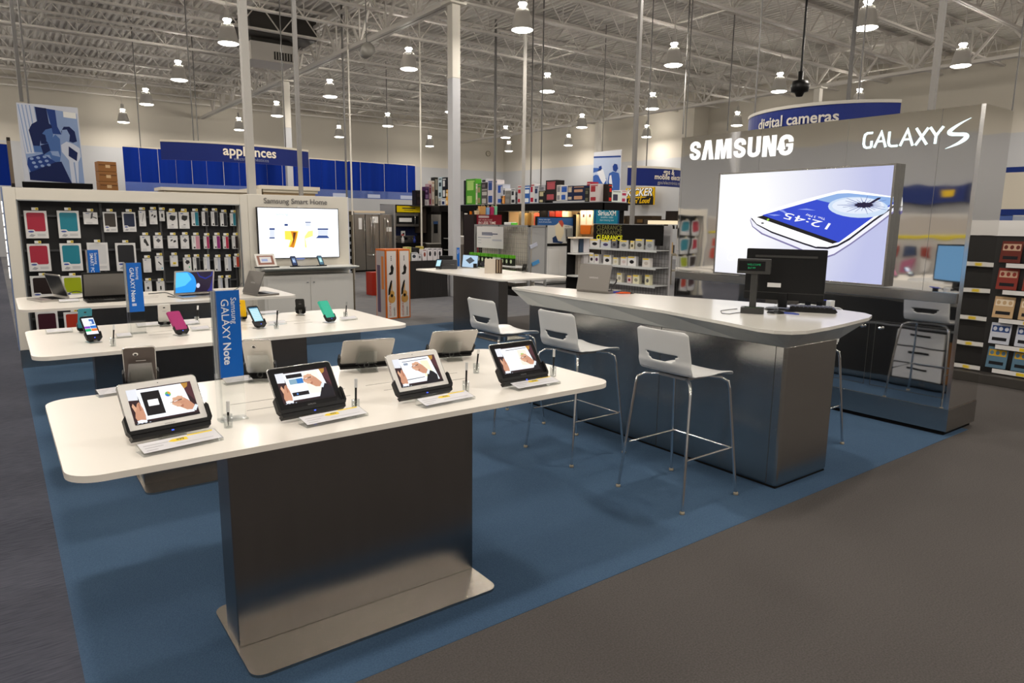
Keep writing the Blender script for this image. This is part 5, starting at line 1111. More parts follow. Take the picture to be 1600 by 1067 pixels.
# ---------------- clearance gondola ----------------
X = 8.0; y0, y1 = 7.08, 8.58
t = thing('clearance_gondola', 'clearance gondola with a black header and three wire shelves of small packs', 'gondola', (X+.2, 7.8, 0)); D_ = Matrix.Translation((-X-.2, -7.8, 0))
mb = MB(D_); mb.box(X+.30, X+.34, y0, y1, .1, 1.61, mat('gondola_panel', (.40, .39, .40), rough=.6)); mb.box(X-.1, X+.5, y0, y1, 0, .1, GREYM); mb.build('back_panel', t)
mb = MB(D_); y = y0+.02
while y < y1: mb.box(X+.285, X+.29, y, y+.005, .12, 1.30, WG); y += .06
z = .2
while z < 1.3: mb.box(X+.285, X+.29, y0, y1, z, z+.005, WG); z += .075
mb.build('wire_grid', t)
mb = MB(D_); mb.box(X+.10, X+.14, y0, y1, 1.31, 1.62, BLACKM); mb.box(X+.10, X+.14, y0, y1, 1.61, 1.63, GREYM); hd = mb.build('header', t)
mb = MB(D_ @ frame((X+.099, y1, 1.31), (0, -1, 0), (0, 0, 1))); YL = mat('clearance_yellow', (.80, .80, .0), rough=.5); YD = mat('clearance_dim', (.16, .15, .03), rough=.5)
put_text(mb, 'CLEARANCE', YD, .08, .225, width=.58); put_text(mb, 'CLEARANCE', YD, .08, .145, width=.58); put_text(mb, 'CLEARANCE', YL, .08, .06, width=.60, bold=.03); mb.build('lettering', hd)
for z in (1.24, .975, .70, .42):
    mb = MB(D_); mb.box(X, X+.29, y0, y1, z-.008, z, mat('shelf_light', (.55, .56, .56), rough=.4)); mb.box(X-.008, X, y0, y1, z-.03, z+.004, mat('shelf_lip', (.60, .62, .62), rough=.35)); mb.build('shelf', t)
rnd = random.Random(3)
def pk(px0, px1, py0, z, c, mark, nm, xx=None):
    xx = xx or X+.08
    a = U(px0, py0, x=xx); b = U(px1, py0, x=xx); w = abs(a.y-b.y); hh = max(.03, a.z-z)
    t = thing('clearance_pack', nm, 'package', (xx, (a.y+b.y)/2, z), 0, 'small packs on the clearance gondola')
    M = frame((0, w/2, 0), (0, -1, 0), (0, 0, 1)); mb = MB(M); mb.box(0, w, 0, hh, -.06, 0, flat(c)); mb.build('carton', t)
    mb = MB(M @ Matrix.Translation((0, 0, .001))); poly2(mb, ell(w*.5, hh*.42, w*.28, hh*.2, 8), flat(mark), 0); poly2(mb, rect(w*.05, hh*.82, w*.8, hh*.96), TAGY, 0); mb.build('printed_front', t)
for a, b, c, cc, mk, nm in ((922, 937, 373, 'd4d2d2', '202024', 'white box with a dark camera picture, left end'), (939, 954, 375, 'c0c4cc', '403860', 'grey box with a purple picture'), (956, 964, 374, '6a6a70', '303038', 'narrow dark grey pack'), (968, 982, 375, 'b8b8b8', '707478', 'grey box with a yellow strip, centre'), (985, 991, 376, 'd0c8b0', '504a30', 'narrow cream pack'), (993, 1006, 373, 'b0b0ac', '505050', 'tilted grey pack'), (1009, 1022, 374, 'a8aaac', '808488', 'clear grey pack at the right end')): pk(a, b, c, 1.24, cc, mk, nm+', top shelf')
for a, b, c, cc, mk, nm in ((921, 928, 397, 'd6d4d4', '302028', 'white pack with a mouse, left of two'), (929, 936, 397, 'd6d4d4', '583058', 'white pack with a mouse, right of two'), (943, 955, 398, 'dcdcdc', '202024', 'white box with a black device'), (958, 966, 402, 'd8d4c8', 'c8c0a0', 'small cream box with a yellow edge'), (970, 980, 401, 'd8d4d4', 'c8b8b8', 'white box left of the black mouse box'), (981, 994, 400, 'e0e0e0', '101014', 'white box with a black mouse'), (1004, 1016, 403, 'd4d0cc', 'b8b0a8', 'plain pale box at the right end')): pk(a, b, c, .975, cc, mk, nm+', middle shelf')
for a, b, c, cc, mk, nm in ((964, 972, 426, 'd8d4c4', '9a968a', 'cream pack, leftmost'), (980, 987, 430, 'c8b8b8', '7a2838', 'pack with a wine red base'), (989, 999, 429, 'd8d4b8', '8a8878', 'tilted cream pack'), (1008, 1016, 429, 'd4d0b0', '606060', 'yellow banded pack, rightmost')): pk(a, b, c, .70, cc, mk, nm+', lower shelf')
for a, b, c, nm in ((964, 978, 367.5, 'left, smaller'), (988, 1010, 360, 'larger')):
    p0 = U(a, c, x=X+.2); p1 = U(b, c, x=X+.2); mb = MB(); mb.box(X+.16, X+.22, p1.y, p0.y, 1.24, p0.z, mat('smoky_box', (.10, .10, .105), rough=.3)); tag(mb.build('smoky_case'), 'smoky grey case before the clearance header, %s one' % nm, 'case')
# mixed white goods seen between washer poster and clearance header
for i, (a, b, c, d, cc, nm) in enumerate(((896, 905, 372, 380, 'd8d8d8', 'white carton left of the clearance top shelf'), (904, 912, 371, 380, '3a4a60', 'navy carton left of the clearance top shelf'), (912, 921, 373, 380, 'd0ccd0', 'pale carton beside the clearance top shelf'), (904, 920, 384, 408, '9a948c', 'grey brown carton left of the clearance middle shelf'), (908, 919, 397, 409, 'c8c4c4', 'white carton left of the clearance middle shelf'))):
    zb_ = .92 if c < 382 else .38
    p0, p1 = U(a, c, y=12.6), U(b, d, y=12.6 if i != 4 else 12.5); yy = 12.6 if i != 4 else 12.5
    mb = MB(); mb.box(p0.x, p1.x, yy, yy+.1, zb_, p0.z if zb_ > .5 else min(p0.z, .86), flat(cc)); poly2(mb, [(0, 0)]*3, flat(cc)) if 0 else None; tag(mb.build('carton'), nm, 'box')
t = thing('side_rack', 'black rack with white edged shelves between washer and clearance gondola', 'shelving', (12.4, 12.85, 0)); D_ = Matrix.Translation((-12.4, -12.85, 0))
a = U(896, 400, y=12.5); b = U(923, 400, y=12.5)
mb = MB(D_); mb.box(a.x, b.x+.02, 12.72, 12.75, 0, 1.3, BLACKM); mb.build('back', t)
for z in (.36, .90, 1.28): mb = MB(D_); mb.box(a.x, b.x+.02, 12.42, 12.72, z-.02, z+.015, WHITEC if z < 1.2 else flat('e8d8c0')); mb.build('shelf', t)
# racks right of the clearance gondola
t = thing('brown_cabinet_rack', 'open brown rack with small goods, between clearance gondola and steel wall', 'shelving', (14.2, 12.6, 0)); D_ = Matrix.Translation((-14.2, -12.6, 0))
a = U(1024, 345, y=12.5); b = U(1062, 345, y=12.5)
mb = MB(D_); mb.box(a.x, b.x, 12.9, 12.95, 0, 1.75, flat('2e2620')); mb.build('back', t); mb = MB(D_); mb.box(a.x, b.x+.02, 12.4, 12.95, .78, .84, flat('8a8272')); mb.build('counter', t)
for x in (a.x, a.x+.28, a.x+.62, b.x-.04): mb = MB(D_); mb.box(x, x+.04, 12.42, 12.46, 0, .78, flat('6a6458')); mb.build('leg', t)
mb = MB(D_); mb.box(a.x, b.x, 12.42, 12.9, .36, .39, flat('8a8272')); mb.build('shelf', t)
mb = MB(D_); mb.box(a.x+.15, b.x, 12.55, 12.9, 1.62, 1.72, mat('warm_valance', (1, .80, .52), emit=1.0)); mb.build('lit_valance', t)
mb = MB(D_); mb.box(b.x-.12, b.x-.0, 12.5, 12.9, 1.72, 1.98, flat('1c1614')); mb.build('top_box', t)
for i, (px, c, hh, nm) in enumerate(((1031, '2c5a9a', .34, 'blue bag'), (1039, '2a221e', .5, 'tall dark stand'), (1046, 'b89868', .3, 'tan pouch'), (1053, '3a3a3a', .22, 'dark grey unit'), (1036, '9a2c50', .2, 'wine red pouch'), (1049, 'c8c4bc', .12, 'white unit'))):
    p = U(px, 380, y=12.6+.04*(i > 3)); mb = MB(); mb.prism(rr(p.x-.07, 12.52+.1*(i % 2), p.x+.07, 12.60+.1*(i % 2), .02, 2), .84, .84+hh, flat(c)); tag(mb.build('small_goods'), nm+' on the brown rack right of the clearance gondola', 'goods')
for i, (px, nm) in enumerate(((1048, 'left'), (1055, 'right'))):
    p = U(px, 345, y=12.7); t = thing('spot_lamp', nm+' small warm spot lamp over the brown rack', 'lamp', (p.x, 12.6, 1.5)); mb = MB(); mb.lathe([(.0, .1), (.03, .1), (.045, 0)], BLACKM, 12); mb.build('shade', t); mb = MB(); mb.disc(.04, mat('spot_glow', (1, .8, .5), emit=6), 12, (0, 0, 0.01), False); mb.build('bulb', t)
# wooden media cabinets
for i, (a, b, nm) in enumerate(((968, 980, 'left'), (992, 1018, 'right'))):
    p0, p1 = U(a, 337, x=14.5), U(b, 348, x=14.5); mb = MB(); mb.box(14.5, 14.9, p1.y, p0.y, 0, p0.z, flat('3a2e20')); mb.box(14.49, 14.5, p1.y+.1, p0.y-.1, p1.z, p0.z-.1, flat('7a5c34')); tag(mb.build('media_cabinet'), 'dark media cabinet with brass glints above the clearance header, %s one' % nm, 'cabinet')

# ---------------- hanging signs and banners ----------------
def drum_sign(name, label, px0, px1, py_t, py_b, plane, lines, bulge, txcol='e4dccf', rim='d8d0c0', fc='14266e', rows=None):
    ax, v = plane
    if ax == 'y': a = U(px0, py_t, y=v); b = U(px1, py_t, y=v); c = U(px1, py_b, y=v); w = b.x-a.x; u = (1, 0, 0); o = Vector((a.x, v, c.z))
    else: a = U(px0, py_t, x=v); b = U(px1, py_t, x=v); c = U(px0, py_b, x=v); w = a.y-b.y; u = (0, -1, 0); o = Vector((v, a.y, c.z))
    hh = a.z-c.z; t = thing(name, label, 'sign', o); M = frame((0, 0, 0), u, (0, 0, 1))
    Rr = (w*w/4+bulge*bulge)/(2*bulge); ha = math.asin(min(1, w/2/Rr)); N = 24
    def cp(s, z, off=0): an = -ha+2*ha*s; return (w/2+(Rr+off)*sin(an), z, (Rr+off)*cos(an)-(Rr-bulge))
    def strip(z0, z1, mt, off, nm, par):
        mb = MB(M); vs = [cp(i/N, z, off) for z in (z0, z1) for i in range(N+1)]+[cp(i/N, z, off-.03) for z in (z0, z1) for i in range(N+1)]; n = N+1
        fs = [(i, i+1, n+i+1, n+i) for i in range(N)]+[(2*n+i+1, 2*n+i, 3*n+i, 3*n+i+1) for i in range(N)]+[(i+1, i, 2*n+i, 2*n+i+1) for i in range(N)]+[(n+i, n+i+1, 3*n+i+1, 3*n+i) for i in range(N)]
        fs += [(0, n, 3*n, 2*n), (N, 2*n+N, 3*n+N, n+N)]
        mb.add(vs, fs, mt); return mb.build(nm, par)
    p = strip(0, hh, flat(fc, .45), 0, 'face', t); strip(hh, hh+hh*.06+.02, flat(rim, .5), .01, 'top_rim', t)
    mb = MB(M)
    for s, cx, cy, size, col, bd in lines:
        d, tw = text(s, bd); k = size*hh
        vs = []
        for vv_ in d[0]:
            X_ = cx*w+(vv_[0]-tw/2)*k; Y_ = cy*hh+vv_[1]*k; sn = max(-.98, min(.98, (X_-w/2)/Rr)); vs.append((X_, Y_, (Rr+.015)*math.sqrt(1-sn*sn)-(Rr-bulge)))
        mb.add(vs, d[1], flat(col, .5))
    mb.build('lettering', p)
    for s in (.2, .8):
        q = cp(s, hh); mb = MB(M); mb.path([(q[0], hh, q[2]-.015), (q[0], 7.3-o.z, q[2]-.015)], .012, DPOLE, 6); mb.build('hanging_rod', t)
    return t
drum_sign('curved_department_sign', 'curved navy sign reading appliances, in front of the blue curtain', 250, 481, 221, 262, ('y', 15.0), [('appliances', .545, .40, .78, 'f0e8d8', .02), ('electrodomésticos', .55, .12, .28, '8a90a8', 0)], .35)
drum_sign('curved_department_sign', 'curved navy sign reading gps and mobile electronics', 981, 1075, 262, 295, ('y', 10.0), [('gps &', .48, .70, .42, 'e4dccc', .02), ('mobile electronics', .57, .40, .42, 'e4dccc', .02), ('gps/electrónica móvil', .54, .12, .28, 'b0aca4', 0)], .30)
drum_sign('curved_department_sign', 'wide curved navy sign reading digital cameras, behind the steel wall', 1170, 1405, 190, 232, ('x', 11.0), [('digital cameras', .50, .46, .50, 'c8c4bc', .02), ('cámaras digitales', .50, .12, .24, '8a90a8', 0)], .75, rim='b8b4ac')
# blue pleated curtain band at the back
YC = 24.0; a = U(191, 228, y=YC); b = U(649, 257, y=YC); CT, CB = 3.72, 2.42
CUR = mat('curtain_blue', (.003, .022, .22), rough=.7, spec=.08, noise=.3, nscale=1.2, stretch=(3, 1, .2)); SEMI = clear('curtain_hem', (.45, .55, .90), 1.0)
t = thing('blue_curtain_band', 'long hanging band of royal blue panels along the back', 'curtain', (a.x, YC, CB)); D_ = Matrix.Translation((-a.x, -YC, -CB))
x = a.x; i = 0
while x < b.x-.1:
    w = .44+.10*((i*7) % 4)/4; w = min(w, b.x-x); mb = MB(D_); mb.prism([(x, CB+.28), (x+w-.012, CB+.28), (x+w-.012, CT-.01*(i % 3)), (x, CT)], YC+.02*(i % 2), YC+.02*(i % 2)+.01, CUR, ax='y'); mb.build('blue_panel', t); x += w; i += 1
mb = MB(D_); mb.box(a.x, b.x, YC+.015, YC+.022, CB, CB+.28, SEMI)
x = a.x+.1
mb.build('translucent_hem', t)
x = a.x+5.2
while x < b.x-.5: mb = MB(D_); mb.box(x, x+.50, YC+.01, YC+.014, CB+.03, CB+.16, flat('b8c0d8')); mb.build('pale_square', t); x += 1.35
mb = MB(D_); mb.box(a.x, b.x, YC+.01, YC+.03, CT, CT+.03, flat('d8d0bc')); mb.build('top_rail', t)
for k in range(6): x = a.x+(b.x-a.x)*(k+.3)/6; mb = MB(D_); mb.path([(x, YC+.02, CT), (x, YC+.02, 7.35)], .015, DPOLE, 6); mb.build('hanging_rod', t)
p0 = U(-90, 225, y=22); p1 = U(11, 225, y=22); t = thing('blue_curtain_band', 'royal blue curtain piece at the far left edge', 'curtain', (p0.x, 22, 2.4)); D_ = Matrix.Translation((-p0.x, -22, -2.4))
mb = MB(D_); mb.box(p0.x, p1.x, 22, 22.02, 2.4, 3.42, CUR); mb.build('blue_panel', t); mb = MB(D_); mb.box(p0.x, p1.x, 22, 22.03, 3.42, 3.45, flat('d8d0bc')); mb.build('top_rail', t)
for x in (p0.x+.3, p1.x-.25): mb = MB(D_); mb.path([(x, 22.01, 3.4), (x, 22.01, 7.35)], .015, DPOLE, 6); mb.build('hanging_rod', t)
# duotone banners
def q1(x, y, W_, H_): return (x/430*W_, (500-y)/500*H_)
BN = ['0a1c50', '1e3c80', '4a6ca8', '8aa0c8', 'c8cede', 'e4e4e2']
a = U(25, 160, y=12.0); b = U(132, 287, y=12.0); w, hh = b.x-a.x, a.z-b.z
t = thing('photo_banner', 'big blue toned photo banner of two people over a baking tray', 'banner', (a.x, 12.0, b.z), R(-3)); M = frame((0, 0, 0), (1, 0, 0), (0, 0, 1))
mb = MB(M); mb.box(0, w, 0, hh, -.03, 0, flat('c8ccd8')); pn = mb.build('panel', t)
mb = MB(M @ Matrix.Translation((0, 0, .001)))
def Bq(pts): return [((x-100)/420*w*.995, (582-y)/505*hh*.995) for x, y in pts]
def bp(pts, c, l): poly2(mb, [(min(max(x, 0), w), min(max(y, 0), hh)) for x, y in Bq(pts)], flat(BN[c], .5), l)
bp([(100, 80), (510, 115), (525, 582), (140, 570)], 3, 0)
bp([(100, 80), (215, 90), (235, 300), (215, 390), (130, 400)], 4, 1)
for k in range(4): bp([(108+k*25, 84), (116+k*25, 85), (150+k*22, 390), (142+k*22, 390)], 3, 2)
bp([(222, 92), (300, 96), (310, 200), (330, 330), (240, 330)], 0, 2); bp([(300, 98), (360, 102), (365, 210), (390, 260), (330, 260)], 1, 2)
bp([(415, 108), (505, 112), (505, 150), (415, 145)], 5, 2)
bp([(165, 245), (190, 205), (235, 180), (290, 178), (325, 205), (330, 250), (300, 262), (285, 300), (240, 300), (230, 345), (185, 345)], 0, 3)       # hair
bp([(280, 235), (325, 222), (330, 265), (318, 312), (290, 322), (270, 300), (255, 262)], 2, 4); bp([(250, 262), (275, 270), (280, 305), (262, 315)], 0, 5)
bp([(185, 345), (235, 340), (290, 322), (345, 262), (375, 290), (372, 390), (360, 440), (320, 470), (290, 400), (240, 400), (190, 385)], 2, 3); bp([(235, 340), (290, 325), (300, 370), (250, 400)], 0, 4)
bp([(190, 385), (240, 385), (260, 420), (215, 415)], 3, 5); bp([(300, 375), (355, 372), (365, 410), (310, 400)], 3, 5)
bp([(140, 425), (245, 395), (330, 445), (150, 520), (130, 470)], 1, 6)
for k in range(3):
    for j in range(3): bp([(165+k*45+j*12+14*cos(R(an)), 430+j*26-k*8+9*sin(R(an))) for an in range(0, 360, 45)], 3, 7)
bp([(140, 520), (330, 445), (370, 440), (430, 582), (140, 570)], 0, 6)
bp([(388, 240), (410, 208), (450, 205), (485, 235), (495, 300), (465, 310), (430, 300), (395, 285)], 0, 7)       # girl hair
bp([(395, 230), (430, 225), (448, 262), (440, 300), (405, 305), (388, 275)], 3, 8)
bp([(378, 330), (420, 305), (470, 320), (510, 345), (512, 400), (490, 440), (480, 580), (430, 582), (425, 430), (380, 375)], 4, 7)
bp([(432, 335), (492, 375), (480, 432), (425, 400)], 0, 8); bp([(455, 440), (465, 440), (470, 580), (460, 580)], 3, 8)
mb.build('blue_toned_print', pn)
mb = MB(M); mb.path([(w*.2, hh, -.015), (w*.2, 7.3-b.z, -.015)], .014, DPOLE, 6); mb.build('hanging_rod', t)
mb = MB(M); mb.box(-.03, w+.1, -.07, 0, -.4, .02, BLACKM); mb.box(.2, .3, -b.z, -.07, -.3, -.2, BLACKM); mb.build('black_ledge', t)
a = U(7, 214, y=12.3); b = U(24, 292, y=12.3); mb = MB(); mb.box(a.x+.02, b.x-.0, 12.3, 12.5, b.z, a.z, flat('2a2420')); mb.box(a.x+.06, b.x-.04, 12.295, 12.3, b.z+.05, a.z-.05, flat('7a6c5c')); mb.box(a.x+.06, a.x+.14, 12.35, 12.45, 0, b.z, BLACKM); tag(mb.build('dark_rack_end'), 'narrow dark rack end left of the photo banner', 'rack')
a = U(928, 238, x=15.0); b = U(968, 300, x=15.0); w, hh = a.y-b.y, a.z-b.z
t = thing('photo_banner', 'small blue toned photo banner of people beside a car, over the top shelf', 'banner', (15.0, a.y, b.z)); M = frame((0, 0, 0), (0, -1, 0), (0, 0, 1))
mb = MB(M); mb.box(0, w, 0, hh, -.03, 0, flat('d4d6de')); pn = mb.build('panel', t); mb = MB(M @ Matrix.Translation((0, 0, .001)))
def bs(pts, c, l): poly2(mb, [(x*w, y*hh) for x, y in pts], flat(['123a8a', '3a62b0', '7a98cc', 'b8c6e0', 'e8eaf0'][c], .5), l)
bs([(0, 0), (1, 0), (1, .85), (0, .9)], 3, 0); bs([(0, .86), (1, .82), (1, .86), (0, .9)], 0, 1); bs([(0, 0), (.55, 0), (.5, .35), (.1, .45), (0, .42)], 1, 1); bs([(0, .5), (.3, .55), (.32, .6), (0, .62)], 1, 2)
bs([(.15, .5), (.25, .62), (.38, .55), (.5, .3), (.4, .2), (.3, .3)], 4, 2); bs([(.2, .64), (.3, .66), (.33, .58), (.24, .55)], 0, 3); bs([(.72, .62), (.78, .68), (.88, .66), (.92, .56), (.85, .48), (.74, .52)], 0, 2)
bs([(.6, .46), (.74, .50), (.95, .45), (1, .3), (1, 0), (.6, 0), (.55, .25)], 1, 2); bs([(.62, .40), (.68, .42), (.75, .12), (.68, .08), (.6, .25)], 4, 3)
mb.build('blue_toned_print', pn)
mb = MB(M); mb.path([(w*.3, hh, -.015), (w*.3, 7.4-b.z, -.015)], .012, DPOLE, 6); mb.build('hanging_rod', t)
t, M, w, hh = board('yellow_wall_sign', 'yellow and black sign with white block lettering on the far wall', 'sign', 978, 294, 1020.5, 320, 'e8b800', ('x', 24.6), th=.1)
mb = MB(M @ Matrix.Translation((0, 0, .003))); poly2(mb, [(0, 0), (w, 0), (w, hh*.45), (w*.85, hh*.52), (w*.7, hh*.42), (w*.4, hh*.40), (w*.2, hh*.44), (0, hh*.38)], flat('15120c'), 1)
put_text(mb, 'KICKER', flat('101010'), w*.51, hh*.51, width=w*.97, align='c', bold=.06, z=.002, shear=.2); put_text(mb, 'KICKER', flat('f4f4f4'), w*.5, hh*.53, width=w*.92, align='c', bold=.02, z=.006, shear=.2); put_text(mb, 'Livin\' Loud', flat('e8b800'), w*.5, hh*.12, width=w*.8, align='c', bold=.03, z=.004, shear=.3); mb.build('lettering', t)
mb = MB(M); mb.box(w*.4, w*.6, hh*.4, hh*.6, -.65 if False else -.55, -.1, GREYM); mb.build('wall_bracket', t)
# wall clock
p = U(763, 240, y=YB-.05); t = thing('wall_clock', 'round pale wall clock high on the far wall', 'clock', (p.x, YB-.001, p.z)); mb = MB(Matrix.Rotation(pi/2, 4, 'X')); mb.lathe([(.16, 0), (.16, .05), (.135, .05), (.13, .03), (.0, .03)], flat('6a6458'), 24); mb.disc(.13, flat('b8b0a0'), 24, (0, 0, .032)); mb.build('case', t)
mb = MB(Matrix.Rotation(pi/2, 4, 'X')); mb.box(-.006, .006, 0, .1, .034, .036, INK); mb.box(0, .07, -.006, .006, .034, .036, INK); mb.build('hands', t)

# ---------------- kitchen and refrigerators ----------------
FS = mat('fridge_steel', (.30, .28, .255), rough=.32, metal=.85, noise=.06, nscale=2)
def fridge(x0, x1, y, hgt, label, z0=0, tag_at=None, french=True, freezer=.6, mt=None):
    t = thing('refrigerator', label, 'refrigerator', ((x0+x1)/2, y, z0), 0, 'steel refrigerators'); w = x1-x0; m_ = mt or FS
    mb = MB(); mb.box(-w/2, w/2, .06, .66, 0, hgt, flat('26231f')); mb.build('cabinet', t, bev=.005)
    for (a, b, c, d) in (((-w/2, -.003, freezer, hgt), (.003, w/2, freezer, hgt), (-w/2, w/2, min(.06, freezer/2), freezer-.01 if freezer > .1 else freezer)) if french else ((-w/2, w/2, .06, hgt),)):
        mb = MB(); mb.box(a, b, 0, .06, c, d, m_); dr = mb.build('door', t, bev=.006)
        if c > .3 or not french:
            sx = (b-.05) if a < -.01 else (a+.05)
            mb = MB(); mb.path([(sx, 0, c+.1 if french else .7), (sx, -.05, c+.25 if french else .85), (sx, -.06, (c+d)/2), (sx, -.05, d-.25), (sx, 0, d-.12)], .013, CHROME, 8); mb.build('handle', dr)
        elif freezer > .1:
            mb = MB(); mb.path([(a+.06, 0, d-.05), (a+.1, -.05, d-.05), (b-.1, -.05, d-.05), (b-.06, 0, d-.05)], .013, CHROME, 8); mb.build('handle', dr)
    if tag_at:
        mb = MB(); mb.box(tag_at[0], tag_at[1], -.008, -.001, tag_at[2], tag_at[3], CARD); mb.build('energy_label', t)
    return t
fridge(9.05, 9.45, 20.5, 1.82, 'dark steel refrigerator, leftmost in view with a narrow label', tag_at=(-.02, .09, 1.35, 1.7), french=False)
fridge(9.47, 9.93, 20.5, 1.82, 'dark steel french door refrigerator, middle one', tag_at=(.0, .2, 1.55, 1.75))
fridge(9.95, 10.40, 20.5, 1.82, 'dark steel refrigerator right of the middle one, label on its right', tag_at=(0.02, .2, 1.28, 1.42), french=True)
mb = MB(); mb.box(10.42, 10.47, 20.4, 21.4, 0, 2.15, GREYM); tag(mb.build('end_panel'), 'pale vertical end panel right of the refrigerators', 'panel')
mb = MB(); mb.box(8.95, 10.1, 20.4, 21.2, 1.86, 1.93, flat('d8c8b0')); tag(mb.build('header_slab'), 'cream slab on top of the refrigerators', 'slab')
mb = MB(); mb.box(8.6, 9.0, 20.3, 21.3, 0, 1.9, flat('4a443c')); tag(mb.build('side_cabinet'), 'brown grey cabinet left of the refrigerators', 'cabinet')
KB = flat('2a2420')
t = thing('kitchen_display_wall', 'dark brown kitchen display wall with dark blue tiles', 'kitchen display', (12.2, 22.7, 0)); D_ = Matrix.Translation((-12.2, -22.7, 0))
mb = MB(D_); mb.box(11.05, 13.9, 22.62, 22.7, 0, 2.2, KB); mb.build('back_wall', t)
mb = MB(D_); TL = mat('blue_tile', (.02, .03, .10), rough=.3)
for r in range(5):
    for c in range(9): x = 11.15+c*.15+(r % 2)*.07; mb.box(x, x+.14, 22.61, 22.62, 1.10+r*.062, 1.155+r*.062, TL)
mb.build('tiled_splashback', t)
for x0_, x1_, z0_, c_, nm in ((11.1, 11.40, 1.45, '3a2c24', 'dark brown wall cupboard left of the microwave'), (12.38, 12.66, 1.2, '4a4038', 'taupe wall cupboard right of the microwave')):
    mb = MB(); mb.box(x0_, x1_, 22.25, 22.60, z0_, 2.13, flat(c_)); tag(mb.build('wall_cupboard'), nm, 'cupboard')
for x0_, x1_, nm in ((11.1, 11.36, 'left of the range'), (12.34, 12.55, 'right of the range')):
    t = thing('kitchen_base_unit', 'dark base unit '+nm, 'cupboard', ((x0_+x1_)/2, 22.35, 0)); w = x1_-x0_; mb = MB(); mb.box(-w/2, w/2, -.2, .24, 0, .80, flat('3a3430')); mb.build('carcass', t); mb = MB(); mb.box(-w/2-.01, w/2+.01, -.22, .24, .80, .84, flat('24201e')); mb.build('worktop', t)
t = thing('kitchen_header_shelf', 'dark header shelf above the kitchen display carrying boxed stock', 'shelf', (12.6, 22.2, 2.0)); D_ = Matrix.Translation((-12.6, -22.2, -2.0))
mb = MB(D_); mb.box(11.95, 13.6, 21.86, 22.61, 2.14, 2.179, flat('34302c')); mb.build('board', t); mb = MB(D_); mb.box(12.66, 13.85, 21.86, 21.9, 1.95, 2.14, flat('1c1816')); mb.build('valance', t)
t = thing('microwave', 'steel over range microwave under a yellow sign', 'microwave', (11.88, 22.2, 1.43)); w, hh = .92, .47
mb = MB(); mb.box(-w/2, w/2, .02, .40, 0, hh, FS); mb.build('case', t, bev=.006); mb = MB(); mb.box(-w/2+.03, w/2-.03, 0, .02, .09, hh-.1, BLACK); mb.build('glass_door', t); mb = MB(); mb.box(-w/2+.12, w/2-.3, -.004, 0, .16, .30, CARD); mb.build('paper_label', t); mb = MB(); mb.path([(w/2-.18, 0, .08), (w/2-.18, -.04, .12), (w/2-.18, -.04, .36), (w/2-.18, 0, .4)], .012, CHROME, 8); mb.build('handle', t)
t = thing('yellow_sign', 'bright yellow sign above the microwave', 'sign', (11.9, 22.15, 1.93)); mb = MB(); mb.box(-.46, .46, 0, .02, 0, .215, flat('e8cc00')); mb.build('panel', t); mb = MB(frame((-.46, -.002, 0), (1, 0, 0), (0, 0, 1))); poly2(mb, rect(.2, .12, .72, .155), flat('40403a')); poly2(mb, rect(.27, .06, .64, .08), flat('80782a')); mb.build('lettering', t)
t = thing('kitchen_range', 'black and steel range below the microwave', 'stove', (11.85, 22.09, 0)); mb = MB(); mb.box(-.47, .47, .02, .5, 0, .845, BLACK); mb.build('body', t); mb = MB(); mb.box(-.47, .47, .40, .5, .845, 1.10, FS); bk = mb.build('control_backguard', t, bev=.01)
for k in (-.38, -.28, -.12, .26, .38): mb = MB(Matrix.Translation((k, .40, .99)) @ Matrix.Rotation(pi/2, 4, 'X')); mb.lathe([(.0, .03), (.025, .03), (.03, 0)], CHROME, 12); mb.build('knob', bk)
mb = MB(); mb.box(-.06, .16, .385, .399, .95, 1.04, BLACK); mb.build('display', bk)
for i, (px, c, hh, nm) in enumerate(((631, 'e0dcd8', .26, 'white spray bottle'), (649.5, '3a4a9a', .18, 'small blue bottle'))):
    p = U(px, 375, y=22.12); t = thing('spray_bottle', nm+' standing on the range', 'bottle', (p.x, 22.2, .846)); mb = MB(); mb.lathe([(.0, 0), (.05, .0), (.05, hh*.65), (.02, hh*.8), (.02, hh)], flat(c), 12); mb.build('bottle', t); mb = MB(); mb.box(-.04, .03, -.02, .02, hh, hh+.05, flat('c84848' if i == 0 else '2a3a8a')); mb.build('nozzle', t)
mb = MB(); p = U(631, 366, y=22.3); mb.box(p.x-.07, p.x+.07, 22.33, 22.40, 1.101, 1.27, CARD); mb.box(p.x-.035, p.x+.035, 22.325, 22.33, 1.13, 1.2, BLACK); tag(mb.build('kitchen_gadget'), 'small white framed device on the range backguard', 'device')
t = fridge(12.70, 13.30, 21.9, 1.02, 'bright steel refrigerator with water dispenser on a platform left of the big column', z0=.845, mt=mat('fridge_bright', (.55, .52, .48), rough=.3, metal=.8), freezer=.0001)
mb = MB(); mb.box(-.23, -.06, -.006, 0, .35, .68, BLACK); mb.box(-.24, -.05, -.007, 0, .68, .78, flat('3a5a8a')); mb.build('water_dispenser', t)
t = fridge(13.32, 13.75, 21.9, 1.02, 'bright steel refrigerator with a blue label, touching the big column', z0=.845, mt=mat('fridge_bright', 'ffffff'), freezer=.0001); mb = MB(); mb.box(.02, .12, -.008, -.001, .3, .5, flat('3a6aa0')); mb.build('blue_label', t)
t = thing('appliance_platform', 'grey platform with white edge under the bright refrigerators', 'platform', (13.2, 22.2, 0)); mb = MB(); mb.box(-.60, .62, -.32, .38, 0, .81, flat('4a4640')); mb.build('base', t); mb = MB(); mb.box(-.62, .64, -.34, .38, .81, .844, flat('d8d4cc')); mb.build('top', t)

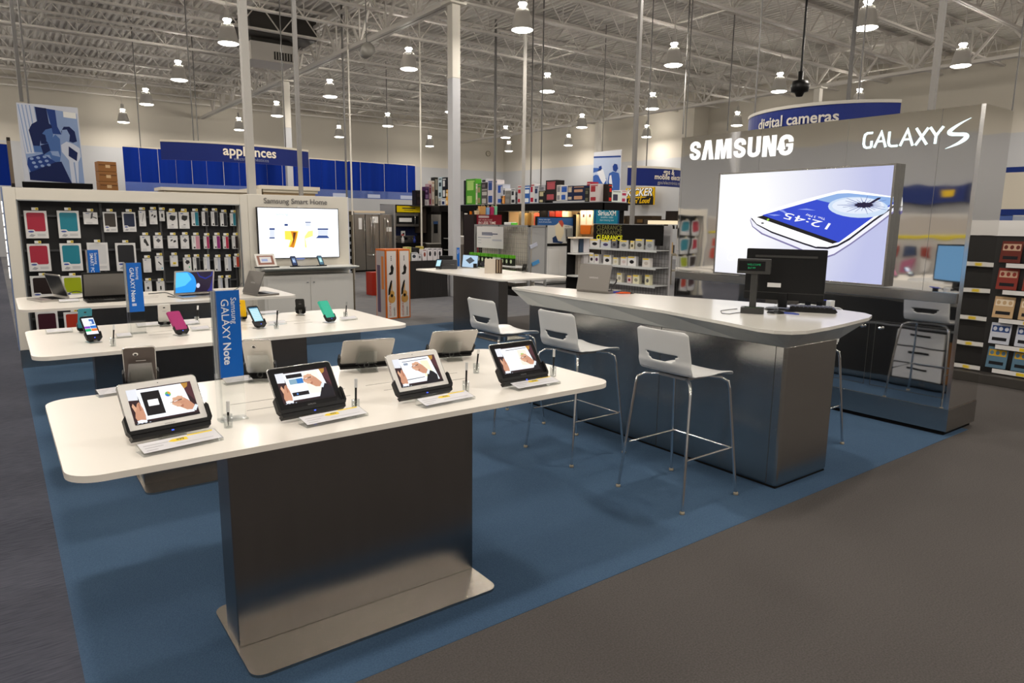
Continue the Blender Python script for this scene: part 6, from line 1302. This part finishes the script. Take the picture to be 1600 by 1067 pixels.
# cartons, cream cabinet tops behind the fixture
for k in range(3):
    t = thing('cardboard_carton', 'brown cardboard carton, %s of the stack behind the accessory wall' % ('top', 'middle', 'lowest')[k], 'carton', (1.66, 14.1, 2.42-.17*k-.17*0), R(4), 'stacked brown cartons'); mb = MB(); mb.box(-.14, .14, -.14, .14, 0, .165, flat('8a5f38', .8)); mb.build('box', t, bev=.002); mb = MB(); mb.box(-.13, .13, -.142, -.1405, .10, .115, flat('5a3a20')); mb.box(-.03, .04, -.143, -.1405, .06, .11, flat('c8a880')); mb.build('printed_marks', t)
t = thing('stock_cage', 'dark metal cage rack carrying the brown cartons, behind the accessory wall', 'rack', (1.6, 14.1, 0)); mb = MB(); mb.box(-.7, .9, -.3, .3, 2.05, 2.08, BLACKM)
for x in (-.68, .86):
    for y in (-.28, .26): mb.box(x, x+.03, y, y+.03, 0, 2.05, BLACKM)
mb.build('cage', t)
t = thing('model_kitchen_cabinet', 'cream crowned kitchen cabinet tops rising behind the white fixture', 'cabinet', (4.2, 15.4, 0)); D_ = Matrix.Translation((-4.2, -15.4, 0))
CR = flat('c8bca4'); mb = MB(D_); mb.box(2.72, 4.3, 15.0, 15.6, 0, 2.17, CR); mb.box(4.62, 5.75, 15.0, 15.7, 0, 2.26, flat('b8a07c')); mb.build('carcass', t)
mb = MB(D_); mb.box(2.66, 4.36, 14.94, 15.66, 2.17, 2.23, flat('d8d0c0')); mb.box(4.56, 5.83, 14.92, 15.76, 2.26, 2.34, flat('d8d0c0')); mb.box(4.60, 5.79, 14.95, 15.73, 2.20, 2.26, flat('c8c0ac')); mb.loft(rect(4.3, 14.9, 4.56, 15.6), rect(4.3, 14.9, 4.56, 15.6), 2.12, 2.26, flat('d8d0c0')); mb.build('crown_moulding', t)
t = thing('dark_media_rack', 'narrow black rack with wire shelves right of the white television fixture', 'rack', (4.25, 9.9, 0)); D_ = Matrix.Translation((-4.25, -9.9, 0)); a = U(538, 355, y=9.9); b = U(549, 355, y=9.9)
mb = MB(D_); mb.box(a.x-.1, b.x, 9.9, 10.3, 0, 1.62, BLACKM); mb.build('carcass', t)
for k in range(9): mb = MB(D_); mb.box(a.x+.02, b.x-.02, 9.885, 9.9, .62+k*.11, .66+k*.11, flat('8a8c8e')); mb.build('card_pocket', t)
mb = MB(D_); mb.box(b.x, b.x+.03, 9.9, 10.35, 0, 1.72, flat('6a6050')); mb.build('side_trim', t)

# ---------------- guitar cartons, draped table ----------------
def guitar_box(x0, x1, label, side=False):
    t = thing('guitar_carton', label, 'carton', ((x0+x1)/2, 10.45, 0), R(2), 'guitar cartons'); w = x1-x0; hh = 1.17
    mb = MB(); mb.box(-w/2, w/2, 0, .34, 0, hh, flat('c4621a')); mb.build('orange_box', t, bev=.003)
    mb = MB(frame((-w/2, -.001, 0), (1, 0, 0), (0, 0, 1)))
    poly2(mb, rect(w*.12, .02, w*.9, hh-.03), flat('d2ccc8'), 0)
    ink, wood = flat('1c1814'), flat('c89850')
    poly2(mb, ell(w*.5, .34, w*.30, .075, 12), wood, 1); poly2(mb, ell(w*.5, .43, w*.22, .05, 12), wood, 1); poly2(mb, ell(w*.5, .395, w*.10, .03, 10), ink, 2); poly2(mb, rect(w*.46, .42, w*.54, .60), wood, 2)
    poly2(mb, [(w*.2, .40), (w*.35, .42), (w*.55, .64), (w*.48, .66), (w*.38, .62), (w*.22, .5)], ink, 3)
    poly2(mb, [(w*.25, .76), (w*.4, .74), (w*.62, .76), (w*.7, .86), (w*.55, .92), (w*.42, .88), (w*.45, .80)], ink, 2)
    for k in range(3): poly2(mb, rect(w*.45, .98+k*.03, w*.52, 1.0+k*.03), ink, 1)
    mb.build('printed_front', t)
    mb = MB(frame((-w/2-.001, .34, 0), (0, -1, 0), (0, 0, 1))); poly2(mb, rect(.02, .02, .32, hh-.03), flat('a8a0a0'), 0); poly2(mb, rect(.05, .1, .16, .9), flat('5a4a60'), 1); poly2(mb, rect(.2, .5, .28, 1.05), flat('c87838'), 1); mb.build('printed_side', t)
    mb = MB(frame((-w/2, -.0014, 0), (1, 0, 0), (0, 0, 1))); put_text(mb, 'GUITAR KIT', flat('c4521a'), w*.42, .05, size=.05, rot=pi/2, z=.002); put_text(mb, 'acoustic', ink, w*.74, .05, size=.045, rot=pi/2, z=.002); mb.build('lettering', t)
guitar_box(5.16, 5.385, 'tall orange edged guitar carton standing on the floor, left one')
guitar_box(5.40, 5.625, 'tall orange edged guitar carton standing on the floor, right one')
a = U(584, 426, y=13.9); b = U(598, 461, y=13.9); t = thing('red_carton', 'red and black carton on the floor left of the guitar cartons', 'carton', ((a.x+b.x)/2+.1, 13.95, 0)); w = b.x-a.x+.25; mb = MB(); mb.box(-w/2, w/2, 0, .3, 0, a.z, flat('9a2a1c')); mb.build('box', t, bev=.004); mb = MB(frame((-w/2, -.001, 0), (1, 0, 0), (0, 0, 1))); poly2(mb, rect(w*.3, .06, w*.95, a.z-.05), flat('2a1c1c')); poly2(mb, ell(w*.5, a.z*.45, w*.15, a.z*.2, 10), flat('c8b8b8'), 1); mb.build('printed_front', t)
t = thing('draped_table', 'table under a floor length black cloth behind the guitar cartons', 'table', (7.4, 13.3, 0)); mb = MB()
n = 60; out = []
for (p, q) in (((-.48, -.35), (.48, -.35)), ((.48, -.35), (.48, .35)), ((.48, .35), (-.48, .35)), ((-.48, .35), (-.48, -.35))):
    for k in range(n//4): f = k/(n//4); out.append((p[0]+(q[0]-p[0])*f, p[1]+(q[1]-p[1])*f))
low = [(x*(1.02+.018*sin(i*1.7)), y*(1.02+.03*sin(i*1.3))) for i, (x, y) in enumerate(out)]
mb.loft(low, out, .004, .80, mat('black_cloth', (.010, .009, .009), rough=.9)); mb.build('tablecloth', t)
for i, (a, b, yt, yb, c, mk, nm) in enumerate(((634, 643, 386, 408, 'c8bc78', '7a9a40', 'yellow green box at the left end'), (643, 656, 387, 396, '1c1c1e', '3a3a3c', 'black box behind the white ones'), (654, 662, 385, 396, 'c0b060', '9a8a40', 'olive yellow box behind'), (641, 653, 395, 408.5, 'd0d0d4', '303844', 'white box with a dark round device'), (653, 658.5, 397, 408.5, 'c8c8cc', '50545c', 'narrow white box'), (660, 667, 390, 408.5, 'd4d0d4', '8a4030', 'white box with a reddish handset'),
    (668, 676, 388, 408.5, 'd0ccd0', '26262c', 'white headset box, left of three'), (676.5, 683, 388, 408.5, 'd0ccd0', '26262c', 'white headset box, middle of three'), (683.5, 691, 388, 408.5, 'd0ccd0', '26262c', 'white headset box, right of three'))):
    yy = 13.02 if yb > 400 else 13.25
    p0, p1 = U(a, yt, y=yy), U(b, yb, y=yy); w = (p1.x-p0.x)*.97; hh = p0.z-.80
    t = thing('boxed_goods', nm+' on the black draped table', 'box', ((p0.x+p1.x)/2, yy, .801), 0, 'boxes on the black draped table'); M = frame((-w/2, 0, 0), (1, 0, 0), (0, 0, 1)); mb = MB(M); mb.box(0, w, 0, hh, -.14, 0, flat(c)); mb.build('carton', t)
    mb = MB(M @ Matrix.Translation((0, 0, .001))); poly2(mb, ell(w*.5, hh*.55, w*.25, hh*.22, 8), flat(mk), 0); poly2(mb, rect(w*.15, hh*.9, w*.85, hh*.96), flat(mk), 0); mb.build('printed_front', t)

# ---------------- small devices on the table beside the column ----------------
def U2(px, py): return U(px, py, z=TZ)
phone(684, 421, R(-50), R(50), 'page', 'pale phone with a pinkish screen edge at the left of the device table', w=.085, hgt=.16, dock=False)
p = U2(698, 420); t = thing('accessory_rack', 'small dark grey rack of cases on the device table', 'rack', (p.x, p.y, TZ), R(-38)); mb = MB(); mb.box(-.17, .17, -.05, .05, 0, .15, mat('case_dark', (.05, .05, .055), rough=.3)); mb.box(-.12, .10, -.02, .05, .15, .21, BLACK)
mb.build('box', t, bev=.008); mb = MB()
for x in (-.1, 0, .1): mb.lathe([(.0, .0), (.03, 0.0), (.03, .004)], GREYM, 10, (x, -.052, .07))
mb.build('round_prints', t)
x, y = U2(735, 419)[:2]
t = thing('tilted_tablet', 'tablet showing a grey slate on pale blue, leaning on the device table', 'tablet', (x, y, TZ), R(-36)); M = Matrix.Translation((-.15, 0, .014)) @ Matrix.Rotation(R(66), 4, 'X') @ Matrix.Rotation(R(-4), 4, 'Z')
mb = MB(M); mb.prism(rr(0, 0, .27, .23, .01, 4), -.01, 0, BLACK); mb.build('body', t); mb = MB(M @ Matrix.Translation((0, 0, .0006))); poly2(mb, rect(.012, .012, .258, .218), em('b4d0e8', 1.0), 0); poly2(mb, [(.06, .13), (.14, .19), (.21, .13), (.13, .07)], em('454e58', .9), 1); mb.build('screen', t)
mb = MB(); mb.box(-.2, .15, -.09, .08, 0, .012, mat('stand_grey', (.35, .34, .33), rough=.4)); mb.build('stand', t); mb = MB(); mb.box(.05, .11, -.08, -.05, .012, .08, BLACK); mb.build('black_cube', t)
x, y = U2(716, 415)[:2]; cable_sign(716, 418, .05, zof(716, 385, (x, y)), zof(716, 413, (x, y)), ('Samsung', 'GALAXY'), 'thin bright blue sign on the device table against the big column', yaw=R(-36), sizes=(.016, .02))
phone(767, 426, R(-62), R(52), 'page', 'slim grey phone leaning before the cream box on the device table', w=.06, hgt=.15, dock=False)
x, y = U2(778, 428)[:2]; t = thing('display_carton', 'cream box with a brown striped side on the device table', 'box', (x, y+.1, TZ), R(-37)); mb = MB(); mb.box(-.14, .02, 0, .12, 0, .21, flat('c8beb0')); mb.build('carton', t); mb = MB(); mb.box(.0205, .12, .02, .10, 0, .205, flat('4a382c')); mb.box(.04, .055, .015, .02, .01, .2, flat('a89880')); mb.box(.08, .09, .015, .02, .01, .2, flat('a89880')); mb.build('striped_side', t)
phone(818, 426, R(-20), R(50), 'dark', 'dark phone back on a clear wire stand at the right of the device table', w=.065, hgt=.13, rear=True, dock=False)
for i, (px, c, nm) in enumerate(((742, 'c86a3a', 'orange gadget'), (748, 'a8a8a4', 'pale gadget'), (756, '2a2a2c', 'black gadget'), (762, '3a3a40', 'dark grey gadget'))):
    p = U2(px, 417); mb = MB(Matrix.Translation((p.x, p.y+.15, TZ)) @ Matrix.Rotation(R(-37), 4, 'Z')); mb.prism(rr(-.03, -.02, .03, .02, .01, 3), .0, .07, flat(c)); mb.lathe([(.015, .07), (.012, .09), (.0, .092)], BLACK, 10); tag(mb.build('small_gadget'), nm+' at the back of the device table', 'gadget')

# ---------------- things on the counter ----------------
CZ = 1.05
a = U(905, 455, z=CZ); b = U(971, 461, z=CZ); yw = math.atan2(b.y-a.y, b.x-a.x); cx, cy = (a.x+b.x)/2, (a.y+b.y)/2
laptop(cx+.08, cy+.09, CZ, yw+pi, R(104), .33, .235, 'grey', 'back', 'grey laptop seen from behind on the counter')
cpt = lambda px, py: (U(px, py, z=CZ).x, U(px, py, z=CZ).y)
x, y = cpt(975, 459.5); t = thing('orange_cutter', 'orange handled cutter lying beside the counter laptop', 'tool', (x, y, CZ+.001), R(-30)); mb = MB(); mb.path([(-.07, 0, .008), (-.02, .006, .010), (.02, .004, .010), (.055, -.004, .008)], [.004, .009, .009, .006], flat('d05018'), 8); mb.build('handle', t); mb = MB(); mb.path([(.055, -.004, .008), (.085, -.01, .006)], [.008, .002], BLACK, 8); mb.build('tip', t)
x, y = cpt(958, 458); mb = MB(Matrix.Translation((x, y, CZ))); mb.path([(-.03, .0, .008), (.0, .02, .05), (.03, .0, .09), (.02, -.02, .12)], .006, CAB, 8); mb.path([(-.03, .0, .008), (.0, -.02, .012), (.04, -.03, .008)], .008, mat('blue_tie', (.02, .03, .3), rough=.4), 8); tag(mb.build('laptop_tether'), 'black and blue tether coiled at the counter laptop', 'tether')
# monitor (seen from behind)
pa = U(1158, 480, z=CZ); pb = U(1283, 488, z=CZ)
mx, my = cpt(1222, 484); t = thing('computer_monitor', 'black flat monitor seen from behind on the counter', 'monitor', (mx, my, CZ)); dx = Vector((pb.x-pa.x, pb.y-pa.y, 0)); yw = math.atan2(dx.y, dx.x); t.rotation_euler = (0, 0, yw)
ww = dx.length; Wm = .53
mt_ = BLACK; mb = MB(); mb.prism(rr(-Wm/2, .07, Wm/2, .43, .008, 3), -.012, .015, mt_, ax='y'); mb.build('screen_housing', t, bev=.003)
mb = MB(); mb.box(-Wm/2+.06, Wm/2-.06, -.018, -.012, .37, .385, DGREY); mb.build('vent_strip', t)
mb = MB(); mb.box(-Wm/2, Wm/2, -.014, -.012, .12, .124, DGREY); mb.build('seam', t)
mb = MB(); mb.box(-.11, -.02, -.0185, -.012, .16, .19, CARD); mb.build('sticker', t)
mb = MB(); mb.box(-.03, .03, -.03, .01, .02, .12, BLACK); mb.lathe([(.0, .012), (.11, .012), (.12, .0)], BLACK, 24, (0, -.01, 0)); mb.build('stand', t)
mb = MB(); mb.box(-Wm/2+.015, Wm/2-.015, .0155, .0165, .085, .415, mat('monitor_glow', (.15, .35, .6), emit=.8)); mb.build('screen', t)
x, y = cpt(1175, 489); t = thing('pole_display', 'dark grey customer pole display with green digits', 'display', (x, y, CZ), yw+R(4))
mb = MB(); mb.prism(rr(-.075, -.05, .075, .05, .02, 4), 0, .04, DGREY, smooth=True); bs_ = mb.build('base', t, bev=.008); mb = MB(); mb.box(-.05, .05, -.035, .01, .0405, .043, mat('lcd_green', (.05, .09, .04), rough=.25)); mb.build('lcd_window', bs_)
mb = MB(); mb.prism(rr(-.022, -.018, .022, .018, .006, 3), .04, .30, DGREY); mb.build('pole', t, bev=.002)
mb = MB(); mb.box(-.115, .10, -.03, .02, .27, .37, DGREY); hd = mb.build('head', t, bev=.004); mb = MB(); mb.box(-.105, .065, -.0325, -.03, .29, .355, BLACK); mb.build('window', hd)
mb = MB(frame((-.105, -.033, .29), (1, 0, 0), (0, 0, 1))); put_text(mb, 'WELCOME', em('12a060', .8), .055, .036, size=.018); put_text(mb, '$67.99', em('12a060', .8), .06, .014, size=.018); mb.build('green_digits', hd)
x, y = cpt(1272, 487); t = thing('keyboard', 'black keyboard tray at the right of the monitor', 'keyboard', (x, y, CZ), yw+R(6)); mb = MB(); mb.prism([(-.16, 0), (.13, 0), (.145, .012), (.13, .03), (-.16, .036)], -.07, .07, BLACK, ax='y'); mb.build('case', t, bev=.003); mb = MB()
for i in range(10):
    for j in range(4): mb.box(-.15+i*.027, -.128+i*.027, -.055+j*.028, -.032+j*.028, .034, .039, DGREY)
mb.build('keys', t)
x, y = cpt(1212, 489); t = thing('scanner_stand', 'round black base with a small clear scanner post, before the monitor', 'scanner', (x, y, CZ)); mb = MB(); mb.lathe([(.0, .012), (.05, .012), (.06, 0)], BLACK, 20); mb.build('base', t); mb = MB(); mb.path([(0, 0, .012), (0, 0, .05), (.01, 0, .07)], [.018, .012, .006], CLEAR, 10); mb.build('clear_post', t)
x, y = cpt(1232, 490); mb = MB(Matrix.Translation((x, y, CZ)) @ Matrix.Rotation(yw, 4, 'Z')); mb.prism([(-.06, -.02), (.07, -.03), (.03, .02), (-.05, .015)], 0, .008, mat('blue_pad', (.04, .07, .35), rough=.4)); tag(mb.build('blue_card'), 'blue card lying before the monitor base', 'card')
x, y = cpt(1280, 483); 
for i, (px, py, nm) in enumerate(((1262, 484, 'blue pen on the keyboard tray, left'), (1280, 484, 'blue pen at the tray corner, right'))):
    x, y = cpt(px, py-6); mb = MB(Matrix.Translation((x, y, CZ)) @ Matrix.Rotation(yw-.05, 4, 'Z')); mb.path([(-.06, 0, .045), (.05, 0, .046)], .004, mat('pen_blue', (.02, .04, .4), rough=.3), 8); mb.path([(.05, 0, .046), (.065, 0, .046)], [.004, .001], CHROME, 8); mb.box(-.02, .02, -.004, .004, 0, .042, BLACK); tag(mb.build('pen'), nm, 'pen')
x, y = cpt(1297, 480); mb = MB(Matrix.Translation((x, y, CZ))); mb.rbox(-.03, .03, -.02, .02, 0, .05, WHITEC, .008); tag(mb.build('white_cup_box'), 'small white box behind the keyboard tray', 'box')
pts_ = [(1165, 488), (1152, 489), (1140, 491), (1128, 490), (1126, 486), (1140, 484), (1152, 483)]
P_ = [Vector((*cpt(*q), CZ+.003)) for q in pts_]; mb = MB(); mb.path(P_, .0022, CAB, 6); tag(mb.build('thin_cable'), 'thin black cable looping left of the pole display', 'cable')

# ---------------- right side media shelf and signs ----------------
X = 8.5; t = thing('media_rack', 'black movie rack with tilted shelves at the right edge of the picture', 'rack', (X, 2.2, 0)); D_ = Matrix.Translation((-X, -2.2, 0))
ya = 2.97
mb = MB(D_); mb.box(X, X+.5, 1.0, ya-.1, 0.06, 1.56, mat('rack_black', (.015, .014, .014), rough=.5)); mb.build('carcass', t); mb = MB(D_); mb.box(X-.18, X+.5, 1.0, ya, 0, .10, mat('rack_base', (.05, .045, .04), rough=.5)); mb.build('base', t, bev=.005)
mb = MB(D_); mb.box(X-.02, X+.5, 1.0, ya-.1, 1.56, 1.72, CARD); mb.build('white_header', t)
cases = [('6a3028', 'c8a890', 'dark red case with faces'), ('8a3830', 'c8a890', 'brick red case with faces'), ('c8a880', 'e8d8c0', 'tan and cream case'), ('c8ccd8', '304a80', 'white case with small figures'), ('5a7a90', 'c8a030', 'blue and amber case')]
for r, zb_ in enumerate((1.28, 1.0, .70, .42, .16)):
    mb = MB(D_); mb.box(X-.06, X, 1.0, ya-.28, zb_-.05, zb_+.005, BLACKM); sh = mb.build('shelf', t); mb = MB(D_); mb.box(X-.064, X-.06, 1.0, ya-.28, zb_-.045, zb_+.0, CARD); 
    for k in range(6): mb.box(X-.066, X-.064, 1.05+k*.27, 1.12+k*.27, zb_-.04, zb_-.008, TAGY)
    mb.build('price_strip', sh)
    for k in range(5):
        y = ya-.30-k*.235; c1, c2, nm = cases[r]; 
        t2 = thing('movie_case', nm+' on the %s shelf of the media rack' % ('top', 'second', 'third', 'fourth', 'bottom')[r], 'movie case', (X-.045, y, zb_+.006), 0, 'movie cases on the %s shelf' % ('top', 'second', 'third', 'fourth', 'bottom')[r])
        M = frame((0, .095, 0), (0, -1, 0), (.18, 0, 1)) @ Matrix.Diagonal((1.33, 1.15, 1, 1)); mb = MB(M); mb.box(0, .14, 0, .195, -.012, 0, flat(c1, .3)); mb.build('case', t2); mb = MB(M @ Matrix.Translation((0, 0, .001)))
        poly2(mb, rect(.01, .11, .13, .17), flat(c2), 0)
        for q in range(3): poly2(mb, ell(.03+q*.04, .14, .014, .02, 8), flat(c1, .3), 1)
        poly2(mb, rect(.02, .03, .12, .06), flat('1a1a20'), 0); mb.build('cover_print', t2)
for i, (a, b, c, d, cc, l1, c3, nm) in enumerate(((1562, 387, 1577, 412, '14285a', 'COPY', 'd8c860', 'navy card reading COPY at the rack side'), (1557, 413, 1572, 458, 'c8c4c4', 'ANGO', 'b02820', 'white card with red letters at the rack side'))):
    t, M, w, hh = board('side_card', nm, 'card', a-2, b, c, d, cc, ('x', X+.02), th=.02); mb = MB(M @ Matrix.Translation((0, 0, .001))); put_text(mb, l1, flat(c3), w*.5, hh*.35, width=w*.9, align='c', bold=.02); mb.build('lettering', t)
mb = MB(); p = U(1552, 535, x=X-.1); mb.add([(X-.1, 2.93, .101), (X-.1, 2.80, .101), (X-.02, 2.86, .101), (X-.08, 2.87, .32)], [(0, 1, 3), (1, 2, 3), (2, 0, 3), (0, 2, 1)], CARD); tag(mb.build('paper_cone'), 'small white pointed card standing on the media rack base', 'card')
t, M, w, hh = board('framed_wall_sign', 'cream sign in a wide navy frame above the movie rack', 'sign', 1560, 262, 1640, 336, '14307a', ('x', 14.0), th=.05); mb = MB(M @ Matrix.Translation((0, 0, .003))); poly2(mb, rect(.09, .10, w, hh-.09), flat('d8d0c0'), 0); poly2(mb, rect(w*.55, .2, w*.9, hh*.6), flat('24408a'), 1); mb.build('face', t)
mb = MB(M); mb.box(.1, w, -.28, -.02, -.05, -.03, flat('a8b0c0')); mb.box(0, .3, -.28, 0, -.04, -.02, flat('5068a8')); mb.build('pale_hem', t); 
for s in (.1, .9): mb = MB(M); mb.path([(w*s, hh, -.03), (w*s, hh+4.6, -.03)], .012, DPOLE, 6); mb.build('hanging_rod', t)
t = thing('far_gondola', 'grey gondola behind the movie rack topped with navy boxes', 'gondola', (11.0, 3.0, 0)); mb = MB(); mb.box(0, .8, -2.0, 1.1, 0, 1.55, mat('gondola_grey', (.32, .31, .30), rough=.6)); mb.build('body', t)
for k in range(6):
    y = 3.9-k*.42; t = thing('navy_box', 'navy box with yellow mark on the grey gondola behind the movie rack', 'box', (11.1, y, 1.551), 0, 'navy boxes on the far gondola'); mb = MB(); mb.box(0, .2, -.19, .19, 0, .16, flat('101c4a')); mb.build('carton', t); mb = MB(frame((-.001, .19, 0), (0, -1, 0), (0, 0, 1))); poly2(mb, [(.1, .06), (.2, .09), (.18, .12), (.1, .09)], TAGY); poly2(mb, [(.25, .04), (.33, .06), (.31, .09), (.25, .07)], TAGY); mb.build('yellow_mark', t)

# ---------------- poles ----------------
def pole(px0, py0, px1, py1, w, label, plane, ztop=7.3, zbot=None, mt=None, sq=True, d=None):
    ax, v = plane; kw = {ax: v}; a = U(px0, py0, **kw); b = U(px1, py1, **kw); x, y = (a.x+b.x)/2, (a.y+b.y)/2; zb_ = b.z if zbot is None else zbot
    mb = MB(); 
    if sq: mb.box(x-w/2, x+w/2, y-w/2, y+w/2, zb_, ztop, mt or POLE)
    else: mb.path([(x, y, zb_), (x, y, ztop)], w/2, mt or POLE, 10)
    return tag(mb.build('ceiling_pole'), label, 'pole')
pole(387, 150, 392, 302, .095, 'thick pale square pole rising behind the white fixture', ('y', 9.58), zbot=0)
pole(467, 150, 468, 304, .05, 'thinner grey pole rising behind the television fixture', ('y', 9.6), zbot=0, mt=mat('pole_mid', (.22, .21, .20), rough=.5))
for px0, py0, px1, py1, w, lab, yv, m_ in ((29, 105, 33, 158, .045, 'dark pole above the big photo banner', 12.1, DPOLE),
        (547, 170, 550, 345, .035, 'thin white pole left, in front of the blue curtain', 18.0, COLU), (658, 175, 657, 322, .035, 'thin white pole right, by the yellow microwave sign', 18.0, COLU), (539, 166, 539, 250, .04, 'dark pole left of the thin white pole', 18.5, DPOLE), (775, 146, 772, 320, .05, 'dark pole right of the big column', 17.0, DPOLE)):
    pole(px0, py0, px1, py1, w, lab, ('y', yv), mt=m_, zbot=0 if yv > 14 and yv != 17.0 else None, ztop=7.3)
pole(821, 60, 817, 345, .055, 'grey pole running down to the wire grid gondola', ('x', GXp+.15), zbot=1.57)
pole(996, 70, 990, 348, .055, 'grey pole running down to the clearance gondola', ('x', 8.2), zbot=1.3, mt=mat('pole_mid', 'ffffff'))
for px, yb, lab, yv in ((830, 292, 'left of two thin dark rods over the long shelf', 14.0), (846, 292, 'right of two thin dark rods over the long shelf', 14.2), (1069, 210, 'dark rod at the left corner of the steel wall', 12.0), (1139, 205, 'dark rod above the brand lettering', 12.5)):
    pole(px+1, 110, px, yb, .035, lab, ('y', yv), mt=DPOLE, sq=False)
pole(1467, 25, 1460, 170, .05, 'leaning looking grey pole behind the steel wall at right', ('x', 7.2), zbot=0, mt=mat('pole_mid', 'ffffff'))
pole(1330, 82, 1326, 165, .05, 'dark pole behind the digital cameras sign', ('x', 12.5), zbot=0, mt=DPOLE)
# ceiling speaker, dome camera, small tags
p = U(573, 80, y=13.5); t = thing('ceiling_speaker', 'round grey speaker can hanging under the girder', 'speaker', (p.x, p.y, p.z)); mb = MB(Matrix.Rotation(R(70), 4, 'X')); mb.lathe([(.0, -.12), (.10, -.12), (.13, 0), (.13, .12), (.0, .12)], mat('speaker_grey', (.22, .21, .19), rough=.5), 20); mb.build('can', t); mb = MB(); mb.path([(0, 0, .1), (0, 0, 7.32-p.z)], .01, DPOLE, 6); mb.build('cable', t)
p = U(1250, 135, x=13.0); t = thing('dome_camera', 'black security camera hanging on a rod above the digital cameras sign', 'camera', (p.x, p.y, p.z)); mb = MB(); mb.lathe([(.0, -.2), (.06, -.19), (.09, -.12), (.16, -.10), (.18, .02), (.14, .10), (.05, .12), (.05, .28), (.0, .28)], BLACK, 20); mb.build('housing', t); mb = MB(); mb.path([(0, 0, .28), (0, 0, 7.3-p.z)], .022, BLACK, 8); mb.build('rod', t)
# reflected side of the store (left, out of frame): banded wall display seen in the polished steel
t = thing('left_wall_display', 'navy topped wall display along the left wall, seen in the polished steel', 'wall display', (XL+.4, 9.0, 0)); D_ = Matrix.Translation((-XL-.4, -9, 0))
mb = MB(D_); mb.box(XL+.02, XL+.4, 9.1, 11.6, 2.35, 2.98, flat('22336e')); mb.build('navy_band', t); mb = MB(D_); mb.box(XL+.02, XL+.5, 7, 20.0, 0, 1.9, flat('b8b0a8')); mb.build('pale_base', t); mb = MB(D_); mb.box(XL+.38, XL+.42, 9.5, 9.8, 2.6, 2.84, flat('e8c020')); mb.build('yellow_sign', t)
mb = MB(D_); mb.box(XL+.02, XL+.5, 7, 20, 1.9, 2.0, flat('c8c4c0')); mb.build('top_ledge', t)

t = thing('left_aisle_gondola', 'low gondola with a yellow strip left of the picture, seen in the polished steel', 'gondola', (-5.0, 8.0, 0)); D_ = Matrix.Translation((5.0, -8, 0))
mb = MB(D_); mb.box(-5.5, -5.0, 4.0, 13.0, 0, 1.38, flat('c0bcb6')); mb.build('body', t); mb = MB(D_); mb.box(-5.5, -4.98, 4.0, 13.0, 1.38, 1.45, flat('e4d020')); mb.build('yellow_strip', t)
rnd = random.Random(11)
for r in range(2):
    for k in range(24):
        c = rnd.choice(['c85040', 'e8e4e0', '60a890', 'd8d4d0', '9a4038', 'b86a88', '3a4a6a']); y = 4.3+k*.36
        mb = MB(); mb.box(-4.998, -4.93, y, y+.2, .95-.32*r, 1.2-.32*r, flat(c)); tag(mb.build('hanging_pack'), 'small pack hanging on the low aisle gondola out of view', 'package', 'packs on the low aisle gondola')
